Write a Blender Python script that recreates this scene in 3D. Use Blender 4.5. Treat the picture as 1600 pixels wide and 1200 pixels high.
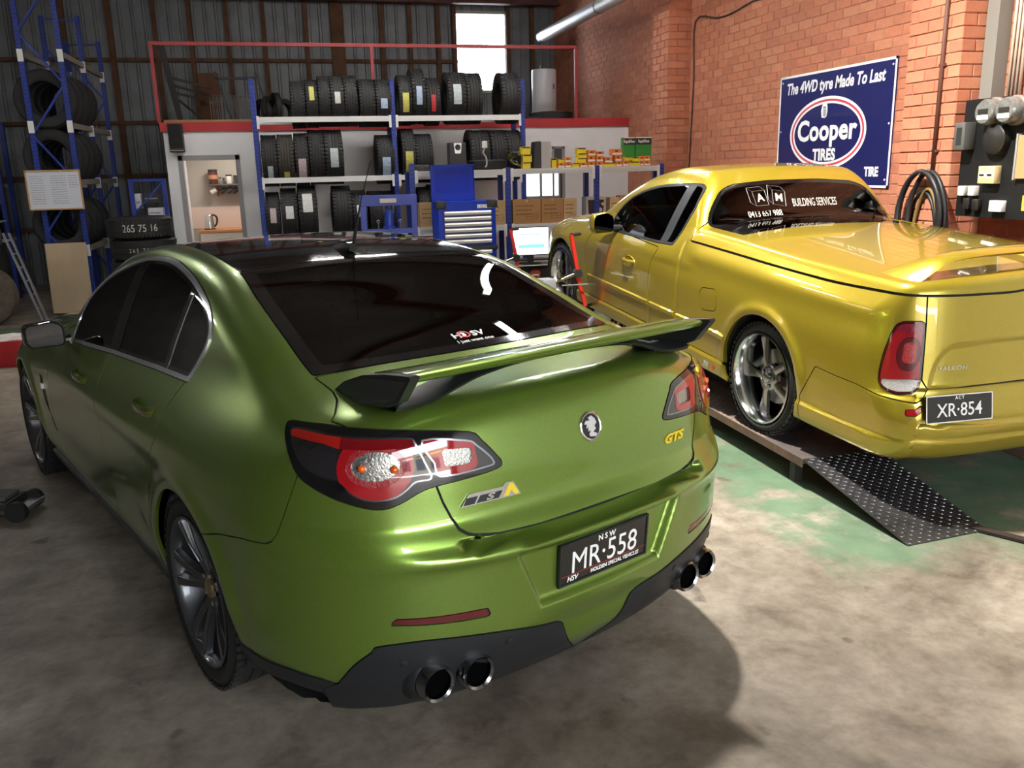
import bpy, bmesh, math, random
import numpy as np
from mathutils import Vector, Matrix

for _o in list(bpy.data.objects):
    bpy.data.objects.remove(_o)
scene = bpy.context.scene
COL = scene.collection
R = math.radians

# ---------------------------------------------------------------- camera
PSI, PITCH, ROLL, CAM_H, FOCAL = 0.2441, 0.2452, -0.02423, 1.758, 1349.0
cam_data = bpy.data.cameras.new('camera')
cam_data.sensor_width = 36.0
cam_data.lens = FOCAL / 1600 * 36
cam_data.clip_start = 0.05
cam = bpy.data.objects.new('camera', cam_data)
COL.objects.link(cam)
_fw = Vector((math.sin(PSI) * math.cos(PITCH), math.cos(PSI) * math.cos(PITCH), -math.sin(PITCH)))
_rt = Vector((math.cos(PSI), -math.sin(PSI), 0))
_up = _rt.cross(_fw)
_r2 = _rt * math.cos(ROLL) + _up * math.sin(ROLL)
_u2 = -_rt * math.sin(ROLL) + _up * math.cos(ROLL)
_m = Matrix((_r2, _u2, -_fw)).transposed().to_4x4()
_m.translation = (0, 0, CAM_H)
cam.matrix_world = _m
scene.camera = cam

# ---------------------------------------------------------------- view, world, large lights
scene.view_settings.view_transform = 'Standard'
scene.view_settings.look = 'None'
scene.view_settings.gamma = 1
scene.view_settings.use_curve_mapping = False
scene.view_settings.exposure = 0.45
scene.cycles.use_denoising = True
scene.cycles.max_bounces = 8
scene.cycles.diffuse_bounces = 4
scene.cycles.glossy_bounces = 4
scene.cycles.transparent_max_bounces = 12
scene.cycles.caustics_reflective = False
scene.cycles.caustics_refractive = False

world = bpy.data.worlds.new('world')
scene.world = world
world.use_nodes = True
_bg = world.node_tree.nodes['Background']
_bg.inputs[0].default_value = (0.86, 0.93, 1.0, 1)
_bg.inputs[1].default_value = 14.0


def area_light(name, loc, rot, sx, sy, power, color=(1, 1, 1), portal=False):
    d = bpy.data.lights.new(name, 'AREA')
    d.shape = 'RECTANGLE'
    d.size, d.size_y = sx, sy
    d.energy = power
    d.color = color
    if portal:
        d.cycles.is_portal = True
    o = bpy.data.objects.new(name, d)
    COL.objects.link(o)
    o.location = loc
    o.rotation_euler = rot
    return o


# daylight enters through the open roller door behind the viewer and the window in the back wall
DOOR_X0, DOOR_X1, DOOR_H, FRONT_Y = -.2, 4.7, 4.2, -4.6
area_light('daylight_portal_door', ((DOOR_X0 + DOOR_X1) / 2, FRONT_Y, DOOR_H / 2), (R(90), 0, R(180)),
           DOOR_X1 - DOOR_X0, DOOR_H, 1, portal=True)
area_light('daylight_portal_window', (3.66, 16.7, 3.75), (R(90), 0, 0), 1.0, 1.6, 1, portal=True)


def high_bay(loc, power, color, size=0.35, spread=150):
    d = bpy.data.lights.new('high_bay_light', 'AREA')
    d.shape = 'DISK'
    d.size = size
    d.energy = power
    d.color = color
    d.spread = R(spread)
    o = bpy.data.objects.new('high_bay_light', d)
    COL.objects.link(o)
    o.location = loc
    return o
# ---------------------------------------------------------------- materials
MATS = {}


def mat(name, color=(.5, .5, .5), rough=.5, metal=0., coat=0., spec=None, emit=None, estr=0., alpha=None, trans=0., ior=None,
        noise=None, bump=None, coat_rough=.03):
    """procedural principled material; noise=(scale, dark, light) varies value, bump=(scale, strength, distance)"""
    if name in MATS:
        return MATS[name]
    m = bpy.data.materials.new(name)
    m.use_nodes = True
    nt = m.node_tree
    b = nt.nodes['Principled BSDF']
    b.inputs['Base Color'].default_value = (*color, 1)
    b.inputs['Roughness'].default_value = rough
    b.inputs['Metallic'].default_value = metal
    b.inputs['Coat Weight'].default_value = coat
    b.inputs['Coat Roughness'].default_value = coat_rough
    if spec is not None:
        b.inputs['Specular IOR Level'].default_value = spec
    if emit:
        b.inputs['Emission Color'].default_value = (*emit, 1)
        b.inputs['Emission Strength'].default_value = estr
    if trans:
        b.inputs['Transmission Weight'].default_value = trans
    if ior:
        b.inputs['IOR'].default_value = ior
    tc = None
    if noise or bump:
        tc = nt.nodes.new('ShaderNodeTexCoord')
    if noise:
        n = nt.nodes.new('ShaderNodeTexNoise')
        n.inputs['Scale'].default_value = noise[0]
        n.inputs['Detail'].default_value = 8
        n.inputs['Roughness'].default_value = .6
        nt.links.new(tc.outputs['Object'], n.inputs['Vector'])
        mx = nt.nodes.new('ShaderNodeMix')
        mx.data_type = 'RGBA'
        mr = nt.nodes.new('ShaderNodeMapRange')
        mr.inputs[1].default_value, mr.inputs[2].default_value = .3, .7
        nt.links.new(n.outputs[0], mr.inputs[0])
        nt.links.new(mr.outputs[0], mx.inputs[0])
        mx.inputs[6].default_value = (*[c * noise[1] for c in color], 1)
        mx.inputs[7].default_value = (*[min(1, c * noise[2]) for c in color], 1)
        nt.links.new(mx.outputs[2], b.inputs['Base Color'])
    if bump:
        n2 = nt.nodes.new('ShaderNodeTexNoise')
        n2.inputs['Scale'].default_value = bump[0]
        n2.inputs['Detail'].default_value = 4
        nt.links.new(tc.outputs['Object'], n2.inputs['Vector'])
        bp = nt.nodes.new('ShaderNodeBump')
        bp.inputs['Strength'].default_value = bump[1]
        bp.inputs['Distance'].default_value = bump[2]
        nt.links.new(n2.outputs[0], bp.inputs['Height'])
        nt.links.new(bp.outputs[0], b.inputs['Normal'])
    MATS[name] = m
    return m


def srgb(r, g, b):
    return tuple(((c / 255) / 12.92 if c / 255 <= .04045 else ((c / 255 + .055) / 1.055) ** 2.4) for c in (r, g, b))


def glass_mat(name, tint, rough=.0):
    """thin tinted glazing: see-through with a tint plus mirror-like surface reflection"""
    if name in MATS:
        return MATS[name]
    m = bpy.data.materials.new(name)
    m.use_nodes = True
    nt = m.node_tree
    nt.nodes.remove(nt.nodes['Principled BSDF'])
    out = nt.nodes['Material Output']
    t = nt.nodes.new('ShaderNodeBsdfTransparent')
    t.inputs[0].default_value = (*tint, 1)
    g = nt.nodes.new('ShaderNodeBsdfGlossy')
    g.inputs['Roughness'].default_value = rough
    g.inputs['Color'].default_value = (1, 1, 1, 1)
    fr = nt.nodes.new('ShaderNodeFresnel')
    fr.inputs[0].default_value = 1.5
    mx = nt.nodes.new('ShaderNodeMixShader')
    nt.links.new(fr.outputs[0], mx.inputs[0])
    nt.links.new(t.outputs[0], mx.inputs[1])
    nt.links.new(g.outputs[0], mx.inputs[2])
    nt.links.new(mx.outputs[0], out.inputs[0])
    MATS[name] = m
    return m


def paint_mat(name, color, metal=.55, rough=.32):
    """metallic car paint with fine flake and a clear coat"""
    m = mat(name, color, rough, metal, coat=1.0, coat_rough=.02)
    nt = m.node_tree
    b = nt.nodes['Principled BSDF']
    tc = nt.nodes.new('ShaderNodeTexCoord')
    v = nt.nodes.new('ShaderNodeTexVoronoi')
    v.inputs['Scale'].default_value = 900
    nt.links.new(tc.outputs['Object'], v.inputs['Vector'])
    mx = nt.nodes.new('ShaderNodeMix')
    mx.data_type = 'RGBA'
    nt.links.new(v.outputs['Color'], mx.inputs[0])
    mx.inputs[6].default_value = (*[c * .8 for c in color], 1)
    mx.inputs[7].default_value = (*[min(1, c * 1.2) for c in color], 1)
    nt.links.new(mx.outputs[2], b.inputs['Base Color'])
    return m


# ---------------------------------------------------------------- objects
def link(o, parent=None):
    COL.objects.link(o)
    if parent is not None:
        o.parent = parent
    return o


def tag(o, label=None, cat=None, group=None, kind=None):
    if label:
        o['label'] = label
    if cat:
        o['category'] = cat
    if group:
        o['group'] = group
    if kind:
        o['kind'] = kind
    return o


def thing(name, label, cat, loc=(0, 0, 0), rot=(0, 0, 0), group=None):
    o = bpy.data.objects.new(name, None)
    o.empty_display_size = .1
    link(o)
    o.location = loc
    o.rotation_euler = rot
    return tag(o, label, cat, group)


def obj_from(name, V, Fc, material, parent=None, smooth=False, loc=None, rot=None):
    me = bpy.data.meshes.new(name)
    me.from_pydata([tuple(v) for v in V], [], [tuple(f) for f in Fc])
    if smooth:
        me.polygons.foreach_set('use_smooth', [True] * len(me.polygons))
        if smooth is not True:
            me.set_sharp_from_angle(angle=R(smooth))
    if material is not None:
        me.materials.append(material)
    o = bpy.data.objects.new(name, me)
    link(o, parent)
    if loc is not None:
        o.location = loc
    if rot is not None:
        o.rotation_euler = rot
    return o


def copy_tree(o, parent=None):
    c = o.copy()
    COL.objects.link(c)
    c.parent = parent
    for ch in o.children:
        copy_tree(ch, c)
    return c


def structure(o):
    o['kind'] = 'structure'
    return o


class MB:
    """collects shapes into one mesh"""

    def __init__(s):
        s.V, s.F, s.mi = [], [], []
        s.cur = 0

    def add(s, V, F, M=None):
        n = len(s.V)
        if M is not None:
            V = [tuple(M @ Vector(v)) for v in V]
        s.V += [tuple(v) for v in V]
        s.F += [tuple(i + n for i in f) for f in F]
        s.mi += [s.cur] * len(F)
        return s

    def box(s, x0, y0, z0, x1, y1, z1, M=None, bevel=0):
        if bevel:
            b = bevel
            bm = bmesh.new()
            bmesh.ops.create_cube(bm, size=1)
            for v in bm.verts:
                v.co = ((x0 + x1) / 2 + v.co.x * (x1 - x0), (y0 + y1) / 2 + v.co.y * (y1 - y0), (z0 + z1) / 2 + v.co.z * (z1 - z0))
            bmesh.ops.bevel(bm, geom=bm.edges[:], offset=b, segments=1 if b < .004 else 2, affect='EDGES', profile=.5)
            bm.verts.index_update()
            s.add([v.co[:] for v in bm.verts], [[v.index for v in f.verts] for f in bm.faces], M)
            bm.free()
            return s
        V = [(x0, y0, z0), (x1, y0, z0), (x1, y1, z0), (x0, y1, z0), (x0, y0, z1), (x1, y0, z1), (x1, y1, z1), (x0, y1, z1)]
        s.add(V, [(0, 3, 2, 1), (4, 5, 6, 7), (0, 1, 5, 4), (1, 2, 6, 5), (2, 3, 7, 6), (3, 0, 4, 7)], M)
        return s

    def prism(s, poly, d, M=None):
        """polygon in local xy, extruded from z=0 to z=d"""
        n = len(poly)
        ar = sum(poly[i][0] * poly[(i + 1) % n][1] - poly[(i + 1) % n][0] * poly[i][1] for i in range(n))
        if ar < 0:
            poly = poly[::-1]
        V = [(p[0], p[1], 0) for p in poly] + [(p[0], p[1], d) for p in poly]
        F = [tuple(range(n - 1, -1, -1)), tuple(range(n, 2 * n))] + [(i, (i + 1) % n, n + (i + 1) % n, n + i) for i in range(n)]
        s.add(V, F, M)
        return s

    def lathe(s, prof, seg=32, M=None, closed=False, cap=True):
        """profile [(r, h)] spun about local z"""
        V, F = [], []
        n = len(prof)
        for k in range(seg):
            a = 2 * math.pi * k / seg
            V += [(r * math.cos(a), r * math.sin(a), h) for r, h in prof]
        for k in range(seg):
            k2 = (k + 1) % seg
            for i in range(n if closed else n - 1):
                j = (i + 1) % n
                F.append((k * n + i, k2 * n + i, k2 * n + j, k * n + j))
        if not closed and cap:
            for i in (0, n - 1):
                if prof[i][0] > 1e-6:
                    ring = [k * n + i for k in range(seg)]
                    F.append(tuple(ring[::-1] if i == 0 else ring))
        s.add(V, F, M)
        return s

    def cyl(s, p0, p1, r, seg=12, r1=None):
        p0, p1 = Vector(p0), Vector(p1)
        d = p1 - p0
        M = Matrix.Translation(p0) @ d.to_track_quat('Z', 'Y').to_matrix().to_4x4()
        return s.lathe([(r, 0), (r if r1 is None else r1, d.length)], seg, M)

    def bar(s, p0, p1, w, h, up=(0, 0, 1)):
        """rectangular bar from p0 to p1, width w across, height h along up"""
        p0, p1 = Vector(p0), Vector(p1)
        d = (p1 - p0)
        z = d.normalized()
        u = Vector(up)
        x = u.cross(z)
        if x.length < 1e-4:
            x = Vector((1, 0, 0)).cross(z)
        x.normalize()
        y = z.cross(x)
        M = Matrix((x, y, z)).transposed().to_4x4()
        M.translation = p0
        return s.box(-w / 2, -h / 2, 0, w / 2, h / 2, d.length, M)

    def tube(s, pts, r, seg=8, closed=False):
        pts = [Vector(p) for p in pts]
        n = len(pts)
        V, F = [], []
        prev = None
        for i, p in enumerate(pts):
            a = pts[(i - 1) % n] if (i or closed) else p
            b = pts[(i + 1) % n] if (i < n - 1 or closed) else p
            t = (b - a).normalized()
            if prev is None:
                x = t.orthogonal().normalized()
            else:
                x = (prev - t * prev.dot(t))
                x = x.normalized() if x.length > 1e-5 else t.orthogonal().normalized()
            prev = x
            y = t.cross(x)
            rr = r[i] if isinstance(r, (list, tuple)) else r
            V += [tuple(p + (x * math.cos(2 * math.pi * k / seg) + y * math.sin(2 * math.pi * k / seg)) * rr) for k in range(seg)]
        for i in range(n if closed else n - 1):
            j = (i + 1) % n
            for k in range(seg):
                k2 = (k + 1) % seg
                F.append((i * seg + k, i * seg + k2, j * seg + k2, j * seg + k))
        if not closed:
            F.append(tuple(range(seg - 1, -1, -1)))
            F.append(tuple((n - 1) * seg + k for k in range(seg)))
        s.add(V, F)
        return s

    def build(s, name, material, parent=None, smooth=False, loc=None, rot=None):
        ms = material if isinstance(material, (list, tuple)) else [material]
        o = obj_from(name, s.V, s.F, ms[0], parent, smooth, loc, rot)
        if len(ms) > 1:
            for m in ms[1:]:
                o.data.materials.append(m)
            o.data.polygons.foreach_set('material_index', s.mi)
        return o


def spline(pts, n=8, closed=False):
    """Catmull-Rom through points"""
    pts = [Vector(p) for p in pts]
    out = []
    N = len(pts)
    for i in range(N if closed else N - 1):
        if closed:
            a, b, c, d = pts[(i - 1) % N], pts[i], pts[(i + 1) % N], pts[(i + 2) % N]
        else:
            a, b, c, d = pts[max(i - 1, 0)], pts[i], pts[i + 1], pts[min(i + 2, N - 1)]
        for k in range(n):
            t = k / n
            out.append(.5 * ((2 * b) + (c - a) * t + (2 * a - 5 * b + 4 * c - d) * t * t + (-a + 3 * b - 3 * c + d) * t ** 3))
    if not closed:
        out.append(pts[-1])
    return out


def round_poly(pts, rad, n=4):
    """polygon with its corners rounded"""
    out = []
    N = len(pts)
    for i in range(N):
        p, a, b = Vector(pts[i]), Vector(pts[i - 1]), Vector(pts[(i + 1) % N])
        u, v = (a - p), (b - p)
        r = min(rad, u.length * .45, v.length * .45)
        s, e = p + u.normalized() * r, p + v.normalized() * r
        for k in range(n + 1):
            t = k / n
            q = s * (1 - t) ** 2 + p * 2 * t * (1 - t) + e * t * t
            out.append((q.x, q.y))
    return out


def text_obj(name, body, size, material, parent, M, depth=.001, bold=0., shear=0., xscale=1., align='CENTER', spacing=1.):
    """lettering as flat-extruded mesh; M places the text plane (x reading direction, y up)"""
    cu = bpy.data.curves.new(name, 'FONT')
    cu.body = body
    cu.size = size
    cu.extrude = depth / 2
    cu.offset = bold
    cu.shear = shear
    cu.align_x = align
    cu.align_y = 'CENTER'
    cu.space_character = spacing
    cu.resolution_u = 3
    tmp = bpy.data.objects.new(name, cu)
    COL.objects.link(tmp)
    dg = bpy.context.evaluated_depsgraph_get()
    me = bpy.data.meshes.new_from_object(tmp.evaluated_get(dg))
    COL.objects.unlink(tmp)
    bpy.data.objects.remove(tmp)
    me.transform(M @ Matrix.Diagonal((xscale, 1, 1, 1)))
    me.materials.clear()
    me.materials.append(material)
    o = bpy.data.objects.new(name, me)
    return link(o, parent)


def frame_mat(origin, xdir, ydir):
    x = Vector(xdir).normalized()
    z = x.cross(Vector(ydir)).normalized()
    y = z.cross(x)
    M = Matrix((x, y, z)).transposed().to_4x4()
    M.translation = Vector(origin)
    return M


def ordinal(i):
    return ['first', 'second', 'third', 'fourth', 'fifth', 'sixth', 'seventh', 'eighth', 'ninth', 'tenth', 'eleventh', 'twelfth', 'thirteenth',
            'fourteenth', 'fifteenth'][i]
# ---------------------------------------------------------------- setting
XW, XP = 5.05, 4.75           # brick wall face, pier face
YB = 16.4                      # metal back wall
XL = -7.5                      # far side wall
ZC = 6.2                       # roof


def on_plane_y(px, py, Y):
    """(x, z) of the sight line through a photograph position where it meets the vertical plane y = Y"""
    d = _fw + _r2 * ((px - 800) / FOCAL) - _u2 * ((py - 600) / FOCAL)
    return d.x * Y / d.y, CAM_H + d.z * Y / d.y


def on_plane_x(px, py, X):
    d = _fw + _r2 * ((px - 800) / FOCAL) - _u2 * ((py - 600) / FOCAL)
    return d.y * X / d.x, CAM_H + d.z * X / d.x


def node_mat(name):
    m = bpy.data.materials.new(name)
    m.use_nodes = True
    nt = m.node_tree
    return m, nt, nt.nodes['Principled BSDF']


def N(nt, kind, **kw):
    n = nt.nodes.new(kind)
    for k, v in kw.items():
        if hasattr(n, k):
            setattr(n, k, v)
    return n


def concrete_floor():
    m, nt, b = node_mat('concrete_floor')
    L = nt.links.new
    tc = N(nt, 'ShaderNodeTexCoord')

    def noise(scale, detail=6, rough=.6, dist=0.):
        n = N(nt, 'ShaderNodeTexNoise')
        n.inputs['Scale'].default_value = scale
        n.inputs['Detail'].default_value = detail
        n.inputs['Roughness'].default_value = rough
        n.inputs['Distortion'].default_value = dist
        L(tc.outputs['Object'], n.inputs['Vector'])
        return n.outputs[0]

    def ramp(src, stops):
        r = N(nt, 'ShaderNodeValToRGB')
        e = r.color_ramp.elements
        while len(e) < len(stops):
            e.new(.5)
        for q, (p, c) in zip(e, stops):
            q.position = p
            q.color = (*c, 1)
        L(src, r.inputs[0])
        return r.outputs[0]

    def mix(f, a, c, mode='MIX'):
        x = N(nt, 'ShaderNodeMix')
        x.data_type = 'RGBA'
        x.blend_type = mode
        if isinstance(f, float):
            x.inputs[0].default_value = f
        else:
            L(f, x.inputs[0])
        for i, s_ in ((6, a), (7, c)):
            if isinstance(s_, tuple):
                x.inputs[i].default_value = (*s_, 1)
            else:
                L(s_, x.inputs[i])
        return x.outputs[2]

    base = ramp(noise(1.3, 8, .65), [(.30, (.20, .168, .132)), (.50, (.31, .268, .215)), (.70, (.42, .372, .31))])
    fine = ramp(noise(14, 8, .7), [(.25, (.56, .54, .52)), (.6, (1, 1, 1))])
    mott = ramp(noise(4.2, 8, .68, .4), [(.34, (.52, .48, .44)), (.48, (.86, .83, .80)), (.62, (1.0, 1.0, 1.0))])
    c = mix(.8, base, fine, 'MULTIPLY')
    c = mix(.85, c, mott, 'MULTIPLY')
    stain = ramp(noise(.8, 6, .62, .6), [(.38, (.36, .33, .31)), (.56, (1, 1, 1))])
    c = mix(.75, c, stain, 'MULTIPLY')
    spots = ramp(noise(5.5, 3, .5, .3), [(.26, (.30, .28, .27)), (.33, (1, 1, 1))])
    c = mix(.8, c, spots, 'MULTIPLY')
    # worn green floor paint round the wheel-alignment bay
    sep = N(nt, 'ShaderNodeSeparateXYZ')
    L(tc.outputs['Object'], sep.inputs[0])

    def math_(op, a, v):
        n = N(nt, 'ShaderNodeMath')
        n.operation = op
        for i, q in ((0, a), (1, v)):
            if isinstance(q, (int, float)):
                n.inputs[i].default_value = q
            else:
                L(q, n.inputs[i])
        return n.outputs[0]
    edge = noise(2.2, 7, .65)
    wob = math_('MULTIPLY', math_('SUBTRACT', edge, .5), 1.3)
    ex = math_('ADD', math_('SUBTRACT', sep.outputs[0], 2.12), wob)
    # nearer the viewer the paint starts further right
    ey = math_('ADD', math_('SUBTRACT', sep.outputs[1], 2.9), wob)
    gx = math_('MULTIPLY', ex, 5.0)
    gy = math_('MULTIPLY', ey, 3.0)
    gm = math_('MINIMUM', gx, gy)
    n = N(nt, 'ShaderNodeClamp')
    L(gm, n.inputs[0])
    worn = N(nt, 'ShaderNodeMapRange')
    L(noise(3.0, 9, .7), worn.inputs[0])
    worn.inputs[1].default_value, worn.inputs[2].default_value = .36, .50
    fac = math_('MULTIPLY', n.outputs[0], worn.outputs[0])
    green = ramp(noise(4, 6), [(.3, (.060, .125, .068)), (.7, (.115, .21, .12))])
    c = mix(math_('MULTIPLY', fac, .85), c, green)
    # painted green walkway along the far left
    lx = math_('LESS_THAN', sep.outputs[0], -2.3)
    ly = math_('MULTIPLY', math_('GREATER_THAN', sep.outputs[1], 9.7), math_('LESS_THAN', sep.outputs[1], 11.6))
    c = mix(math_('MULTIPLY', math_('MULTIPLY', lx, ly), .8), c, (.050, .095, .050))
    L(c, b.inputs['Base Color'])
    rr = N(nt, 'ShaderNodeMapRange')
    L(noise(2.5, 6), rr.inputs[0])
    rr.inputs[3].default_value, rr.inputs[4].default_value = .42, .75
    L(rr.outputs[0], b.inputs['Roughness'])
    bp = N(nt, 'ShaderNodeBump')
    bp.inputs['Strength'].default_value = .25
    bp.inputs['Distance'].default_value = .004
    L(noise(40, 5), bp.inputs['Height'])
    L(bp.outputs[0], b.inputs['Normal'])
    return m


fl = MB().box(XL - .2, FRONT_Y - 8, -.2, XW + .3, YB + .3, 0).build('floor', concrete_floor())
structure(fl)

# ---- brick wall: mortar backing, bricks laid course by course
MORTAR = mat('mortar', srgb(184, 120, 93), .95, noise=(9, .75, 1.1), bump=(60, .4, .004))
wr = MB()
wr.box(XW, FRONT_Y, 0, XW + .25, YB, ZC)
PIERS = [(5.56, 6.12), (10.59, 11.07)]
for a, b_ in PIERS:
    wr.box(XP + .004, a + .004, 0, XW, b_ - .004, ZC)
wall_right = structure(wr.build('wall_right', MORTAR))
wrf = structure(MB().box(XW - .04, FRONT_Y, 0, XW + .02, 3.1, ZC).build('wall_added_pale', mat('added_pale_wall', srgb(196, 194, 188), .8)))  # unseen pale section added so the cars reflect a neutral, brighter wall
wrf['label'] = 'added pale wall section out of view, lightening the car reflections'
wall_right['label'] = 'orange brick wall with shallow piers'
BR = [mat('brick_%d' % i, srgb(*c), .9, noise=(14, .86, 1.08), bump=(70, .4, .003)) for i, c in enumerate(
    [(190, 124, 95), (184, 117, 89), (196, 131, 101), (181, 113, 88), (192, 121, 91)])]
random.seed(4)
bl, bh, bt = .230, .076, .010
brick_me = {}


def brick_mesh(L, k, axis):
    key = (round(L, 3), k, axis)
    if key not in brick_me:
        w = .03
        mb = MB()
        if axis == 'y':
            mb.box(-w, -L / 2, -bh / 2, 0, L / 2, bh / 2, bevel=.003)
        else:
            mb.box(-L / 2, -w, -bh / 2, L / 2, 0, bh / 2, bevel=.003)
        o = mb.build('brick', BR[k])
        me = o.data
        bpy.data.objects.remove(o)
        brick_me[key] = me
    return brick_me[key]


bricks = []       # (distance, L, axis, x, y, z)


def lay(axis, fixed, u0, u1, z0, z1):
    n = int((z1 - z0) / (bh + bt))
    for c in range(n):
        z = z0 + c * (bh + bt) + bh / 2
        u = u0 - (bl + bt) / 2 * (c % 2)
        while u < u1 - .02:
            a, b_ = max(u, u0), min(u + bl, u1)
            if b_ - a > .03:
                x, y = (fixed, (a + b_) / 2) if axis == 'y' else ((a + b_) / 2, fixed)
                bricks.append((math.hypot(x, y), b_ - a, axis, x, y, z))
            u += bl + bt


Z0B = .0
lay('y', XW + .026, 6.12, 10.59, Z0B, 5.0)
lay('y', XW + .026, 11.07, YB, 1.892, 5.4)
lay('y', XW + .026, 3.11, 5.56, Z0B, 5.0)
for a, b_ in PIERS:
    lay('y', XP + .026, a, b_, Z0B, 5.0)
    lay('x', a - .004 + .03, XP, XW, Z0B, 5.0)
# the pieces that show largest are separate bricks, the rest one mass of the same geometry
vis = []
for t in bricks:
    d, L, axis, x, y, z = t
    P = Vector((x, y, z)) - Vector((0, 0, CAM_H))
    dep = P.dot(_fw)
    px, py = 800 + FOCAL * P.dot(_r2) / dep, 600 - FOCAL * P.dot(_u2) / dep
    hid = (1219 < px < 1402 and 100 < py < 290) or py > 360 or (px < 1390 and py > 262) or (px > 1512 and py > 160)
    vis.append((-5 <= px <= 1605 and -5 <= py and not hid))
order = sorted([i for i in range(len(bricks)) if vis[i]], key=lambda i: bricks[i][0])
single = set(order[:300])
far = [MB() for _ in BR]
for i, (d, L, axis, x, y, z) in enumerate(bricks):
    k = random.randrange(len(BR))
    pr_ = random.uniform(-.0025, .0025)
    if i in single:
        o = bpy.data.objects.new('brick', brick_mesh(L, k, axis))
        link(o, wall_right)
        o.location = (x + (pr_ if axis == 'y' else 0), y + (pr_ if axis == 'x' else 0), z)
    else:
        w = .03
        far[0].cur = k
        if axis == 'y':
            far[0].box(x - w + pr_, y - L / 2, z - bh / 2, x + pr_, y + L / 2, z + bh / 2)
        else:
            far[0].box(x - L / 2, y - w + pr_, z - bh / 2, x + L / 2, y + pr_, z + bh / 2)
fb = far[0].build('brickwork', BR, wall_right)
fb['kind'] = 'stuff'

# ---- metal back wall: ribbed sheets, studs, girts, window
SHEET = mat('dull_metal_sheet', srgb(122, 126, 131), .55, .25, noise=(2.5, .7, 1.1))
RUST = mat('rusty_stud', srgb(96, 66, 46), .85, noise=(6, .6, 1.3))
WX0, WX1, WZ0, WZ1 = 3.20, 4.10, 3.16, 4.47
wall_back = bpy.data.objects.new('wall_back', None)
link(wall_back)
structure(wall_back)
wall_back['label'] = 'ribbed metal back wall with rusty studs'
RW_ = .76


def rib_sheet(x0, x1, z0, z1):
    prof = []
    x = x0
    while x < x1 - 1e-6:
        for dx, dy in ((0, 0), (.10, 0), (.115, -.022), (.145, -.022), (.16, 0)):
            if x + dx <= x1:
                prof.append((x + dx, YB + dy))
        x += .19
    prof.append((x1, YB))
    V = [(a, b_, z0) for a, b_ in prof] + [(a, b_, z1) for a, b_ in prof]
    n = len(prof)
    MB().add(V, [(i, i + 1, n + i + 1, n + i) for i in range(n - 1)]).build('metal_sheet', SHEET, wall_back)


x = XL
while x < XW:
    x1 = min(x + RW_, XW)
    if x1 <= WX0 or x >= WX1:
        rib_sheet(x, x1, 0, ZC)
    else:
        if x < WX0:
            rib_sheet(x, WX0, 0, ZC)
        rib_sheet(max(x, WX0), min(x1, WX1), 0, WZ0)
        rib_sheet(max(x, WX0), min(x1, WX1), WZ1, ZC)
        if x1 > WX1:
            rib_sheet(WX1, x1, 0, ZC)
    x = x1
for sx_, w in ((-6.4, .07), (-5.5, .07), (-4.85, .09), (-4.0, .07), (-3.3, .07), (-2.6, .09), (-1.9, .07), (-1.35, .07), (-.75, .07), (-.15, .07), (.55, .07), (1.08, .22), (1.85, .08), (2.35, .07), (2.85, .07), (3.15, .07), (4.14, .07), (4.6, .07)):
    MB().box(sx_ - w / 2, YB - .12, 0, sx_ + w / 2, YB - .025, 4.75).build('stud', RUST, wall_back)
for z in (.9, 1.75, 2.62, 3.62):
    MB().box(XL, YB - .10, z, WX0 if z > 3.2 else XW, YB - .03, z + .06).build('girt', RUST, wall_back)
BEAM = mat('red_oxide_beam', srgb(92, 52, 46), .7, noise=(3, .7, 1.1))
bm_ = MB()
bm_.box(XL, YB - .35, 4.60, XW, YB - .33, 5.05)
bm_.box(XL, YB - .43, 4.58, XW, YB - .25, 4.60)
structure(bm_.build('trim_1', BEAM))['label'] = 'red oxide steel beam across the top of the back wall'
# window: frame and daylight beyond
wf = MB()
for a in ((WX0 - .05, WZ0 - .05, WX0, WZ1 + .05), (WX1, WZ0 - .05, WX1 + .05, WZ1 + .05), (WX0, WZ0 - .05, WX1, WZ0), (WX0, WZ1, WX1, WZ1 + .05)):
    wf.box(a[0], YB - .06, a[1], a[2], YB + .05, a[3])
win = structure(wf.build('window_1', mat('window_frame_pale', srgb(170, 165, 160), .7)))
MB().box(WX0, YB + .0, WZ0, WX1, YB + .006, WZ1).build('window_pane', glass_mat('frosted_pane', (.92, .94, .96)), win)

# ---- side wall, front wall with roller door opening, roof
DARKW = mat('dark_side_wall', srgb(84, 82, 80), .9, noise=(2, .7, 1.1))
structure(MB().box(XL - .2, FRONT_Y, 0, XL, YB, ZC).build('wall_left', DARKW))
wfm = MB()
wfm.box(XL, FRONT_Y - .2, 0, DOOR_X0, FRONT_Y, ZC)
wfm.box(DOOR_X1, FRONT_Y - .2, 0, XW + .25, FRONT_Y, ZC)
wfm.box(DOOR_X0, FRONT_Y - .2, DOOR_H, DOOR_X1, FRONT_Y, ZC)
op = MB()
op.box(-14, -17.2, 0, 20, -17, 5.2)
opo = structure(op.build('wall_added_facade', mat('added_facade', srgb(150, 140, 126), .9)))  # unseen facade added to break up the sky's reflection in the cars
opo['label'] = 'added facade outside the roller door, breaking up the reflected sky'
for k in range(9):
    MB().box(-10 + 3.1 * k, -17, 1.0, -8.2 + 3.1 * k, -16.97, 2.6).build('window', mat('facade_window', srgb(56, 62, 70), .15), opo)
    MB().box(-10 + 3.1 * k, -17, 3.2, -7.6 + 3.1 * k, -16.96, 3.9).build('sign_panel', mat('facade_sign_%d' % (k % 3), [srgb(226, 196, 90), srgb(220, 220, 216), srgb(120, 70, 60)][k % 3], .6), opo)
structure(wfm.build('wall_front', mat('front_wall', srgb(140, 130, 120), .9)))
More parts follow.
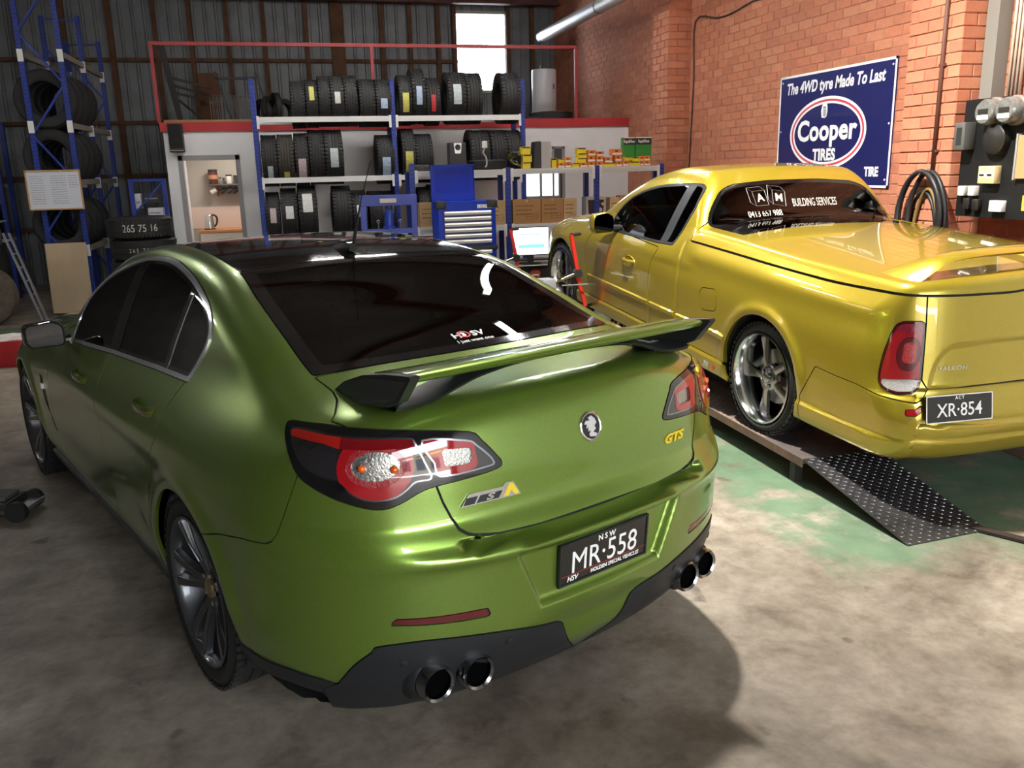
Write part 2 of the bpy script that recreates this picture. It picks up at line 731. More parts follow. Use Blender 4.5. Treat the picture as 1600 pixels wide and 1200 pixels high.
cl = structure(MB().box(XL - .2, FRONT_Y - .2, ZC, XW + .25, YB + .2, ZC + .1).build('ceiling', mat('roof_sheet', srgb(105, 102, 100), .8, noise=(1, .8, 1.1))))
for k in range(9):
    y = -3 + 2.3 * k
    MB().box(XL, y, ZC - .22, XW, y + .08, ZC).build('purlin', BEAM, cl)

# ---- partition with red fascia, doorway into the kitchenette, mezzanine
YP = 12.65
WHITE_W = mat('white_partition', srgb(242, 242, 244), .75, noise=(1.5, .94, 1.02))
RED = mat('red_fascia', srgb(176, 44, 48), .6, noise=(2, .85, 1.05))
PX0 = -1.52
DX0, DX1, DZ = -1.37, -.585, 2.0
p = MB()
p.box(PX0, YP, 0, DX0, YP + .10, 2.33)
p.box(DX0, YP, DZ, DX1, YP + .10, 2.33)
p.box(DX1, YP, 0, XW, YP + .10, 2.33)
p.box(PX0, YP + .10, 0, PX0 + .10, YB - .15, 2.33)
wall_part = structure(p.build('wall_partition', WHITE_W))
wall_part['label'] = 'white partition wall below the mezzanine'
f = MB()
f.box(PX0 - .03, YP - .03, 2.325, XW - .001, YP + .02, 2.445)
f.box(PX0 - .03, YP + .02, 2.325, PX0 + .02, YB - .2, 2.445)
structure(f.build('trim_2', RED))['label'] = 'red fascia board along the mezzanine edge'
mz = structure(MB().box(PX0, YP + .02, 2.335, XW, YB - .15, 2.43).build('floor_mezzanine', mat('mezzanine_board', srgb(120, 88, 58), .85, noise=(3, .7, 1.1))))
# door frame
dfm = MB()
GREYT = mat('grey_door_frame', srgb(158, 156, 158), .6)
dfm.box(DX0 - .005, YP - .015, 0, DX0 + .055, YP + .12, DZ + .02)
dfm.box(DX1 - .055, YP - .015, 0, DX1 + .005, YP + .12, DZ + .02)
dfm.box(DX0, YP - .015, DZ - .045, DX1, YP + .12, DZ + .02)
structure(dfm.build('door_1', GREYT))['label'] = 'grey open door frame into the kitchenette'
# kitchenette behind the doorway
KW = mat('kitchenette_wall', srgb(168, 160, 150), .8)
kx0, kx1, ky = PX0 + .1, .15, 14.1
kk = MB()
kk.box(kx0, ky, 0, kx1, ky + .06, 2.33)
kk.box(kx1, YP + .1, 0, kx1 + .06, ky, 2.33)
structure(kk.build('wall_kitchenette', KW))
d = bpy.data.lights.new('kitchenette_light', 'AREA')
d.size = .3
d.energy = 12
d.color = (1, .93, .84)
o = bpy.data.objects.new('kitchenette_light', d)
link(o)
o.location = (-.7, 13.4, 2.25)

# ---- red handrail on the mezzanine
rl = thing('guard_rail', 'thin red steel guard rail along the mezzanine edge', 'railing', (0, YP, 2.44))
REDR = mat('red_rail', srgb(150, 42, 46), .5)
top = .965
MB().box(-1.57, -.02, top, 4.24, .02, top + .045).build('top_rail', REDR, rl)
for x in (-1.55, 1.28, 4.22):
    MB().box(x - .02, -.02, 0, x + .02, .02, top).build('post', REDR, rl)

# ---- fluorescent fittings and high-bay lamp (above the frame)
TUBE = mat('fluorescent_tube', (1, 1, 1), .5, emit=(1, .97, .92), estr=110)


def batten(x, y, z, ang, label):
    t = thing('fluorescent_fitting', label, 'ceiling light', (x, y, z), (0, 0, ang))
    MB().box(-.65, -.05, .02, .65, .05, .08, bevel=.01).build('housing', mat('fitting_white', (.8, .8, .8), .5), t)
    for s_ in (-1, 1):
        MB().cyl((-.6, s_ * .028, .0), (.6, s_ * .028, .0), .014, 10).build('tube', TUBE, t, True)
    for s_ in (-.5, .5):
        MB().cyl((s_, 0, .08), (s_, 0, ZC - z - .01), .004, 6).build('hanger', STEEL_R, t)
    return t


STEEL_R = mat('hanger_steel', (.3, .3, .3), .4, 1.)
batten(2.8, 8.2, 4.5, R(75), 'twin-tube fluorescent fitting hung above the ute bonnet')
batten(-.8, 8.6, 4.5, R(80), 'twin-tube fluorescent fitting hung above the aisle')
batten(-3.0, 9.2, 4.5, R(80), 'twin-tube fluorescent fitting hung above the far left bay')
batten(-6.3, 9.6, 3.7, R(80), 'twin-tube fluorescent fitting low along the far side wall')
batten(1.0, 10.3, 4.45, R(0), 'added twin-tube fluorescent fitting brightening the partition behind the tyre rack')  # lamp added to brighten the white partition and the tyres
batten(3.5, 10.0, 4.45, R(0), 'added twin-tube fluorescent fitting brightening the partition behind the short rack')  # second added lamp, also lifts the partition's brightness
hb = thing('high_bay_lamp', 'bell-shaped high bay lamp hung between the two cars', 'ceiling light', (1.65, 4.5, 5.0))
MB().lathe([(.05, .42), (.09, .40), (.10, .28), (.24, .03), (.25, 0), (.235, 0), (.09, .26), (0, .27)], 32).build('reflector', mat('lamp_bell', (.5, .5, .5), .3, .9), hb, 40)
MB().cyl((0, 0, .42), (0, 0, ZC - 5.0), .01, 8).build('hanger', STEEL_R, hb)
hbl = high_bay((1.65, 4.5, 5.05), 250, (1, .95, .86), .22, 110)
hbl.rotation_euler = (0, R(-26), 0)
# ---------------------------------------------------------------- car body surfaces
def sst(a, b, x):
    t = np.clip((x - a) / (b - a), 0, 1)
    return t * t * (3 - 2 * t)


def pw(xs, ys):
    """smooth monotone cubic through points"""
    xs = np.array(xs, float)
    ys = np.array(ys, float)
    d = np.diff(ys) / np.diff(xs)
    m = np.empty_like(ys)
    m[0], m[-1] = d[0], d[-1]
    w1, w0 = np.diff(xs)[1:], np.diff(xs)[:-1]
    m[1:-1] = np.where(d[1:] * d[:-1] > 0, (w0 + w1) * d[1:] * d[:-1] / (w1 * d[:-1] + w0 * d[1:] + 1e-12 * np.sign(d[1:] + d[:-1] + 1e-30)), 0)

    def f(x):
        x = np.asarray(x, float)
        i = np.clip(np.searchsorted(xs, x) - 1, 0, len(xs) - 2)
        h = xs[i + 1] - xs[i]
        t = np.clip((x - xs[i]) / h, 0, 1)
        y = (2 * t ** 3 - 3 * t * t + 1) * ys[i] + (t ** 3 - 2 * t * t + t) * h * m[i] + (-2 * t ** 3 + 3 * t * t) * ys[i + 1] + (t ** 3 - t * t) * h * m[i + 1]
        y = np.where(x < xs[0], ys[0] + m[0] * (x - xs[0]), y)
        return np.where(x > xs[-1], ys[-1] + m[-1] * (x - xs[-1]), y)
    return f


def smax(a, b, k):
    h = np.maximum(k - np.abs(a - b), 0) / k
    return np.maximum(a, b) + h * h * k * .25


def smin(a, b, k):
    return -smax(-a, -b, k)


def poly_sd(px, py, poly):
    """signed distance to a closed polygon, negative inside"""
    poly = np.array(poly, float)
    d2 = np.full(px.shape, 1e9)
    inside = np.zeros(px.shape, bool)
    n = len(poly)
    for i in range(n):
        ax, ay = poly[i]
        bx, by = poly[(i + 1) % n]
        ex, ey = bx - ax, by - ay
        wx, wy = px - ax, py - ay
        t = np.clip((wx * ex + wy * ey) / (ex * ex + ey * ey + 1e-12), 0, 1)
        dx, dy = wx - t * ex, wy - t * ey
        d2 = np.minimum(d2, dx * dx + dy * dy)
        if ay != by:
            c = ((ay > py) != (by > py)) & (px < (bx - ax) * (py - ay) / (by - ay) + ax)
            inside ^= c
    d = np.sqrt(d2)
    return np.where(inside, -d, d)


def line_sd(px, py, pts):
    """distance to an open polyline"""
    d2 = np.full(px.shape, 1e9)
    for (ax, ay), (bx, by) in zip(pts[:-1], pts[1:]):
        ex, ey = bx - ax, by - ay
        wx, wy = px - ax, py - ay
        t = np.clip((wx * ex + wy * ey) / (ex * ex + ey * ey + 1e-12), 0, 1)
        d2 = np.minimum(d2, (wx - t * ex) ** 2 + (wy - t * ey) ** 2)
    return np.sqrt(d2)


def sp2(pts, n=5, closed=True):
    return [(p.x, p.y) for p in spline([(a, b, 0) for a, b in pts], n, closed)]


class Surf:
    def __init__(s, V, N, T):
        s.V, s.N, s.T = V, N, T

    def sub(s, mask):
        T = s.T[mask]
        u, inv = np.unique(T.ravel(), return_inverse=True)
        return Surf(s.V[u], s.N[u], inv.reshape(-1, 3))

    @staticmethod
    def join(ls):
        ls = [l for l in ls if len(l.T)]
        if not ls:
            return Surf(np.zeros((0, 3)), np.zeros((0, 3)), np.zeros((0, 3), int))
        off = np.cumsum([0] + [len(l.V) for l in ls[:-1]])
        return Surf(np.concatenate([l.V for l in ls]), np.concatenate([l.N for l in ls]), np.concatenate([l.T + o for l, o in zip(ls, off)]))

    def split(s, g):
        """cut along g = 0; returns (inside g<0, outside)"""
        g = np.where(np.abs(g) < 1e-7, 1e-7, g)
        T = s.T
        neg = g[T] < 0
        cnt = neg.sum(1)
        Tin, Tout, Tc = T[cnt == 3], T[cnt == 0], T[(cnt == 1) | (cnt == 2)]
        if not len(Tc):
            return s.sub(cnt == 3), s.sub(cnt == 0)
        nc = g[Tc] < 0
        one_neg = nc.sum(1) == 1
        odd = np.where(one_neg, np.argmax(nc, 1), np.argmin(nc, 1))      # the vertex alone on its side
        r = np.arange(len(Tc))
        a, b, c = Tc[r, odd], Tc[r, (odd + 1) % 3], Tc[r, (odd + 2) % 3]
        tb = g[a] / (g[a] - g[b])
        tc = g[a] / (g[a] - g[c])
        n0 = len(s.V)
        Vb = s.V[a] + (s.V[b] - s.V[a]) * tb[:, None]
        Vc = s.V[a] + (s.V[c] - s.V[a]) * tc[:, None]
        Nb = s.N[a] + (s.N[b] - s.N[a]) * tb[:, None]
        Nc = s.N[a] + (s.N[c] - s.N[a]) * tc[:, None]
        V = np.concatenate([s.V, Vb, Vc])
        N = np.concatenate([s.N, Nb, Nc])
        ib = n0 + r
        ic = n0 + len(Tc) + r
        small = np.stack([a, ib, ic], 1)
        q1 = np.stack([ib, b, c], 1)
        q2 = np.stack([ib, c, ic], 1)
        Tn = np.concatenate([Tin, small[one_neg], q1[~one_neg], q2[~one_neg]])
        Tp = np.concatenate([Tout, small[~one_neg], q1[one_neg], q2[one_neg]])
        full = Surf(V, N, Tn)
        full2 = Surf(V, N, Tp)
        return full.sub(np.ones(len(Tn), bool)), full2.sub(np.ones(len(Tp), bool))

    def carve(s, gfun, gap=0., bbox=None):
        """returns (panel, rest, seam strip); gfun(V) is negative inside"""
        far = None
        S = s
        if bbox is not None:
            cen = s.V[s.T].mean(1)
            m = np.ones(len(cen), bool)
            for k in range(3):
                lo, hi = bbox[k]
                m &= (np.abs(cen[:, k]) if k == 0 else cen[:, k]) > lo - .05
                m &= (np.abs(cen[:, k]) if k == 0 else cen[:, k]) < hi + .05
            far = s.sub(~m)
            S = s.sub(m)
        g = gfun(S.V)
        if gap:
            inn, rest = S.split(g + gap / 2)
            seam, out = rest.split(gfun(rest.V) - gap / 2)
        else:
            inn, out = S.split(g)
            seam = Surf(np.zeros((0, 3)), np.zeros((0, 3)), np.zeros((0, 3), int))
        if far is not None:
            out = Surf.join([out, far])
        return inn, out, seam

    def weld(s):
        if not len(s.V):
            return s
        k = np.round(s.V / 2e-5).astype(np.int64)
        _, idx, inv = np.unique(k, axis=0, return_index=True, return_inverse=True)
        T = inv.ravel()[s.T]
        ok = (T[:, 0] != T[:, 1]) & (T[:, 1] != T[:, 2]) & (T[:, 0] != T[:, 2])
        return Surf(s.V[idx], s.N[idx], T[ok])

    def halves(s):
        c = s.V[s.T].mean(1)[:, 0]
        return s.sub(c < 0), s.sub(c >= 0)

    def pieces(s):
        """connected pieces of the surface"""
        S = s.weld()
        if not len(S.T):
            return []
        lab = np.arange(len(S.V))
        while True:
            m = lab[S.T].min(1)
            new = lab.copy()
            for k in range(3):
                np.minimum.at(new, S.T[:, k], m)
            new = new[new]
            if (new == lab).all():
                break
            lab = new
        tl = lab[S.T[:, 0]]
        return [S.sub(tl == u) for u in np.unique(tl) if (tl == u).sum() > 6]

    def build(s, name, material, parent, flange=.0, offset=0.):
        """panel mesh with surface normals kept smooth; flange folds its border inwards"""
        S = s.weld()
        if not len(S.T):
            return None
        N = S.N / np.maximum(np.linalg.norm(S.N, axis=1, keepdims=True), 1e-9)
        V = S.V + N * offset
        T = S.T
        if flange:
            e = np.concatenate([T[:, [0, 1]], T[:, [1, 2]], T[:, [2, 0]]])
            es = np.sort(e, 1)
            _, first, cnt = np.unique(es, axis=0, return_index=True, return_counts=True)
            be = e[first[cnt == 1]]
            a, b = be[:, 0], be[:, 1]
            t = V[b] - V[a]
            fn = np.cross(t, N[a])
            fn /= np.maximum(np.linalg.norm(fn, axis=1, keepdims=True), 1e-9)
            n0 = len(V)
            k = len(be)
            V = np.concatenate([V, V[a], V[b], V[b] - N[b] * flange, V[a] - N[a] * flange])
            Nn = np.concatenate([N, fn, fn, fn, fn])
            i = np.arange(k)
            q = np.stack([n0 + k + i, n0 + i, n0 + 3 * k + i], 1)
            q2 = np.stack([n0 + k + i, n0 + 3 * k + i, n0 + 2 * k + i], 1)
            T = np.concatenate([T, q, q2])
            N = Nn
        me = bpy.data.meshes.new(name)
        me.vertices.add(len(V))
        me.vertices.foreach_set('co', V.astype(np.float32).ravel())
        me.loops.add(len(T) * 3)
        me.loops.foreach_set('vertex_index', T.astype(np.int32).ravel())
        me.polygons.add(len(T))
        me.polygons.foreach_set('loop_start', np.arange(0, len(T) * 3, 3, dtype=np.int32))
        me.polygons.foreach_set('use_smooth', np.ones(len(T), bool))
        me.update(calc_edges=True)
        me.normals_split_custom_set_from_vertices(N.astype(np.float32).tolist())
        if material is not None:
            me.materials.append(material)
        o = bpy.data.objects.new(name, me)
        return link(o, parent)


def surface_mesh(Ff, box, core, res):
    """points of Ff = 0 found along rays from the core box to the faces of the bounding box"""
    (x0, x1), (y0, y1), (z0, z1) = box
    out = []

    def grid(u, v, f):
        U, W = np.meshgrid(u, v, indexing='ij')
        P = f(U, W).reshape(-1, 3)
        nu, nv = len(u), len(v)
        i = np.arange(nu - 1)[:, None] * nv + np.arange(nv - 1)[None]
        i = i.ravel()
        T = np.concatenate([np.stack([i, i + nv, i + nv + 1], 1), np.stack([i, i + nv + 1, i + 1], 1)])
        return P, T

    def ax(a, b, h):
        return np.linspace(a, b, max(2, int(round((b - a) / h)) + 1))
    st = np.stack
    faces = [
        grid(ax(x0, x1, res['rear']), ax(z0, z1, res['rear']), lambda u, v: st([u, np.full_like(u, y0), v], -1)),
        grid(ax(y0, y1, res['left']), ax(z0, z1, res['left']), lambda u, v: st([np.full_like(u, x0), u, v], -1)),
        grid(ax(y0, y1, res['right']), ax(z0, z1, res['right']), lambda u, v: st([np.full_like(u, x1), u, v], -1)),
        grid(ax(x0, x1, res['top']), ax(y0, y1, res['top']), lambda u, v: st([u, v, np.full_like(u, z1)], -1)),
        grid(ax(x0, x1, .05), ax(z0, z1, .05), lambda u, v: st([u, np.full_like(u, y1), v], -1)),
        grid(ax(x0, x1, .08), ax(y0, y1, .08), lambda u, v: st([u, v, np.full_like(u, z0)], -1)),
    ]
    lo = np.array([c[0] for c in core])
    hi = np.array([c[1] for c in core])
    for P, T in faces:
        Q = np.clip(P, lo, hi)
        D = P - Q
        a = np.zeros(len(P))
        b = np.ones(len(P))
        for _ in range(22):
            m = (a + b) / 2
            ins = Ff(Q + D * m[:, None]) < 0
            a = np.where(ins, m, a)
            b = np.where(ins, b, m)
        V = Q + D * b[:, None]
        e = 1e-3
        N = np.stack([Ff(V + np.eye(3)[k] * e) - Ff(V - np.eye(3)[k] * e) for k in range(3)], 1)
        N /= np.maximum(np.linalg.norm(N, axis=1, keepdims=True), 1e-9)
        fn = np.cross(V[T[:, 1]] - V[T[:, 0]], V[T[:, 2]] - V[T[:, 0]])
        flip = (fn * N[T[:, 0]]).sum(1) < 0
        T = T.copy()
        T[flip] = T[flip][:, [0, 2, 1]]
        out.append(Surf(V, N, T))
    return Surf.join(out)


RT = math.sqrt(.5)


def g_sz(poly):
    """region in the wrap-around coordinates s=(|x|+y)/sqrt2, z (rear of the car)"""
    return lambda V: poly_sd((np.abs(V[:, 0]) + V[:, 1]) * RT, V[:, 2], poly)


def bb_sz(poly, amin=0., ymax=0.):
    zs = [p[1] for p in poly]
    return ((amin, 2), (-3, ymax), (min(zs), max(zs)))


def g_yz(poly):
    return lambda V: poly_sd(V[:, 1], V[:, 2], poly)


def bb_yz(poly, amin=.5):
    ys = [p[0] for p in poly]
    zs = [p[1] for p in poly]
    return ((amin, 2), (min(ys), max(ys)), (min(zs), max(zs)))


def g_xy(poly):
    return lambda V: poly_sd(V[:, 0], V[:, 1], poly)


def mirror_poly(half):
    """closed polygon from a half outline given for x<0, running from one end on the axis to the other"""
    return [(x, y) for x, y in half] + [(-x, y) for x, y in half[::-1]]


# ---------------------------------------------------------------- wheels
def tyre_profile(R0, rim, w, shoulder=.03, grooves=4):
    """closed cross-section (radius, height) of a tyre, height from 0 (outer face) to w"""
    p = []
    sw = .012
    p += [(rim, .02), (rim + .012, .008), (rim + (R0 - rim) * .45, -sw * .3), (R0 - shoulder, .004), (R0 - .008, .018)]
    tw = w - .036
    gw = .008
    for k in range(grooves):
        c = .018 + tw * (k + 1) / (grooves + 1)
        p += [(R0, c - gw / 2), (R0 - .007, c - gw / 2 + .001), (R0 - .007, c + gw / 2 - .001), (R0, c + gw / 2)]
    p += [(R0 - .008, w - .018), (R0 - shoulder, w - .004), (rim + (R0 - rim) * .45, w + sw * .3), (rim + .012, w - .008), (rim, w - .02)]
    return p


def add_sipes(mb, R0, w, n=60, depth=.006):
    """shallow tread blocks proud of the shoulder"""
    for k in range(n):
        a = 2 * math.pi * k / n
        for side in (0, 1):
            h0, h1 = (.006, .034) if side == 0 else (w - .034, w - .006)
            M = Matrix.Rotation(a, 4, 'Z')
            mb.box(R0 - .012, -R0 * math.pi / n * .62, h0, R0 + .0005, R0 * math.pi / n * .62, h1, M)
    return mb
# ---------------------------------------------------------------- green sedan
gWp = pw([-1.1, -.9, -.5, -.1, .4, 1.0, 2.0, 2.7, 3.1, 3.5, 3.9], [.80, .875, .925, .942, .930, .922, .922, .922, .912, .86, .73])
gWz = pw([.12, .2, .35, .5, .7, .85, .95, 1.05, 1.2], [-.10, -.055, -.015, 0, 0, -.018, -.04, -.085, -.2])
gTd = pw([-1.2, -1.0, -.8, -.45, 0, 1., 2.1, 2.4, 2.9, 3.3, 3.7, 3.95], [1.135, 1.135, 1.14, 1.15, 1.13, 1.08, 1.07, 1.045, .99, .93, .82, .6])
gRc = pw([.12, .22, .32, .45, .6, .70, .76, .82, .95, 1.05, 1.15], [-.86, -.95, -1.03, -1.08, -1.095, -1.10, -1.07, -1.035, -1.02, -1.0, -.985])
gFc = pw([.12, .25, .45, .6, .75, .9], [3.7, 3.82, 3.87, 3.86, 3.80, 3.6])
gWb = pw([-.9, -.6, -.42, 0, .5, 1.2, 1.8, 2.2, 2.6], [.67, .765, .808, .842, .852, .843, .815, .775, .71])
gTg = pw([-1, -.7, -.45, -.1, .33, .7, 1.1, 1.45, 1.8, 2.2, 2.5], [.86, 1.03, 1.16, 1.295, 1.427, 1.466, 1.474, 1.443, 1.32, 1.07, .86])
G_RECESS = [(-.345, .695), (-.255, .495), (.255, .495), (.345, .695)]


def F_green(P):
    x, y, z = P[..., 0], P[..., 1], P[..., 2]
    a = np.abs(x)
    side = a - (gWp(y) + gWz(z))
    # flared lips round the wheel arches, a hollow along the lower doors
    for wy, wz in ((0, .35), (2.915, .345)):
        r = np.hypot(y - wy, z - wz)
        side = side - .016 * np.exp(-((r - .40) / .045) ** 2) * sst(.25, .45, z)
    side = side + .014 * np.exp(-((z - .42) / .10) ** 2) * sst(.45, .75, y) * sst(2.5, 2.2, y)
    side = side - .006 * np.exp(-((z - (.90 + .02 * (1.5 - y) * .4)) / .02) ** 2) * sst(-.4, .2, y) * sst(2.6, 2.2, y)
    top = (z - (gTd(y) - .02 * a ** 2 - .16 * (a / .9) ** 5)) * .9
    rear = gRc(z) + (.13 + .06 * sst(.8, .65, z)) * a ** 2 + .27 * (a / .9) ** 6 - y
    # number plate pocket, shelf above the bumper, sculpted bumper corners
    rec = poly_sd(x, z, G_RECESS)
    rear = rear + .030 * sst(.006, -.022, rec) * (y < -.8)
    zl_, zh_ = .710 + .16 * a ** 3, .746 + .10 * a ** 3
    rear = rear + .065 * sst(zl_ - .004, zl_ + .012, z) * sst(zh_ + .003, zh_ - .003, z) * sst(.52, .44, a)
    rear = rear - .010 * np.exp(-((z - (.700 + .07 * a ** 2)) / .022) ** 2) * sst(.8, .55, a)
    rear = rear + .016 * np.exp(-((z - .40) / .05) ** 2) * sst(.30, .12, a)
    front = y - (gFc(z) - .25 * a ** 2 - .35 * (a / .9) ** 6)
    low = smax(side, top, .10)
    low = smax(low, rear * .8, .10)
    low = smax(low, front * .8, .12)
    low = smax(low, .17 - z, .06)
    gs = (a - (gWb(y) - (z - .98) * .40 - .25 * (z - .98) ** 2)) * .9
    gt = (z - (gTg(y) - .06 * a ** 2)) * .88
    g = smax(gs, gt, .09)
    g = smax(g, (-.70 - y) * .8, .08)
    g = smax(g, .80 - z, .05)
    return smin(low, g, .09)


GREEN = paint_mat('green_paint', (.180, .285, .040), metal=.66, rough=.28)
GLOSS_BLACK = mat('gloss_black', (.006, .006, .007), .08, coat=.6)
SATIN_BLACK = mat('satin_black_plastic', (.016, .017, .019), .45, spec=.4)
SEAM = mat('seam_dark', (.004, .004, .004), .8)
CHROME = mat('chrome', (.8, .8, .82), .09, 1.)
DCHROME = mat('dark_chrome', (.30, .31, .33), .16, 1.)
TINT = glass_mat('tinted_glass', (.055, .06, .06))
RED_LENS = mat('red_lens', (.33, .007, .012), .06, coat=1., emit=(.9, .02, .02), estr=.0)
DRED_LENS = mat('dark_red_lens', (.10, .004, .008), .06, coat=1.)
AMBER_LENS = mat('amber_lens', (.75, .12, .01), .08, coat=1.)
CLEAR_LENS = mat('clear_lens_reflector', (.34, .33, .31), .22, .85, coat=1., bump=(160, .5, .004))
SMOKE_LENS = mat('smoked_lens', (.018, .016, .018), .05, coat=1.)
RUBBER = mat('tyre_rubber', (.009, .009, .0095), .68, bump=(180, .25, .002))
WHITE_PAINT = mat('white_lettering', (.85, .85, .85), .5)
YELLOW_PAINT = mat('yellow_lettering', (.75, .55, .02), .4)
RIM_DARK = mat('dark_grey_rim', (.07, .071, .076), .32, .6, coat=.4)
RIM_CUT = mat('machined_rim_edge', (.40, .40, .42), .22, 1.)
CAL_YELLOW = mat('yellow_caliper', (.55, .34, .02), .4)
STEEL = mat('bare_steel', (.42, .42, .43), .34, 1.)
CABIN = mat('cabin_trim', (.012, .012, .013), .75)

CARX, CARY, CARYAW = .423, 3.317, R(24.211)
car = thing('sedan', 'metallic green sports sedan with black roof and rear wing in the foreground', 'car', (CARX, CARY, 0), (0, 0, CARYAW))

S = surface_mesh(F_green, ((-1.1, 1.1), (-1.3, 4.05), (.1, 1.6)), ((-.25, .25), (-.5, 3.2), (.5, .78)),
                 dict(rear=.0115, left=.016, right=.028, top=.017))
seams = []


def cut(name, gfun, bbox, gap, material, flange=.006, offset=0., split=False, parent=car, keep_seam=True):
    """carve a panel out of the remaining body surface and build it"""
    global S
    p, S, sm = S.carve(gfun, gap, bbox)
    if keep_seam:
        seams.append(sm)
    if material is None:
        return p
    if split:
        return [h.build(name, material, parent, flange, offset) for h in p.halves()]
    return p.build(name, material, parent, flange, offset)


# wheel openings (cut away) and black sills / underside
for wy, wz in ((0, .35), (2.915, .345)):
    p, S, _ = S.carve(lambda V: np.hypot(V[:, 1] - wy, V[:, 2] - wz) - .375, 0, ((.5, 2), (wy - .4, wy + .4), (.1, .8)))
cut('underbody', lambda V: V[:, 2] - .178, ((0, 2), (-2, 5), (.0, .2)), 0, mat('underbody_black', (.008, .008, .008), .9), 0)
cut('side_skirt', lambda V: np.maximum(V[:, 2] - .262, np.maximum(.40 - V[:, 1], V[:, 1] - 2.50)), ((.5, 2), (.3, 2.6), (.1, .32)), .003,
    SATIN_BLACK, .02, .014, split=True)

# side glass with bright surround
DLO = sp2([(1.86, .965), (1.93, 1.03), (1.93, 1.105), (1.84, 1.20), (1.622, 1.304), (1.383, 1.373), (1.192, 1.409), (.977, 1.424), (.761, 1.417),
           (.499, 1.381), (.295, 1.33), (.185, 1.286), (.119, 1.233), (.108, 1.171), (.129, 1.111)], 5, False) + [(.155, 1.057), (.494, 1.047), (1.12, 1.016)]
g_dlo = g_yz(DLO)
bb = bb_yz(DLO, .45)
dlo = cut('glass', g_dlo, bb, .003, None)
ring, inner = dlo.split(-(g_dlo(dlo.V) + .017))
for h in ring.halves():
    h.build('window_trim', mat('satin_bright_trim', (.62, .64, .68), .24, .75), car, .006, .004)
# door pillars between the panes
BP = [(1.225, 1.45), (1.110, 1.45), (1.010, .98), (1.165, .98)]
QP = [(.455, 1.45), (.415, 1.45), (.385, 1.0), (.430, 1.0)]
for poly in (BP, QP):
    p, inner, sm = inner.carve(g_yz(poly), .002)
    for h in p.halves():
        h.build('window_pillar', GLOSS_BLACK, car, .004, .002)
rim_g, pane = inner.split(-(g_dlo(inner.V) + .030))
for h in rim_g.halves():
    h.build('window_seal', GLOSS_BLACK, car, .004, .001)
for lo, hi in ((-1, .43), (.43, 1.12), (1.12, 3)):
    c = pane.V[pane.T].mean(1)[:, 1]
    for h in pane.sub((c > lo) & (c <= hi)).halves():
        h.build('side_window', TINT, car)

# rear window, black roof, windscreen
RW = sp2([(0, -.512), (-.2, -.507), (-.4, -.490), (-.56, -.464), (-.63, -.448)], 4, False)
RWp = mirror_poly(RW + [(-.622, -.36), (-.610, -.238), (-.597, -.107), (-.577, .078), (-.54, .308), (-.3, .302), (0, .302)])
rw = cut('glass', lambda V: np.maximum(g_xy(RWp)(V), 1.05 - V[:, 2]), ((0, .7), (-.6, .4), (1.05, 1.6)), .004, None)
edge, glass = rw.split(-(g_xy(RWp)(rw.V) + .05))
edge.build('rear_window_border', GLOSS_BLACK, car, .004, .001)
rear_window = glass.build('rear_window', TINT, car)
RP = mirror_poly([(0, .306), (-.3, .306), (-.540, .312), (-.525, .566), (-.488, .927), (-.47, 1.25), (-.45, 1.50), (-.3, 1.535), (0, 1.55)])
roof = cut('roof_panel', lambda V: np.maximum(g_xy(RP)(V), 1.2 - V[:, 2]), ((0, .7), (.2, 1.7), (1.2, 1.6)), .004, GLOSS_BLACK, .004)
WS = mirror_poly([(0, 1.56), (-.3, 1.545), (-.47, 1.51), (-.60, 1.80), (-.70, 2.12), (-.5, 2.22), (0, 2.30)])
cut('windscreen', lambda V: np.maximum(g_xy(WS)(V), 1.0 - V[:, 2]), ((0, .8), (1.4, 2.4), (1.0, 1.6)), .004, TINT, 0)

# tail lights
LO = sp2([(.149, 1.059), (.141, 1.034), (.106, .993), (.068, .951), (-.003, .917), (-.075, .891), (-.14, .874), (-.182, .873), (-.223, .887), (-.264, .908),
          (-.304, .919), (-.384, .925), (-.461, .934), (-.473, .949), (-.458, .974), (-.42, 1.022), (-.387, 1.050), (-.262, 1.071), (-.134, 1.080),
          (-.037, 1.079), (.078, 1.071), (.134, 1.068)], 3)
light = cut('light', g_sz(LO), bb_sz(LO, .2, 0), .003, None)
LA = sp2([(.124, 1.055), (.113, 1.033), (.076, .994), (.031, .969), (-.023, .953), (-.056, .945), (-.086, .917), (-.124, .899), (-.166, .895), (-.207, .902),
          (-.236, .921), (-.257, .938), (-.297, .942), (-.281, .988), (-.254, 1.043), (-.235, 1.056), (-.138, 1.061), (-.045, 1.062), (.038, 1.061)], 3)
LB = sp2([(-.268, 1.048), (-.38, 1.031), (-.409, 1.011), (-.441, .977), (-.452, .957), (-.446, .946), (-.318, .942), (-.300, .982)], 3)
lensA, hous, _ = light.carve(g_sz(LA), 0)
lensB, hous, _ = hous.carve(g_sz(LB), 0)
lights = [h.build('tail_light', GLOSS_BLACK, car, .01, .002) for h in hous.halves()]
lensA, trimA = lensA.split(g_sz(LA)(lensA.V) + .0045)
lensB, trimB = lensB.split(g_sz(LB)(lensB.V) + .0045)


def lens(surf, name, material, off):
    for i, h in enumerate(surf.halves()):
        for pc in h.pieces():
            pc.build(name, material, lights[i], .006, off)


def ell(cs, cz, rs, rz, n=28):
    return [(cs + rs * math.cos(2 * math.pi * k / n), cz + rz * math.sin(2 * math.pi * k / n)) for k in range(n)]


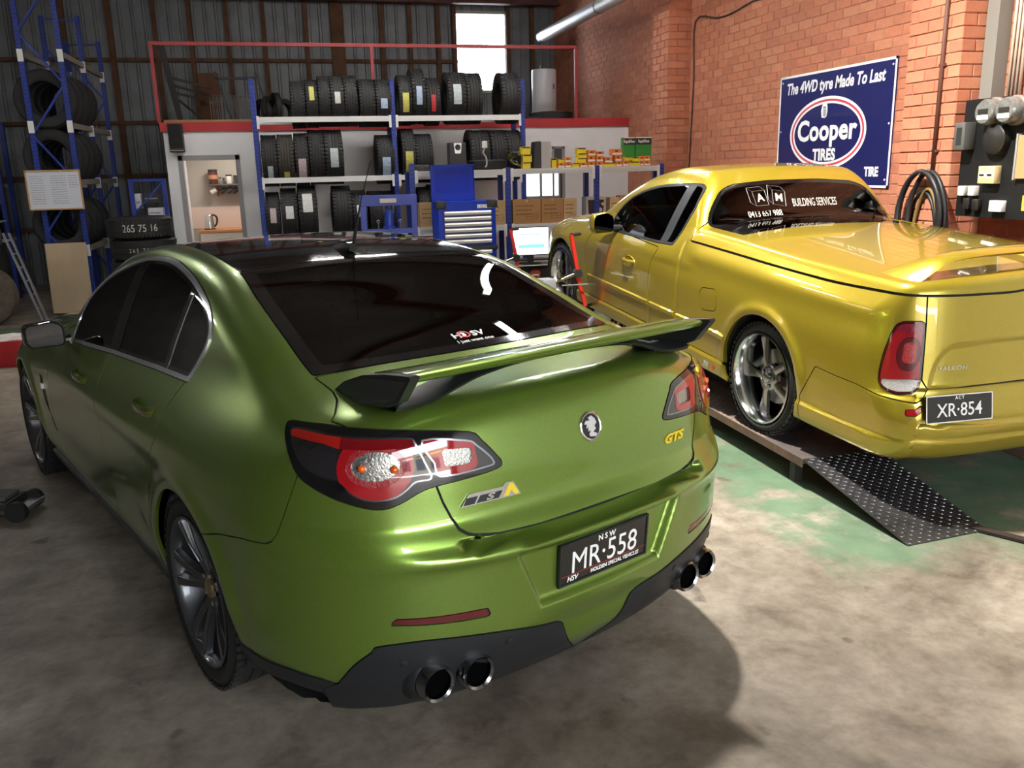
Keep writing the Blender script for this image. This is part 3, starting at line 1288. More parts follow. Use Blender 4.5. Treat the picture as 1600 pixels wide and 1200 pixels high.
clear, lensA, _ = lensA.carve(g_sz(ell(-.153, .988, .066, .039)), 0)
bar, lensA, _ = lensA.carve(g_sz([(.20, 1.10), (-.3, 1.10), (-.262, 1.031), (-.05, 1.031), (-.001, 1.039), (.108, 1.038), (.20, 1.03)]), 0)
barO, bar, _ = bar.carve(g_sz([(.2, 1.1), (-.055, 1.1), (-.05, 1.0), (.2, 1.0)]), 0)
redring, smoke, _ = lensA.carve(g_sz(ell(-.150, .984, .102, .092)), 0)
inring, redring, _ = redring.carve(g_sz(ell(-.153, .988, .080, .055)), 0)
lens(trimA, 'lens_trim', DCHROME, .003)
lens(trimB, 'lens_trim', DCHROME, .003)
lens(clear, 'clear_lens', CLEAR_LENS, -.006)
for i_, sx in enumerate((-1, 1)):
    for ax_, az_ in ((.640, .978), (.712, .985)):
        yb_l = -1.3
        lo_, hi_ = -1.5, 0.
        for _ in range(26):
            md = (lo_ + hi_) / 2
            if F_green(np.array([[ax_, md, az_]]))[0] < 0:
                hi_ = md
            else:
                lo_ = md
        MB().lathe([(0, -.012), (.009, -.008), (.012, 0), (.009, .008), (0, .012)], 14, Matrix.Translation((sx * ax_, hi_ + .002, az_))).build('bulb', AMBER_LENS, lights[i_], True)
lens(inring, 'lens_ring', mat('red_lens_led_ring', (.30, .008, .012), .15, coat=1., bump=(220, .9, .004)), .001)
lens(redring, 'red_lens', RED_LENS, .004)
lens(bar, 'red_lens', mat('red_lens_bar', (.16, .004, .007), .06, coat=1.), .003)
lens(barO, 'red_lens', mat('red_lens_corner', (.40, .014, .009), .06, coat=1.), .004)
lens(smoke, 'smoked_lens', SMOKE_LENS, .002)
clearB, lensB, _ = lensB.carve(g_sz(round_poly([(-.319, 1.016), (-.395, 1.007), (-.397, .966), (-.329, .967)], .012)), 0)
redB, smokeB, _ = lensB.carve(g_sz(round_poly([(-.25, 1.08), (-.395, 1.04), (-.412, .952), (-.312, .93)], .015)), 0)
lens(clearB, 'clear_lens', CLEAR_LENS, -.004)
lens(redB, 'red_lens', RED_LENS, .003)
lens(smokeB, 'smoked_lens', SMOKE_LENS, .002)

# boot lid (top and rear face in one), rear bumper, diffuser
TR = [(0, .876), (-.4, .878), (-.612, .883), (-.627, .833), (-.628, .785), (-.640, .74), (-.680, .679), (-.700, .60), (-.640, .49), (-.575, .42)]
TRz = [(-.239, 1.12), (-.239, 1.056), (-.306, .922), (-.322, .871), (-.343, .822), (-.363, .793), (-.386, .778), (-.406, .771), (-.469, .760), (-.578, .755),
       (-.72, .757), (-.9, .757), (-.9, 1.12)]


def g_boot(V):
    a = np.abs(V[:, 0])
    s_, z_ = (a + V[:, 1]) * RT, V[:, 2]
    on_rear = poly_sd(s_, z_, TRz)
    t = V[:, 2] + .6 * V[:, 1]
    xlim = np.interp(t, [.40, .49, .60, .654, .679, .74, .785, .833, .90], [.60, .65, .700, .712, .686, .642, .626, .627, .632])
    yfront = -.512 + .15 * a ** 2 - .004
    on_top = np.maximum.reduce([a - xlim, V[:, 1] - yfront, 1.055 - V[:, 2]])
    return np.minimum(on_rear, on_top)


cut('boot_groove_shade', lambda V: np.maximum.reduce([V[:, 2] - (.7425 + .10 * np.abs(V[:, 0]) ** 3), (.728 + .16 * np.abs(V[:, 0]) ** 3) - V[:, 2], np.abs(V[:, 0]) - .475]),
    ((0, .6), (-1.3, -.8), (.70, .80)), 0, SEAM, 0)  # green groove under the lid coloured black for its shade
boot = cut('boot_lid', g_boot, ((0, .8), (-1.3, -.35), (.7, 1.3)), .006, GREEN, .012)
DIFF = sp2([(-.003, .33), (-.06, .404), (-.118, .455), (-.140, .474), (-.26, .484), (-.394, .470), (-.513, .446), (-.610, .416), (-.634, .39)], 3, False) + [
    (-.655, .26), (-.66, .10), (.05, .10), (.05, .30)]
diff = cut('diffuser', g_sz(DIFF), bb_sz(DIFF, 0, 0), .003, SATIN_BLACK, .012, .004, split=True)
LIPC = [(-.655, .225), (-.9, .225), (-.9, .1), (-.655, .1)]
cut('bumper_lip', g_sz(LIPC), bb_sz(LIPC, 0, 0), .0, SATIN_BLACK, .008, .004)
SKR = [(.50, .315), (.302, .325), (.164, .338), (.054, .335), (.0, .325), (.05, .10), (.6, .1)]
LOW = [(.9, .262), (.302, .272), (.164, .285), (.054, .280), (.03, .10), (.9, .05)]
p, S, _ = S.carve(lambda V: np.maximum(g_sz(LOW)(V), V[:, 1] + .25), 0, bb_sz(LOW, .4, 0))
cut('rear_skirt', lambda V: np.maximum(g_sz(SKR)(V), V[:, 1] + .30), bb_sz(SKR, .4, 0), .003, SATIN_BLACK, .03, .006, split=True)
REF = [(-.173, .541), (-.197, .559), (-.435, .547), (-.443, .519)]
cut('reflector', g_sz(REF), bb_sz(REF, .2, 0), .004, DRED_LENS, .006, -.001, split=True)
BUM = [(.072, .955), (.117, .847), (.148, .778), (.168, .754), (.19, .742), (.289, .725), (.50, .660), (.7, .5), (.7, 0), (-1.0, 0), (-1.0, .752),
       (-.578, .752), (-.469, .757), (-.406, .768), (-.386, .775), (-.363, .79), (-.343, .82), (-.322, .869), (-.306, .92), (-.2, 1.0), (-.05, .95)]
cut('rear_bumper', lambda V: np.maximum(g_sz(BUM)(V), V[:, 1] + .05), ((0, 2), (-1.4, 0), (0, 1.05)), .004, GREEN, .012)

# doors
RD = [(.155, 1.09), (.211, 1.009), (.234, .963), (.238, .895), (.262, .84), (.317, .743), (.42, .62), (.47, .50), (.50, .30), (1.10, .295), (1.125, .6), (1.13, 1.07)]
FD = [(1.13, 1.07), (1.125, .6), (1.10, .295), (2.16, .295), (2.20, .5), (2.16, .8), (2.08, 1.0), (1.9, 1.05)]
cut('rear_door', lambda V: np.maximum(g_yz(RD)(V), -g_dlo(V) - .01), bb_yz(RD, .6), .006, GREEN, .012, split=True)
cut('front_door', lambda V: np.maximum(g_yz(FD)(V), -g_dlo(V) - .01), bb_yz(FD, .6), .006, GREEN, .012, split=True)
BON = mirror_poly([(0, 2.34), (-.5, 2.28), (-.70, 2.20), (-.76, 2.6), (-.74, 3.2), (-.66, 3.55), (0, 3.72)])
cut('bonnet', lambda V: np.maximum(g_xy(BON)(V), .75 - V[:, 2]), ((0, .9), (2.1, 3.9), (.7, 1.2)), .006, GREEN, .012)
S.build('body_shell', GREEN, car, .014)
sm = Surf.join(seams)
sm.V = sm.V - sm.N * .007
sm.build('panel_gaps', SEAM, car)


def on_green(x, z, y0=-1.6, y1=0.):
    """rear-face depth y at (x, z)"""
    a, b = y0, y1
    for _ in range(30):
        m = (a + b) / 2
        if F_green(np.array([[x, m, z]]))[0] < 0:
            b = m
        else:
            a = m
    return b


def normal_at(Ff, P):
    e = 1e-3
    n = np.array([Ff(np.array([P]) + np.eye(3)[k] * e)[0] - Ff(np.array([P]) - np.eye(3)[k] * e)[0] for k in range(3)])
    return Vector(n / np.linalg.norm(n))


# wheel housings, wheels
def liner(parent, wy, wz, sx, r=.385, x_in=.50, x_out=.90):
    """arched wheel housing, open at the bottom"""
    V, Fq = [], []
    n_ = 28
    for k in range(n_ + 1):
        t = R(-22) + R(224) * k / n_
        V += [(sx * x_in, wy + r * math.cos(t), wz + r * math.sin(t)), (sx * x_out, wy + r * math.cos(t), wz + r * math.sin(t))]
    for k in range(n_):
        Fq.append((2 * k, 2 * k + 1, 2 * k + 3, 2 * k + 2))
    Fq.append(tuple(2 * k for k in range(n_ + 1)))
    return MB().add(V, Fq).build('wheel_housing', mat('wheel_housing', (.006, .006, .006), .95), parent)


def green_wheel(parent, wy, sx, R0, w, x_out):
    """wheel with twin five-spoke rim; local z is outward"""
    wh = bpy.data.objects.new('wheel', None)
    link(wh, parent)
    wh.location = (sx * x_out, wy, R0)
    wh.rotation_euler = (0, R(90) * sx, 0)
    # local z points outward (sx side); tyre spans z from -w to 0
    t = MB().lathe([(r, -h) for r, h in tyre_profile(R0, .262, w)], 72, closed=True)
    add = MB()
    add_sipes(add, R0, w, 64)
    t.add([(a, b, -c) for a, b, c in add.V], [f[::-1] for f in add.F])
    t.build('tyre', RUBBER, wh, 40)
    MB().lathe([(.262, -.012), (.270, -.008), (.270, -.002), (.262, .0), (.256, -.006), (.250, -.03), (.240, -.10), (.236, -w + .03), (.262, -w + .01)], 64, cap=False
               ).build('rim', RIM_DARK, wh, 40)
    sec = [(.045, .026, -.055, .035), (.10, .017, -.040, .03), (.17, .016, -.022, .026), (.256, .024, -.010, .022)]
    for k in range(5):
        sp = MB()
        for q in (-1, 1):
            M = Matrix.Rotation(R(72 * k + 90) + q * R(9.5), 4, 'Z')
            # a tapered, dished arm from the hub to the rim, with bright machined edges
            V, Fq = [], []
            for r_, hw, zt, th in sec:
                tw = q * (r_ - .05) * .05
                V += [(r_, -hw + tw, zt - th), (r_, hw + tw, zt - th), (r_, hw * .72 + tw, zt), (r_, -hw * .72 + tw, zt)]
            for i in range(3):
                o = i * 4
                for j in range(4):
                    Fq.append((o + j, o + (j + 1) % 4, o + 4 + (j + 1) % 4, o + 4 + j))
            Fq.append((3, 2, 1, 0))
            sp.cur = 0
            sp.add(V, Fq, M)
            sp.cur = 1
            for s2 in (-1, 1):
                pts = [M @ Vector((r_, s2 * hw * .74 + q * (r_ - .05) * .05, zt + .0005)) for r_, hw, zt, th in sec]
                for p0, p1 in zip(pts[1:-1], pts[2:]):
                    sp.bar(p0, p1, .0045, .002, (0, 0, 1))
        sp.build('spoke', [RIM_DARK, RIM_CUT], wh, 35)
    MB().lathe([(.0, -.09), (.085, -.085), (.085, -.062), (.060, -.052), (.0, -.052)], 40).build('hub', RIM_DARK, wh, 35)
    MB().lathe([(.034, -.053), (.034, -.044), (.028, -.040), (0, -.039)], 28).build('hub_cap', mat('bronze_cap', (.32, .23, .10), .4, .6), wh, 40)
    for k in range(5):
        a = R(72 * k + 54)
        MB().lathe([(.011, -.062), (.011, -.046), (.007, -.044), (0, -.044)], 6, Matrix.Translation((.056 * math.cos(a), .056 * math.sin(a), 0))).build('wheel_nut', CHROME, wh)
    MB().lathe([(.09, -.135), (.185, -.135), (.185, -.108), (.09, -.108)], 48, closed=True).build('brake_disc', STEEL, wh, 40)
    cal = MB()
    for k in range(8):
        a0 = R(-38 + 8 * k)
        M = Matrix.Rotation(a0, 4, 'Z')
        cal.box(.145, -.013, -.150, .215, .013, -.088, M)
    c = cal.build('brake_caliper', CAL_YELLOW, wh)
    return wh


for wy in (0, 2.915):
    for sx in (-1, 1):
        liner(car, wy, .35, sx)
        green_wheel(car, wy, sx, .35 if wy == 0 else .345, .275 if wy == 0 else .255, .925 if wy == 0 else .915)

# rear wing: blade, end plates folding into struts
mb = MB()
secs = []
for k in range(41):
    x = -.585 + 1.17 * k / 40
    u = x / .585
    yo = .015 * u * u
    zo = -.004 * u ** 2 + .0
    le = -.790 + .02 * u * u
    prof = [(-.965, 1.2385), (-.973, 1.231), (-.965, 1.217), (-.92, 1.203), (-.86, 1.198), (-.80, 1.200), (le, 1.207), (le + .004, 1.213), (-.80, 1.220), (-.85, 1.229), (-.91, 1.236)]
    secs.append([(x, py + yo, pz + zo) for py, pz in prof])
n = len(secs[0])
V = [p for s_ in secs for p in s_]
Fq = [(i * n + j, (i + 1) * n + j, (i + 1) * n + (j + 1) % n, i * n + (j + 1) % n) for i in range(40) for j in range(n)]
Fq += [tuple(range(n)), tuple(range(40 * n + n - 1, 40 * n - 1, -1))]
mb.add(V, Fq)
wing = mb.build('rear_wing', GREEN, car, 50)
for sx in (-1, 1):
    ep = [(-.545, 1.122), (-.62, 1.165), (-.735, 1.203), (-.86, 1.226), (-.985, 1.241), (-.99, 1.234), (-.925, 1.16), (-.868, 1.135), (-.75, 1.118), (-.60, 1.108)]
    mb = MB()
    M = frame_mat((sx * .585, 0, 0), (0, 1, 0), (0, 0, 1))
    mb.prism(ep, .03 * sx, M)
    e = mb.build('wing_end_plate', SATIN_BLACK, wing, 30)
    inset = [(p[0] * .86 - .11, 1.175 + (p[1] - 1.175) * .70) for p in ep]
    MB().prism(inset, .004 * sx, frame_mat((sx * .613, 0, 0), (0, 1, 0), (0, 0, 1))).build('wing_end_plate', mat('satin_black_panel', (.03, .031, .034), .35), wing)
    # strut curling from the foot of the end plate up beneath the blade
    mb = MB()
    path = spline([(sx * .60, -.84, 1.135), (sx * .53, -.84, 1.132), (sx * .46, -.845, 1.142), (sx * .39, -.855, 1.165), (sx * .32, -.865, 1.185), (sx * .20, -.87, 1.199), (sx * .05, -.87, 1.202)], 5)
    V, Fq = [], []
    for i, p in enumerate(path):
        f = i / (len(path) - 1)
        c = .10 - .045 * f
        th = .014 - .008 * f
        V += [(p.x, p.y - c * .5, p.z), (p.x, p.y, p.z + th), (p.x, p.y + c, p.z + .004), (p.x, p.y + c, p.z - th), (p.x, p.y - c * .4, p.z - th)]
    for i in range(len(path) - 1):
        for j in range(5):
            Fq.append((i * 5 + j, i * 5 + (j + 1) % 5, i * 5 + 5 + (j + 1) % 5, i * 5 + 5 + j))
    mb.add(V, Fq)
    mb.box(sx * .50 - .05, -.86, 1.105, sx * .50 + .05, -.70, 1.137)
    mb.build('wing_strut', SATIN_BLACK, wing, 50)

# exhaust tips set in black sleeves
for x in (-.584, -.46, .46, .584):
    ye = -.975 - (.025 if abs(x) < .5 else 0)
    M = Matrix.Translation((x, ye, .340)) @ Matrix.Rotation(R(90), 4, 'X')
    ex = MB()
    ex.lathe([(.043, .030), (.050, .036), (.055, .028), (.055, -.25), (.047, -.25), (.046, .015)], 44, M, closed=True)
    e = ex.build('exhaust_tip', DCHROME, car, 40)
    MB().lathe([(.0, .012), (.0455, .012), (.0455, -.03), (0, -.03)], 32, M).build('pipe_bore', mat('bore_black', (.002, .002, .002), 1., spec=.0), e)  # matte black plug closing the pipe bore
    MB().lathe([(.057, -.005), (.064, -.012), (.070, -.06), (.070, -.25), (.057, -.25)], 40, M, closed=True).build('exhaust_sleeve', SATIN_BLACK, e, 40)
for sx in (-1, 1):
    MB().box(min(sx * .395, sx * .650), -.955, .262, max(sx * .395, sx * .650), -.72, .415, bevel=.045).build('exhaust_pod', SATIN_BLACK, car, 40)
# parking sensors in the diffuser
for x in (-.66, -.36, .36, .66):
    z = .415
    y = on_green(x, z)
    nrm = normal_at(F_green, (x, y, z))
    M = Matrix.Translation((x, y, z)) @ nrm.to_track_quat('Z', 'Y').to_matrix().to_4x4()
    MB().lathe([(.012, .0), (.012, .006), (.009, .0075), (0, .0075)], 20, M).build('parking_sensor', mat('sensor_black', (.012, .012, .013), .5), car, 40)

# aerial
mb = MB()
fin = [(-.10, 0), (-.08, .012), (-.02, .022), (.03, .028), (.055, .022), (.06, 0)]
MB().prism([(a, b * 1.4) for a, b in fin], .03, frame_mat((-.015, .43, 1.44), (0, -1, 0), (0, 0, 1))).build('aerial_base', GLOSS_BLACK, car, 40)
MB().tube([(0, .415, 1.47), (.0, .37, 1.56), (0, .33, 1.64)], [.008, .0055, .003], 8).build('aerial', SATIN_BLACK, car, 60)
MB().tube([(0, .33, 1.64), (0, .23, 1.80)], .002, 6).build('aerial', SATIN_BLACK, car)

# number plate
pz = .597
ptop, pbot = pz + .066, pz - .066
yt, yb = on_green(0, .665) - .004, on_green(0, .525) - .004
MP = frame_mat((.006, (yt + yb) / 2 - .004, pz), (1, 0, 0), (0, yt - yb, .14))
plate = MB()
plate.box(-.186, -.067, -.006, .186, .067, 0, MP)
plate = plate.build('number_plate', mat('plate_black', (.012, .012, .013), .25, coat=.5), car)
fr = MB()
for a in ((-.190, .064, .190, .071), (-.190, -.071, .190, -.064), (-.190, -.071, -.183, .071), (.183, -.071, .190, .071)):
    fr.box(a[0], a[1], -.008, a[2], a[3], .003, MP)
fr.build('plate_frame', SATIN_BLACK, plate)
up = Matrix.Translation((0, 0, .0008))
MP2 = MP @ up
text_obj('plate_lettering', 'MR·558', .104, WHITE_PAINT, plate, MP2 @ Matrix.Translation((.0, -.004, 0)), .0012, bold=0, xscale=.88, spacing=1.0)
text_obj('plate_lettering', 'N S W', .026, WHITE_PAINT, plate, MP2 @ Matrix.Translation((.005, .050, 0)), .0012, bold=.0006)
text_obj('plate_lettering', 'HOLDEN SPECIAL VEHICLES', .0185, WHITE_PAINT, plate, MP2 @ Matrix.Translation((.048, -.053, 0)), .0012, bold=.0004, xscale=.92)
text_obj('plate_lettering', 'HSV', .024, WHITE_PAINT, plate, MP2 @ Matrix.Translation((-.135, -.053, 0)), .0012, bold=.0005, shear=.25)
MB().box(-.182, -.0405, 0, .182, -.0385, .0008, MP).build('plate_line', mat('red_line', (.35, .03, .02), .5), plate)

# badges on the boot
by = on_green(0, .988)
nb = normal_at(F_green, (0, by, .988))
MBd = Matrix.Translation((0, by, .988)) @ nb.to_track_quat('Z', 'Y').to_matrix().to_4x4()
b = MB().lathe([(.046, -.004), (.046, .004), (.043, .006), (.039, .004)], 48, MBd @ Matrix.Diagonal((.93, 1, 1, 1))).build('boot_badge', CHROME, car, 40)
MB().lathe([(.0395, .0), (.0395, .004), (0, .0042)], 40, MBd @ Matrix.Diagonal((.93, 1, 1, 1))).build('badge_field', SATIN_BLACK, b)
lion = [(-.010, -.030), (.012, -.034), (.020, -.026), (.004, -.018), (.016, -.010), (.012, .0), (.022, .008), (.016, .022), (.004, .032), (-.010, .028), (-.006, .018),
        (-.020, .020), (-.028, .010), (-.018, .008), (-.024, -.004), (-.014, -.002), (-.016, -.014), (-.004, -.012), (-.014, -.022)]
MB().prism(lion, .0035, MBd @ Matrix.Translation((0, 0, .0035))).build('badge_emblem', mat('badge_silver', (.66, .66, .68), .35, .5), b)


def rear_frame(x, z, tilt=0):
    y = on_green(x, z)
    nn = normal_at(F_green, (x, y, z))
    xd = Vector((-nn.y, nn.x, 0)).normalized()
    if xd.x < 0:
        xd = -xd
    yd = nn.cross(xd)
    if yd.z < 0:
        yd = -yd
    xd2 = xd * math.cos(tilt) + yd * math.sin(tilt)
    return frame_mat(Vector((x, y, z)) + nn * .0015, xd2, yd)


text_obj('model_badge', 'GTS', .040, YELLOW_PAINT, car, rear_frame(.385, .868), .004, bold=.0018, shear=.35, xscale=1.45)
Mb = rear_frame(-.383, .864)
ls = MB().prism([(-.098, -.017), (.03, -.017), (.045, -.017), (.098, -.017), (.075, .026), (.050, .026), (.040, .016), (-.070, .016)], .002, Mb).build('engine_badge', CHROME, car)
MB().prism([(-.090, -.0135), (-.055, -.0135), (-.042, .006), (-.078, .006)], .003, Mb).build('badge_mark', SATIN_BLACK, ls)
MB().prism([(-.048, -.0135), (.024, -.0135), (.038, .006), (-.034, .006)], .003, Mb).build('badge_mark', SATIN_BLACK, ls)
text_obj('badge_mark', 'S', .024, CHROME, ls, Mb @ Matrix.Translation((-.006, -.0035, .0035)), .001, bold=.001, shear=.3, xscale=2.0)
MB().prism([(.040, -.0135), (.062, .022), (.073, .022), (.092, -.0135), (.078, -.0135), (.066, .002), (.056, -.0135)], .003, Mb).build('badge_mark', YELLOW_PAINT, ls)


def top_point(Ff, x, y):
    a, b = 1.0, 1.7
    for _ in range(30):
        m = (a + b) / 2
        if Ff(np.array([[x, y, m]]))[0] < 0:
            a = m
        else:
            b = m
    return b


def glass_frame(x, y, off=.002):
    z = top_point(F_green, x, y)
    nn = normal_at(F_green, (x, y, z))
    yd = Vector((0, 1, 0)) - nn * nn.y
    return frame_mat(Vector((x, y, z)) + nn * off, Vector((1, 0, 0)) - nn * nn.x, yd)


text_obj('window_sticker', 'H   SV', .052, WHITE_PAINT, rear_window, glass_frame(-.015, -.405), .001, bold=.001, shear=.15)
text_obj('window_sticker', 'I just want one', .030, WHITE_PAINT, rear_window, glass_frame(-.015, -.452), .001, shear=.2, xscale=.85)
MB().lathe([(.019, 0), (.025, 0), (.025, .001), (.019, .001)], 28, glass_frame(-.030, -.402, .0025), closed=True).build('window_sticker', mat('sticker_red', (.6, .03, .03), .5), rear_window)
text_obj('window_sticker', '3', .036, WHITE_PAINT, rear_window, glass_frame(-.030, -.402), .001, bold=.002)
# demister lines on the rear glass
dm = MB()
_k, _q = np.meshgrid(np.arange(17), np.arange(11), indexing='ij')
_x0 = -.50 + .1 * _q
_X = _x0 * (1 + .1 * (_k / 17))
_Y = .20 - .038 * _k - .05 * (1 - (_x0 / .5) ** 2) * (_k / 17)
_lo, _hi = np.full(_X.shape, 1.0), np.full(_X.shape, 1.7)
for _ in range(24):
    _m = (_lo + _hi) / 2
    _in = F_green(np.stack([_X, _Y, _m], -1)) < 0
    _lo, _hi = np.where(_in, _m, _lo), np.where(_in, _hi, _m)
for k in range(17):
    dm.tube([(_X[k, q], _Y[k, q], _hi[k, q] - .004) for q in range(11)], .0009, 3)
dm.build('demister_wires', mat('demister_wire', (.10, .06, .04), .5), rear_window)['kind'] = 'stuff'

def side_green(y, z):
    a, b = .5, 1.1
    for _ in range(24):
        m = (a + b) / 2
        if F_green(np.array([[-m, y, z]]))[0] < 0:
            a = m
        else:
            b = m
    return b


# door handles, mirrors, fender vents
for sx in (-1, 1):
    for hy, hz in ((.44, .925), (1.42, .875)):
        xs = side_green(hy, hz)
        hd = MB()
        pts = [(sx * (xs - .012), hy - .10, hz), (sx * (xs + .022), hy - .075, hz), (sx * (xs + .030), hy, hz), (sx * (xs + .022), hy + .075, hz), (sx * (xs - .012), hy + .10, hz)]
        V, Fq = [], []
        pth = spline(pts, 5)
        for p in pth:
            V += [(p.x, p.y, p.z - .018), (p.x + sx * .006, p.y, p.z - .008), (p.x + sx * .006, p.y, p.z + .008), (p.x, p.y, p.z + .018), (p.x - sx * .010, p.y, p.z)]
        for i in range(len(pth) - 1):
            for j in range(5):
                Fq.append((i * 5 + j, i * 5 + (j + 1) % 5, i * 5 + 5 + (j + 1) % 5, i * 5 + 5 + j))
        hd.add(V, Fq)
        hd.build('door_handle', mat('green_chrome_handle', (.33, .40, .10), .12, .9, coat=1.), car, 60)
    # mirror, glass turned outward a little
    mr = MB()
    shell = round_poly([(-.115, -.065), (.09, -.075), (.118, -.045), (.118, .035), (.10, .055), (-.06, .075), (-.115, .045)], .03)
    k = len(shell)
    mx, my, mz_ = .952, 1.925, 1.012

    def mpt(p, f, dy, s_=sx):
        ox = p[0] * f * .76
        return (s_ * (mx + ox), my + dy + .364 * ox, mz_ + p[1] * f * .92)
    V, Fq = [], []
    for f, dy in ((.96, -.050), (1.0, -.04), (1.0, 0), (.9, .05), (.62, .09), (.2, .105)):
        V += [mpt(p, f, dy) for p in shell]
    for i in range(5):
        for j in range(k):
            Fq.append((i * k + j, i * k + (j + 1) % k, (i + 1) * k + (j + 1) % k, (i + 1) * k + j))
    Fq.append(tuple(range(5 * k, 6 * k)))
    mr.add(V, Fq)
    m_ = mr.build('door_mirror', GLOSS_BLACK, car, 50)
    MB().add([mpt(p, .96, -.049) for p in shell], [tuple(range(k))]).build('mirror_rim', GLOSS_BLACK, m_)
    MB().add([mpt(p, .86, -.052) for p in shell], [tuple(range(k))]).build('mirror_glass', mat('mirror_glass', (.30, .31, .33), .03, 1.), m_)
    MB().box(min(sx * .80, sx * .90), 1.92, .955, max(sx * .80, sx * .90), 1.99, .985, bevel=.008).build('mirror_arm', GLOSS_BLACK, m_)
    # fender vent with small badge
    vt = MB()
    vp = [(2.375, .725), (2.340, .725), (2.292, .60), (2.205, .43), (2.228, .43), (2.330, .60)]
    V = [(sx * (side_green(y, z) + .004), y, z) for y, z in vp]
    vt.add(V, [(0, 1, 2, 5), (5, 2, 3, 4)] if sx > 0 else [(5, 2, 1, 0), (4, 3, 2, 5)])
    vent = vt.build('fender_vent', mat('vent_black', (.003, .003, .003), .9, spec=.05), car)
    MB().box(min(sx * .915, sx * .934), 2.318, .650, max(sx * .915, sx * .934), 2.350, .68).build('vent_badge', WHITE_PAINT, vent)
    # mud flap / splitter behind nothing else

# cabin: floor, seats, parcel shelf, dash, steering wheel
cb = MB()
cb.box(-.70, -.45, .30, .70, 2.3, .34)
cb.box(-.70, -.75, .34, .70, -.35, 1.05)
cb.build('cabin_floor', CABIN, car)
MB().box(-.66, -.50, 1.04, .66, .02, 1.07).build('parcel_shelf', CABIN, car)
MB().box(-.70, 1.75, .70, .70, 2.2, 1.0, bevel=.04).build('dashboard', CABIN, car)
SEATM = mat('seat_fabric', (.016, .016, .018), .8)


def seat(parent, x, y, w, name='seat', head=True):
    mb = MB()
    mb.box(x - w / 2, y, .34, x + w / 2, y + .5, .60, bevel=.05)
    M = Matrix.Translation((x, y + .04, .55)) @ Matrix.Rotation(R(-18), 4, 'X').inverted()
    mb.box(-w / 2, -.09, 0, w / 2, .07, .62, M, bevel=.05)
    o = mb.build(name, SEATM, parent, 40)
    if not head:
        return o
    hr = MB()
    hr.box(-.14, -.07, .64, .14, .04, .83, M, bevel=.04)
    hr.build('headrest', SEATM, o, 40)
    return o


for x in (-.37, .37):
    seat(car, x, 1.0, .50)
seat(car, 0, .30, 1.25, 'rear_bench', False)
for x in (-.38, .38):
    MB().box(x - .13, .06, 1.02, x + .13, .14, 1.17, bevel=.04).build('headrest', SEATM, car, 40)
MB().lathe([(.19, 0), (.2, .014), (.19, .028), (.175, .014)], 32, Matrix.Translation((.37, 1.72, .93)) @ Matrix.Rotation(R(65), 4, 'X'), closed=True).build(
    'steering_wheel', CABIN, car, 60)
# ---------------------------------------------------------------- yellow utility
uWp = pw([-1.2, -.9, -.4, 0, .5, 1.2, 2.5, 3.1, 3.6, 4.0], [.84, .89, .925, .935, .925, .92, .915, .915, .87, .74])
uWz = pw([.12, .2, .35, .5, .7, .85, .95, 1.05, 1.2], [-.08, -.03, -.01, 0, .0, -.015, -.04, -.09, -.2])
uTd = pw([-1.3, -1.0, .9, 1.5, 2.4, 2.75, 3.2, 3.6, 3.9, 4.1], [1.105, 1.12, 1.135, 1.06, 1.03, .985, .925, .85, .73, .55])
uRc = pw([.12, .3, .42, .5, .56, .62, 1.0, 1.1], [-1.05, -1.15, -1.18, -1.16, -1.13, -1.11, -1.06, -1.04])
uFc = pw([.12, .25, .45, .6, .75, .9], [3.85, 3.95, 4.0, 4.0, 3.95, 3.8])
uWb = pw([.7, 1.0, 1.5, 2.0, 2.5, 3.0], [.825, .84, .845, .825, .775, .70])
uTg = pw([.6, .9, 1.1, 1.25, 1.5, 1.9, 2.2, 2.6, 2.9, 3.1], [.7, 1.06, 1.37, 1.455, 1.457, 1.385, 1.27, 1.06, .92, .80])
U_REC = sp2([(-.70, .585), (-.672, .70), (-.615, .775), (-.5, .796), (0, .80), (.5, .796), (.615, .775), (.672, .70), (.70, .585)], 3, False) + [(.5, .55), (-.5, .55)]
U_STEP = [(-.40, .60), (-.43, .30), (.43, .30), (.40, .60)]


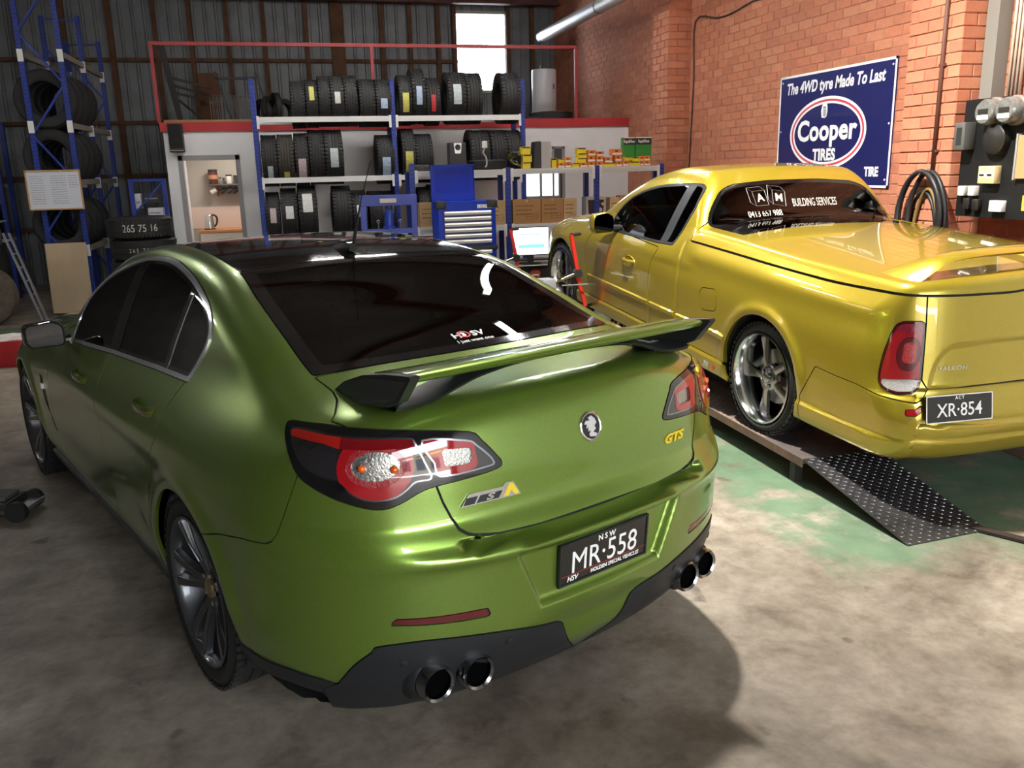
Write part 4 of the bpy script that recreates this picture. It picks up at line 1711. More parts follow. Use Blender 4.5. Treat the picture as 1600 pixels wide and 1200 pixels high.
def F_ute(P):
    x, y, z = P[..., 0], P[..., 1], P[..., 2]
    a = np.abs(x)
    side = a - (uWp(y) + uWz(z))
    for wy in (0, 3.105):
        r = np.hypot(y - wy, z - .345)
        side = side - .014 * np.exp(-((r - .40) / .035) ** 2) * sst(.25, .45, z)
    # skirts below the bumper line and between the wheels; box side starts with a soft groove
    side = side - .016 * sst(.335, .305, z) * (1 - sst(.36, .42, np.abs(y + .0)) * 0)
    side = side + .012 * np.exp(-((y - 1.01) / .018) ** 2) * sst(.40, .5, z) * sst(1.02, .98, z)
    side = side - .012 * np.exp(-((z - .93) / .05) ** 2) * sst(1.0, .8, y)
    lid = sst(1.15, .85, y)
    top = (z - (uTd(y) - (1 - lid) * (.015 * a ** 2 + .17 * (a / .9) ** 6) - lid * .085 * a ** 2)) * .95
    rear = uRc(z) + .07 * a ** 2 + .20 * (a / .9) ** 8 - y
    rear = rear + .012 * sst(.012, -.020, poly_sd(x, z, U_REC)) * (y < -.8) * sst(.575, .60, z)
    # bumper ledge, stepped plate pockets
    rear = rear - .030 * sst(.545, .520, z) * sst(.755, .785, a) + .030 * sst(.585, .570, z) * sst(.395, .415, z) * sst(.765, .745, a)
    rear = rear - .012 * sst(.34, .31, z)
    front = y - (uFc(z) - .25 * a ** 2 - .30 * (a / .9) ** 6)
    low = smax(side, top, .06 - .035 * lid)
    low = smax(low, rear * .85, .05)
    low = smax(low, front * .8, .12)
    low = smax(low, .20 - z, .05)
    gs = (a - (uWb(y) - (z - .98) * .36 - .25 * (z - .98) ** 2)) * .9
    gt = (z - (uTg(y) - .06 * a ** 2)) * .7
    g = smax(gs, gt, .10)
    g = smax(g, .85 - z, .05)
    return smin(low, g, .05)


YELLOW = paint_mat('yellow_paint', (.43, .33, .028), metal=.60, rough=.30)
UX, UY, UZ, UYAW, UPIT = 3.526, 4.564, .18, R(4.657), R(4.425)
ute = thing('utility_vehicle', 'metallic yellow ute with a hard tray lid parked on wheel ramps by the brick wall', 'car', (UX, UY, UZ))
ute.rotation_euler = (Matrix.Rotation(UYAW, 3, 'Z') @ Matrix.Rotation(UPIT, 3, 'X')).to_euler()
S = surface_mesh(F_ute, ((-1.1, 1.1), (-1.35, 4.15), (.12, 1.6)), ((-.25, .25), (-.7, 3.3), (.5, .78)), dict(rear=.016, left=.018, right=.05, top=.022))
seams = []
for wy in (0, 3.105):
    p, S, _ = S.carve(lambda V: np.hypot(V[:, 1] - wy, V[:, 2] - .345) - .372, 0, ((.5, 2), (wy - .4, wy + .4), (.1, .8)))
cut('underbody', lambda V: V[:, 2] - .206, ((0, 2), (-2, 5), (.0, .22)), 0, MATS['underbody_black'], 0, parent=ute)
DLO = sp2([(2.21, .905), (2.27, .955), (2.25, 1.04), (2.115, 1.163), (1.91, 1.25), (1.691, 1.302), (1.476, 1.33), (1.262, 1.352), (1.16, 1.345), (1.122, 1.304), (1.105, 1.201)], 4, False) + [
    (1.159, .98), (1.177, .942), (1.424, .924)]
g_d2 = g_yz(DLO)
dlo = cut('glass', g_d2, bb_yz(DLO, .45), .003, None, parent=ute)
ring, inner = dlo.split(-(g_d2(dlo.V) + .018))
for h in ring.halves():
    h.build('window_seal', SATIN_BLACK, ute, .004, .002)
DV = [(1.317, 1.40), (1.215, 1.40), (1.278, .90), (1.378, .90)]
p, inner, sm = inner.carve(g_yz(DV), .002)
for h in p.halves():
    h.build('window_pillar', mat('grey_pillar', (.022, .025, .029), .4), ute, .004, .003)
c = inner.V[inner.T].mean(1)[:, 1]
for m_ in (c > 1.32, c <= 1.32):
    for h in inner.sub(m_).halves():
        h.build('side_window', TINT, ute)
RWU = round_poly([(-.755, 1.085), (-.70, 1.20), (-.60, 1.315), (-.50, 1.352), (-.2, 1.372), (.2, 1.372), (.50, 1.352), (.60, 1.315), (.70, 1.20), (.755, 1.085)], .06)
g_rw = lambda V: np.maximum(poly_sd(V[:, 0], V[:, 2], RWU), V[:, 1] - 1.25)
rwu = cut('glass', g_rw, ((0, .8), (.6, 1.3), (1.05, 1.45)), .004, None, parent=ute)
edge, glass = rwu.split(-(g_rw(rwu.V) + .022))
edge.build('rear_window_border', GLOSS_BLACK, ute, .004, .001)
ute_rear_window = glass.build('rear_window', TINT, ute)
WS = mirror_poly([(0, 1.86), (-.3, 1.85), (-.50, 1.80), (-.66, 2.25), (-.74, 2.55), (-.5, 2.66), (0, 2.74)])
cut('windscreen', lambda V: np.maximum(g_xy(WS)(V), .95 - V[:, 2]), ((0, .8), (1.7, 2.8), (.9, 1.6)), .004, TINT, 0, parent=ute)
# tail lights
UL = round_poly([(-.10, .900), (-.192, .906), (-.203, .789), (-.212, .622), (-.204, .560), (-.114, .545), (-.053, .560), (-.026, .583), (-.021, .639), (-.030, .737), (-.052, .840), (-.072, .885)], .02, 3)
lt = cut('light', g_sz(UL), bb_sz(UL, .4, -.3), .004, None, parent=ute)
g_ul = g_sz(UL)
hous, lensu = lt.split(-(g_ul(lt.V) + .012))
lights = [h.build('tail_light', mat('dark_red_housing', (.05, .004, .008), .1, coat=1.), ute, .012, .006) for h in hous.halves()]
wh, lensu, _ = lensu.carve(g_sz([(-.2, .627), (-.04, .610), (-.04, .55), (-.2, .568)]), .002)
lens(wh, 'reverse_lens', mat('ribbed_clear_lens', (.42, .40, .38), .3, .1, coat=1., bump=(120, .8, .004)), .006)
ind, lensu, _ = lensu.carve(g_sz(ell(-.140, .745, .052, .085)), .001)
ctr, ind, _ = ind.carve(g_sz(round_poly([(-.175, .80), (-.115, .80), (-.115, .70), (-.175, .70)], .02)), .0)
lens(ind, 'indicator_ring', DRED_LENS, .007)
lens(ctr, 'brake_lens', mat('bright_red_lens', (.40, .008, .010), .12, coat=1., bump=(150, .6, .004)), .007)
up_, lensu, _ = lensu.carve(g_sz([(-.3, .95), (0, .95), (0, .845), (-.3, .845)]), .0)
lens(up_, 'red_lens', mat('smoky_red_lens', (.22, .012, .03), .08, coat=1., bump=(70, .3, .004)), .007)
lens(lensu, 'red_lens', RED_LENS, .007)
# tray lid, tailgate, bumper pieces, door, flap
cut('tray_lid', lambda V: np.maximum(1.004 - V[:, 2] + .022 * sst(-.4, -1.1, V[:, 1]) * 1.0 - .0 + .025 * sst(.30, 0, np.abs(V[:, 0])) * (V[:, 1] < -.95), V[:, 1] - .965),
    ((0, 1), (-1.3, 1.0), (.95, 1.2)), .012, YELLOW, .016, .004, parent=ute)
TG = [(-.183, 1.04), (-.196, .911), (-.205, .789), (-.215, .622), (-.248, .578), (-.443, .586), (-.9, .590), (-.9, 1.06)]
tailgate = cut('tailgate', lambda V: np.maximum(g_sz(TG)(V), V[:, 1] + .85), bb_sz(TG, 0, -.7), .007, YELLOW, .012, parent=ute)
RFU = [(-.166, .487), (-.234, .497), (-.236, .465), (-.167, .458)]
cut('reflector', g_sz(RFU), bb_sz(RFU, .4, -.5), .004, RED_LENS, .006, .002, split=True, parent=ute)
BMU = [(.30, .555), (.204, .548), (.068, .545), (-.041, .527), (-.23, .520), (-.248, .575), (-.95, .586), (-.95, .1), (.5, .1), (.38, .34)]
cut('rear_bumper', lambda V: np.maximum(g_sz(BMU)(V), V[:, 1] + .40), ((0, 2), (-1.4, -.2), (.1, .65)), .005, YELLOW, .012, parent=ute)
UD = [(1.358, .905), (1.346, .891), (1.395, .82), (1.416, .761), (1.43, .674), (1.429, .579), (1.399, .49), (1.378, .422), (1.40, .33), (2.50, .33), (2.56, .50), (2.59, .676), (2.54, .80), (2.40, .93)]
cut('door', lambda V: np.maximum(g_yz(UD)(V), -g_d2(V) - .01), bb_yz(UD, .6), .006, YELLOW, .012, split=True, parent=ute)
FF = round_poly([(.705, .745), (.510, .768), (.490, .628), (.685, .603)], .045)
cut('fuel_flap', lambda V: np.maximum(g_yz(FF)(V), V[:, 0]), bb_yz(FF, .6), .005, YELLOW, .008, parent=ute)
SK = [(.37, .33), (.42, .1), (2.70, .1), (2.75, .33)]
cut('side_skirt', g_yz(SK), bb_yz(SK, .6), .004, YELLOW, .01, split=True, parent=ute)
BON = mirror_poly([(0, 2.78), (-.5, 2.72), (-.70, 2.64), (-.74, 3.0), (-.70, 3.5), (-.60, 3.75), (0, 3.85)])
cut('bonnet', lambda V: np.maximum(g_xy(BON)(V), .70 - V[:, 2]), ((0, .9), (2.5, 4.0), (.6, 1.2)), .006, YELLOW, .012, parent=ute)
S.build('body_shell', YELLOW, ute, .03)
sm = Surf.join(seams)
sm.V = sm.V - sm.N * .007
sm.build('panel_gaps', SEAM, ute)


def on_ute(x, z, y0=-1.6, y1=0.):
    a, b = y0, y1
    for _ in range(30):
        m = (a + b) / 2
        if F_ute(np.array([[x, m, z]]))[0] < 0:
            b = m
        else:
            a = m
    return b


def side_ute(y, z):
    a, b = .5, 1.1
    for _ in range(30):
        m = (a + b) / 2
        if F_ute(np.array([[-m, y, z]]))[0] < 0:
            a = m
        else:
            b = m
    return b


# rubbing strips along the side
for sx in (-1, 1):
    for y0, y1 in ((.36, .985), (1.03, 1.385), (1.415, 2.50)):
        mb = MB()
        k = 5
        V, Fq = [], []
        for i in range(k + 1):
            y = y0 + (y1 - y0) * i / k
            x = side_ute(y, .492) - .003
            V += [(sx * x, y, .470), (sx * (x + .012), y, .474), (sx * (x + .014), y, .500), (sx * x, y, .512)]
        for i in range(k):
            for j in range(3):
                Fq.append((i * 4 + j, i * 4 + j + 1, i * 4 + 5 + j, i * 4 + 4 + j))
        Fq += [(0, 1, 2, 3), (k * 4 + 3, k * 4 + 2, k * 4 + 1, k * 4)]
        mb.add(V, Fq)
        mb.build('rubbing_strip', YELLOW, ute, 40)
    # handle in its oval cup
    hy, hz = 1.75, .735
    x = side_ute(hy, hz)
    V = []
    mb = MB()
    oval = [(hy + .105 * math.cos(t) , hz + .048 * math.sin(t)) for t in [2 * math.pi * q / 28 for q in range(28)]]
    rings = []
    for f, dx in ((1.0, .001), (.97, .006), (.86, .004), (.78, -.012)):
        rings.append([(sx * (x + dx), hy + (y - hy) * f, hz + (z - hz) * f) for y, z in oval])
    k = 28
    V = [p for r_ in rings for p in r_]
    Fq = [(i * k + j, i * k + (j + 1) % k, (i + 1) * k + (j + 1) % k, (i + 1) * k + j) for i in range(3) for j in range(k)]
    Fq.append(tuple(range(3 * k, 4 * k)))
    mb.add(V, Fq)
    hnd = mb.build('door_handle', YELLOW, ute, 60)
    MB().tube(spline([(sx * (x - .004), hy - .085, hz + .01), (sx * (x + .022), hy - .05, hz + .008), (sx * (x + .026), hy, hz + .006), (sx * (x + .022), hy + .05, hz + .008), (sx * (x - .004), hy + .085, hz + .01)], 4), .014, 8).build('grip', YELLOW, hnd, 60)
    # mirror
    shell = round_poly([(-.16, -.072), (.12, -.075), (.155, -.04), (.15, .045), (.11, .075), (-.06, .085), (-.16, .05)], .035)
    k = len(shell)
    cx_, cy_, cz_ = 1.0, 2.10, .985
    V, Fq = [], []
    for f, dy in ((.95, -.058), (1.0, -.045), (1.0, 0), (.92, .05), (.66, .09), (.25, .105)):
        V += [(sx * (cx_ + p[0] * f * .62), cy_ + dy - p[0] * .12, cz_ + p[1] * f) for p in shell]
    for i in range(5):
        for j in range(k):
            Fq.append((i * k + j, i * k + (j + 1) % k, (i + 1) * k + (j + 1) % k, (i + 1) * k + j))
    Fq.append(tuple(range(5 * k, 6 * k)))
    m_ = MB().add(V, Fq).build('door_mirror', YELLOW, ute, 50)
    g2 = MB()
    g2.add([(sx * (cx_ + p[0] * .93 * .62), cy_ - .061 - p[0] * .12, cz_ + p[1] * .93) for p in shell], [tuple(range(k))])
    g2.build('mirror_glass', mat('mirror_glass_dark', (.10, .10, .11), .03, 1.), m_)
    MB().box(min(sx * .80, sx * .92), 2.06, .925, max(sx * .80, sx * .92), 2.14, .96, bevel=.01).build('mirror_arm', SATIN_BLACK, m_)

# lid-mounted wing: two feet and a bar
path = spline([(-.735, -.83, 1.065), (-.67, -.865, 1.115), (-.59, -.895, 1.160), (-.48, -.915, 1.186), (-.3, -.925, 1.198), (0, -.93, 1.202),
               (.3, -.925, 1.198), (.48, -.915, 1.186), (.59, -.895, 1.160), (.67, -.865, 1.115), (.735, -.83, 1.065)], 5)
V, Fq = [], []
k = 8
for i, p in enumerate(path):
    f = min(i, len(path) - 1 - i) / (len(path) / 2)
    ch = .15 - .08 * min(1, f * 2.2)
    th = .020
    t = (path[min(i + 1, len(path) - 1)] - path[max(i - 1, 0)]).normalized()
    nrm = Vector((0, 1, 0)).cross(t)
    nrm = -nrm if nrm.z < 0 else nrm
    for q in range(k):
        aq = 2 * math.pi * q / k
        V.append(tuple(p + Vector((0, ch * math.cos(aq) + ch * .4, 0)) + nrm * (th * math.sin(aq))))
for i in range(len(path) - 1):
    for q in range(k):
        Fq.append((i * k + q, i * k + (q + 1) % k, (i + 1) * k + (q + 1) % k, (i + 1) * k + q))
Fq += [tuple(range(k)), tuple(range((len(path) - 1) * k + k - 1, (len(path) - 1) * k - 1, -1))]
MB().add(V, Fq).build('rear_wing', YELLOW, ute, 60)

# wheels: five polished spokes set in a deep dish
POL = mat('polished_alloy', (.62, .62, .63), .13, 1.)
POL2 = mat('spoke_alloy', (.42, .42, .43), .24, 1.)


def ute_wheel(parent, wy, sx, R0=.335, w=.245, x_out=.905):
    wh_ = bpy.data.objects.new('wheel', None)
    link(wh_, parent)
    wh_.location = (sx * x_out, wy, R0)
    wh_.rotation_euler = (0, R(90) * sx, 0)
    t = MB().lathe([(r, -h) for r, h in tyre_profile(R0, .262, w)], 72, closed=True)
    add = MB()
    add_sipes(add, R0, w, 56)
    t.add([(a, b, -c) for a, b, c in add.V], [f[::-1] for f in add.F])
    t.build('tyre', RUBBER, wh_, 40)
    MB().lathe([(.262, -.012), (.272, -.006), (.272, .002), (.262, .004), (.252, -.012), (.244, -.06), (.238, -.085), (.236, -w + .03), (.262, -w + .01)], 72, cap=False
               ).build('rim', POL, wh_, 30)
    for kk_ in range(5):
        M = Matrix.Rotation(R(72 * kk_ + 96), 4, 'Z')
        sec = [(.040, .034, -.062, .03), (.09, .022, -.058, .028), (.15, .026, -.066, .026), (.21, .036, -.074, .024), (.240, .046, -.078, .022)]
        V, Fq = [], []
        for r_, hw, zt, th in sec:
            V += [(r_, -hw, zt - th), (r_, hw, zt - th), (r_, hw * .9, zt - .004), (r_, hw * .4, zt), (r_, -hw * .4, zt), (r_, -hw * .9, zt - .004)]
        for i in range(len(sec) - 1):
            for j in range(6):
                Fq.append((i * 6 + j, i * 6 + (j + 1) % 6, i * 6 + 6 + (j + 1) % 6, i * 6 + 6 + j))
        Fq.append((5, 4, 3, 2, 1, 0))
        MB().add(V, Fq, M).build('spoke', POL2, wh_, 30)
    MB().lathe([(0, -.10), (.075, -.095), (.078, -.064), (.060, -.056), (.034, -.056), (.034, -.040), (.028, -.036), (0, -.035)], 40).build('hub', POL2, wh_, 40)
    for q in range(5):
        a = R(72 * q + 60)
        MB().lathe([(.013, -.06), (.013, -.050), (.008, -.048), (0, -.048)], 6, Matrix.Translation((.052 * math.cos(a), .052 * math.sin(a), 0))).build('wheel_nut', DCHROME, wh_)
    MB().lathe([(.08, -.14), (.165, -.14), (.165, -.115), (.08, -.115)], 40, closed=True).build('brake_disc', STEEL, wh_, 40)
    return wh_


for wy in (0, 3.105):
    for sx in (-1, 1):
        liner(ute, wy, .345, sx, .382)
        ute_wheel(ute, wy, sx)

# number plate in its pocket beside the step
yt, yb = on_ute(-.56, .545) - .006, on_ute(-.56, .43) - .006
MPu = frame_mat((-.555, (yt + yb) / 2 - .012, .490), (1, -.10, 0), (0, (yt - yb) * .7, .13))
pl = MB().box(-.186, -.067, -.006, .186, .067, 0, MPu).build('number_plate', MATS['plate_black'], ute)
fr = MB()
for a in ((-.186, .0625, .186, .067), (-.186, -.067, .186, -.0625), (-.186, -.067, -.1815, .067), (.1815, -.067, .186, .067)):
    fr.box(a[0], a[1], 0, a[2], a[3], .0015, MPu)
fr.build('plate_border', WHITE_PAINT, pl)
text_obj('plate_lettering', 'XR·854', .092, WHITE_PAINT, pl, MPu @ Matrix.Translation((0, -.010, .0008)), .0012, bold=.0004, xscale=.90)
text_obj('plate_lettering', 'ACT', .022, WHITE_PAINT, pl, MPu @ Matrix.Translation((0, .050, .0008)), .0012, bold=.0004, spacing=1.3)


def ute_rear_frame(x, z, off=.0015):
    y = on_ute(x, z)
    nn = normal_at(F_ute, (x, y, z))
    xd = Vector((-nn.y, nn.x, 0)).normalized()
    xd = -xd if xd.x < 0 else xd
    yd = nn.cross(xd)
    yd = -yd if yd.z < 0 else yd
    return frame_mat(Vector((x, y, z)) + nn * off, xd, yd)


text_obj('model_badge', 'FALCON', .026, CHROME, ute, ute_rear_frame(-.576, .676), .002, bold=.0004, xscale=1.35, spacing=1.15)


def ute_glass_frame(x, z, off=.002):
    a, b = .5, 1.3
    for _ in range(30):
        m = (a + b) / 2
        if F_ute(np.array([[x, m, z]]))[0] < 0:
            b = m
        else:
            a = m
    nn = normal_at(F_ute, (x, b, z))
    xd = Vector((1, 0, 0)) - nn * nn.x
    yd = Vector((0, 0, 1)) - nn * nn.z
    return frame_mat(Vector((x, b, z)) + nn * off, xd, yd)


SIGNW = mat('sign_white', (.42, .41, .38), .5)
Mt = ute_glass_frame(-.29, 1.160)
text_obj('window_lettering', '0413 657 988', .074, SIGNW, ute_rear_window, Mt, .001, bold=.0008, xscale=.66)
Mt = ute_glass_frame(.13, 1.222)
text_obj('window_lettering', 'BUILDING SERVICES', .084, SIGNW, ute_rear_window, Mt, .001, bold=.0008, xscale=.50)
for cx_, tilt, ch in ((-.315, R(6), 'A'), (-.165, R(-8), 'M')):
    Mt = ute_glass_frame(cx_, 1.268) @ Matrix.Rotation(tilt, 4, 'Z')
    w_ = .062
    front = [(-w_ * .6, -w_), (w_, -w_ * 1.1), (w_, w_ * .7), (-w_ * .6, w_ * .75)]
    topf = [(-w_ * .6, w_ * .75), (w_, w_ * .7), (w_ * .5, w_ * 1.2), (-w_ * 1.2, w_ * 1.25)]
    sidef = [(-w_ * .6, -w_), (-w_ * .6, w_ * .75), (-w_ * 1.2, w_ * 1.25), (-w_ * 1.2, -w_ * .5)]
    mb = MB()
    for poly in (front, topf, sidef):
        for i in range(4):
            (x0, y0), (x1, y1) = poly[i], poly[(i + 1) % 4]
            mb.bar(Mt @ Vector((x0, y0, 0)), Mt @ Vector((x1, y1, 0)), .003, .001)
    mb.build('window_logo', SIGNW, ute_rear_window)
    text_obj('window_lettering', ch, .080, SIGNW, ute_rear_window, Mt @ Matrix.Translation((w_ * .2, -w_ * .15, 0)), .001, bold=.002)
sf = frame_mat((-(side_ute(.52, .27)) - .003, .52, .262), (0, -1, 0), (0, 0, 1))
text_obj('skirt_decal', 'XR', .045, mat('decal_grey', (.35, .36, .33), .4), ute, sf @ Matrix.Translation((-.05, 0, 0)), .001, bold=.002, shear=.3)
text_obj('skirt_decal', '8', .050, mat('decal_red', (.6, .05, .02), .4), ute, sf @ Matrix.Translation((.03, 0, 0)), .001, bold=.003, shear=.3)

# cabin
cb = MB()
cb.box(-.70, 1.1, .35, .70, 2.7, .40)
cb.box(-.72, 1.0, .40, .72, 1.08, 1.05)
cb.build('cabin_floor', CABIN, ute)
MB().box(-.70, 2.25, .65, .70, 2.7, .95, bevel=.04).build('dashboard', CABIN, ute)
for x in (-.37, .37):
    seat(ute, x, 1.50, .50)
MB().lathe([(.19, 0), (.2, .014), (.19, .028), (.175, .014)], 32, Matrix.Translation((.37, 2.18, .90)) @ Matrix.Rotation(R(65), 4, 'X'), closed=True).build(
    'steering_wheel', CABIN, ute, 60)
MB().box(-.75, -.9, .55, .75, .95, .58).build('tray_floor', CABIN, ute)
# tow bar tongue below the bumper
MB().box(-.06, -1.12, .14, .06, -.6, .20, bevel=.01).build('tow_tongue', mat('rusty_tow', srgb(90, 74, 60), .8), ute)

# ---------------------------------------------------------------- alignment runways with drive-on ramps
CHK = mat('checker_plate_steel', srgb(104, 102, 104), .34, .85, noise=(8, .5, 1.2))
CHK_RUST = mat('rusty_checker_plate', srgb(128, 112, 104), .7, .3, noise=(5, .6, 1.25))
PLAIN = mat('worn_plain_steel', srgb(120, 112, 110), .45, .6, noise=(6, .7, 1.15))
EDGE = mat('rusty_edge', srgb(104, 82, 66), .8, noise=(9, .6, 1.2))


def checker(parent, corners, n_long, n_wide, material, name='tread_pattern'):
    """raised lozenges over a quad surface given by corners (near-left, near-right, far-right, far-left)"""
    a, b, c, d = [Vector(q) for q in corners]
    mb = MB()
    nrm = (b - a).cross(d - a).normalized()
    if nrm.z < 0:
        nrm = -nrm
    for i in range(n_long):
        for j in range(n_wide):
            u, v = (j + .5) / n_wide, (i + .5) / n_long
            p = (a * (1 - u) + b * u) * (1 - v) + (d * (1 - u) + c * u) * v
            ex = (b - a).normalized()
            ey = (d - a).normalized()
            l = (ex * .7 + ey * .7) if (i + j) % 2 else (ex * .7 - ey * .7)
            w_ = nrm.cross(l)
            hl, hw, h = .0150, .0046, .0034
            V = [p - l * hl, p - w_ * hw, p + l * hl, p + w_ * hw, p + nrm * h - l * hl * .55, p + nrm * h + l * hl * .55]
            mb.add([tuple(q) for q in V], [(0, 1, 4), (1, 2, 5), (1, 5, 4), (2, 3, 5), (3, 0, 4), (3, 4, 5)])
    o = mb.build(name, material, parent)
    o['kind'] = 'stuff'
    return o


def runway(x0, x1, y0, y1, h, label, nice):
    t = thing('alignment_runway', label, 'vehicle ramp', (0, 0, 0), group='alignment runways')
    MB().box(x0, y0 + .42, h - .03, x1, y1, h - .002).build('deck', CHK_RUST, t)
    MB().box(x0, y0, h - .03, x1, y0 + .42, h - .002).build('deck_plate', PLAIN, t)
    MB().box(x0 - .004, y0, h - .05, x0, y1, h - .002).build('edge_rail', EDGE, t)
    MB().box(x1, y0, h - .05, x1 + .004, y1, h - .002).build('edge_rail', EDGE, t)
    if nice:
        checker(t, [(x0, y0 + .43, h - .002), (x1, y0 + .43, h - .002), (x1, y0 + 2.2, h - .002), (x0, y0 + 2.2, h - .002)], 60, 17, CHK_RUST)
    y = y0 + .12
    while y < y1:
        for x in (x0 + .03, x1 - .08):
            MB().box(x, y, 0, x + .05, y + .05, h - .03).build('leg', mat('runway_leg', srgb(58, 54, 52), .7), t)
        y += 1.1
    return t


RH = .178
rwy = runway(2.615, 3.095, 3.955, 8.9, RH, 'rusty checker-plate runway under the near wheels of the yellow ute', True)
runway(4.12, 4.60, 3.955, 8.9, RH, 'checker-plate runway along the brick wall under the far wheels', False)


def ramp(c0, c1, c2, c3, label, nice):
    """c0, c1 on the floor; c2, c3 at the runway height"""
    t = thing('drive_on_ramp', label, 'vehicle ramp', (0, 0, 0), group='drive-on ramps')
    th = Vector((0, 0, -.012))
    a, b, c, d = [Vector(q) for q in (c0, c1, c2, c3)]
    V = [a, b, c, d, a + th * .3, b + th * .3, c + th, d + th]
    MB().add([tuple(q) for q in V], [(0, 1, 2, 3), (7, 6, 5, 4), (0, 4, 5, 1), (1, 5, 6, 2), (2, 6, 7, 3), (3, 7, 4, 0)]).build('plate', CHK, t)
    if nice:
        checker(t, (c0, c1, c2, c3), 30, 17, CHK)
    return t


ramp((2.672, 3.165, .006), (3.150, 3.205, .006), (3.100, 3.965, RH), (2.618, 3.955, RH), 'black checker-plate ramp leading up to the yellow ute, in plain view', True)
ramp((4.13, 3.175, .006), (4.61, 3.175, .006), (4.60, 3.955, RH), (4.12, 3.955, RH), 'checker-plate ramp beside the brick wall', False)
fbm = MB()
fbm.bar((3.06, 3.30, .012), (3.28, 2.93, .012), .05, .012)
tag(fbm.build('flat_bar', mat('dark_flat_bar', srgb(62, 52, 46), .6, .5)), 'dark steel flat bar lying on the floor at the ramp corner', 'metal bar')
# axle stand holding the nose of the ute up
for sx, lab in ((-1, 'axle stand under the ute nose on the aisle side'), (1, 'axle stand under the ute nose on the brick wall side')):
    px_ = UX + sx * .40 - math.sin(UYAW) * 2.9
    t = thing('axle_stand', lab, 'axle stand', (px_, UY + 2.9, 0), group='axle stands')
    for q in range(4):
        a = R(90 * q + 45)
        MB().bar((.16 * math.cos(a), .16 * math.sin(a), 0), (.03 * math.cos(a), .03 * math.sin(a), .45), .025, .025, (1, 0, .1)).build('leg', mat('stand_red', srgb(150, 34, 30), .5), t)
    MB().box(-.06, -.06, .43, .06, .06, .565).build('saddle', STEEL, t)
# ---------------------------------------------------------------- racks and tyres
BLUE = mat('rack_blue', srgb(26, 50, 138), .45, noise=(12, .85, 1.1))
DBLUE = mat('rack_blue_hole', srgb(10, 16, 44), .7)
BEAMW = mat('rack_beam_white', srgb(214, 216, 214), .5)
BEAMG = mat('rack_beam_grey', srgb(150, 146, 136), .6)
CLIPW = mat('beam_clip_white', srgb(225, 226, 222), .5)


def rack_post(parent, x, y, z0, z1, w=.055, d=.06, name='post', holes=True):
    o = MB().box(x - w / 2, y - d / 2, z0, x + w / 2, y + d / 2, z1).build(name, BLUE, parent)
    if holes:
        h = MB()
        z = z0 + .9 if z0 < .1 else z0
        while z < z1 - .03:
            for q in (-.013, .013):
                h.box(x + q - .005, y - d / 2 - .0015, z, x + q + .005, y - d / 2, z + .018)
            z += .05
        h.build('slot_holes', DBLUE, o)['kind'] = 'stuff'
    return o


# tall longspan rack against the partition
YR0, YR1 = 11.5, 11.98
rack = thing('tyre_rack', 'tall blue-post rack with white beams full of tyres', 'storage rack')
PXS = (-.315, 1.39, 3.095)
for x in PXS:
    for y in (YR0, YR1):
        rack_post(rack, x, y, 0, 2.88, holes=(y == YR0))
    for k in range(4):
        MB().bar((x, YR0 + .03, .25 + .65 * k), (x, YR1 - .03, .65 + .65 * k), .02, .02).build('brace', BLUE, rack)
LEVELS = (.965, 1.695, 2.425)
for z in (.22,) + LEVELS:
    for a, b_ in zip(PXS[:-1], PXS[1:]):
        for y in (YR0, YR1):
            MB().box(a + .028, y - .02, z - .055, b_ - .028, y + .02, z + .01).build('beam', BEAMW, rack)
        for x in (a + .028, b_ - .028 - .03):
            MB().box(x, YR0 - .034, z - .13, x + .03, YR0 - .03, z + .02).build('beam_clip', CLIPW, rack)

# tyre template: axis along x, unit radius .31, width .21
_t = MB().lathe(tyre_profile(.31, .195, .21, .035), 44, Matrix.Rotation(R(90), 4, 'Y') @ Matrix.Translation((0, 0, -.105)), closed=True)
_sip = MB()
for k in range(44):
    a = 2 * math.pi * k / 44
    for h0, h1 in ((.004, .040), (.170, .206)):
        _sip.box(.298, -.016, h0, .3105, .016, h1, Matrix.Rotation(a, 4, 'Z'))
_t.add(_sip.V, _sip.F, Matrix.Rotation(R(90), 4, 'Y') @ Matrix.Translation((0, 0, -.105)))
_o = _t.build('tyre', RUBBER, None, 35)
TYRE_ME = _o.data
bpy.data.objects.remove(_o)
TYRE_ME2 = TYRE_ME.copy()
TYRE_ME2.materials[0] = mat('brownish_rubber', srgb(52, 49, 42), .85, bump=(180, .25, .002))
ST = {
    'white': mat('sticker_white', srgb(226, 228, 226), .5, noise=(60, .55, 1.0)),
    'yellow': mat('sticker_yellow', srgb(212, 208, 104), .5, noise=(60, .6, 1.0)),
    'blue': mat('sticker_blue', srgb(176, 198, 224), .5, noise=(60, .6, 1.1)),
    'red': mat('sticker_red_tyre', srgb(190, 46, 52), .5, noise=(60, .7, 1.1)),
    'pink': mat('sticker_pinkish', srgb(206, 188, 192), .5, noise=(70, .5, 1.1)),
    'silver': mat('sticker_silver', srgb(190, 205, 210), .35, noise=(60, .6, 1.1)),
}


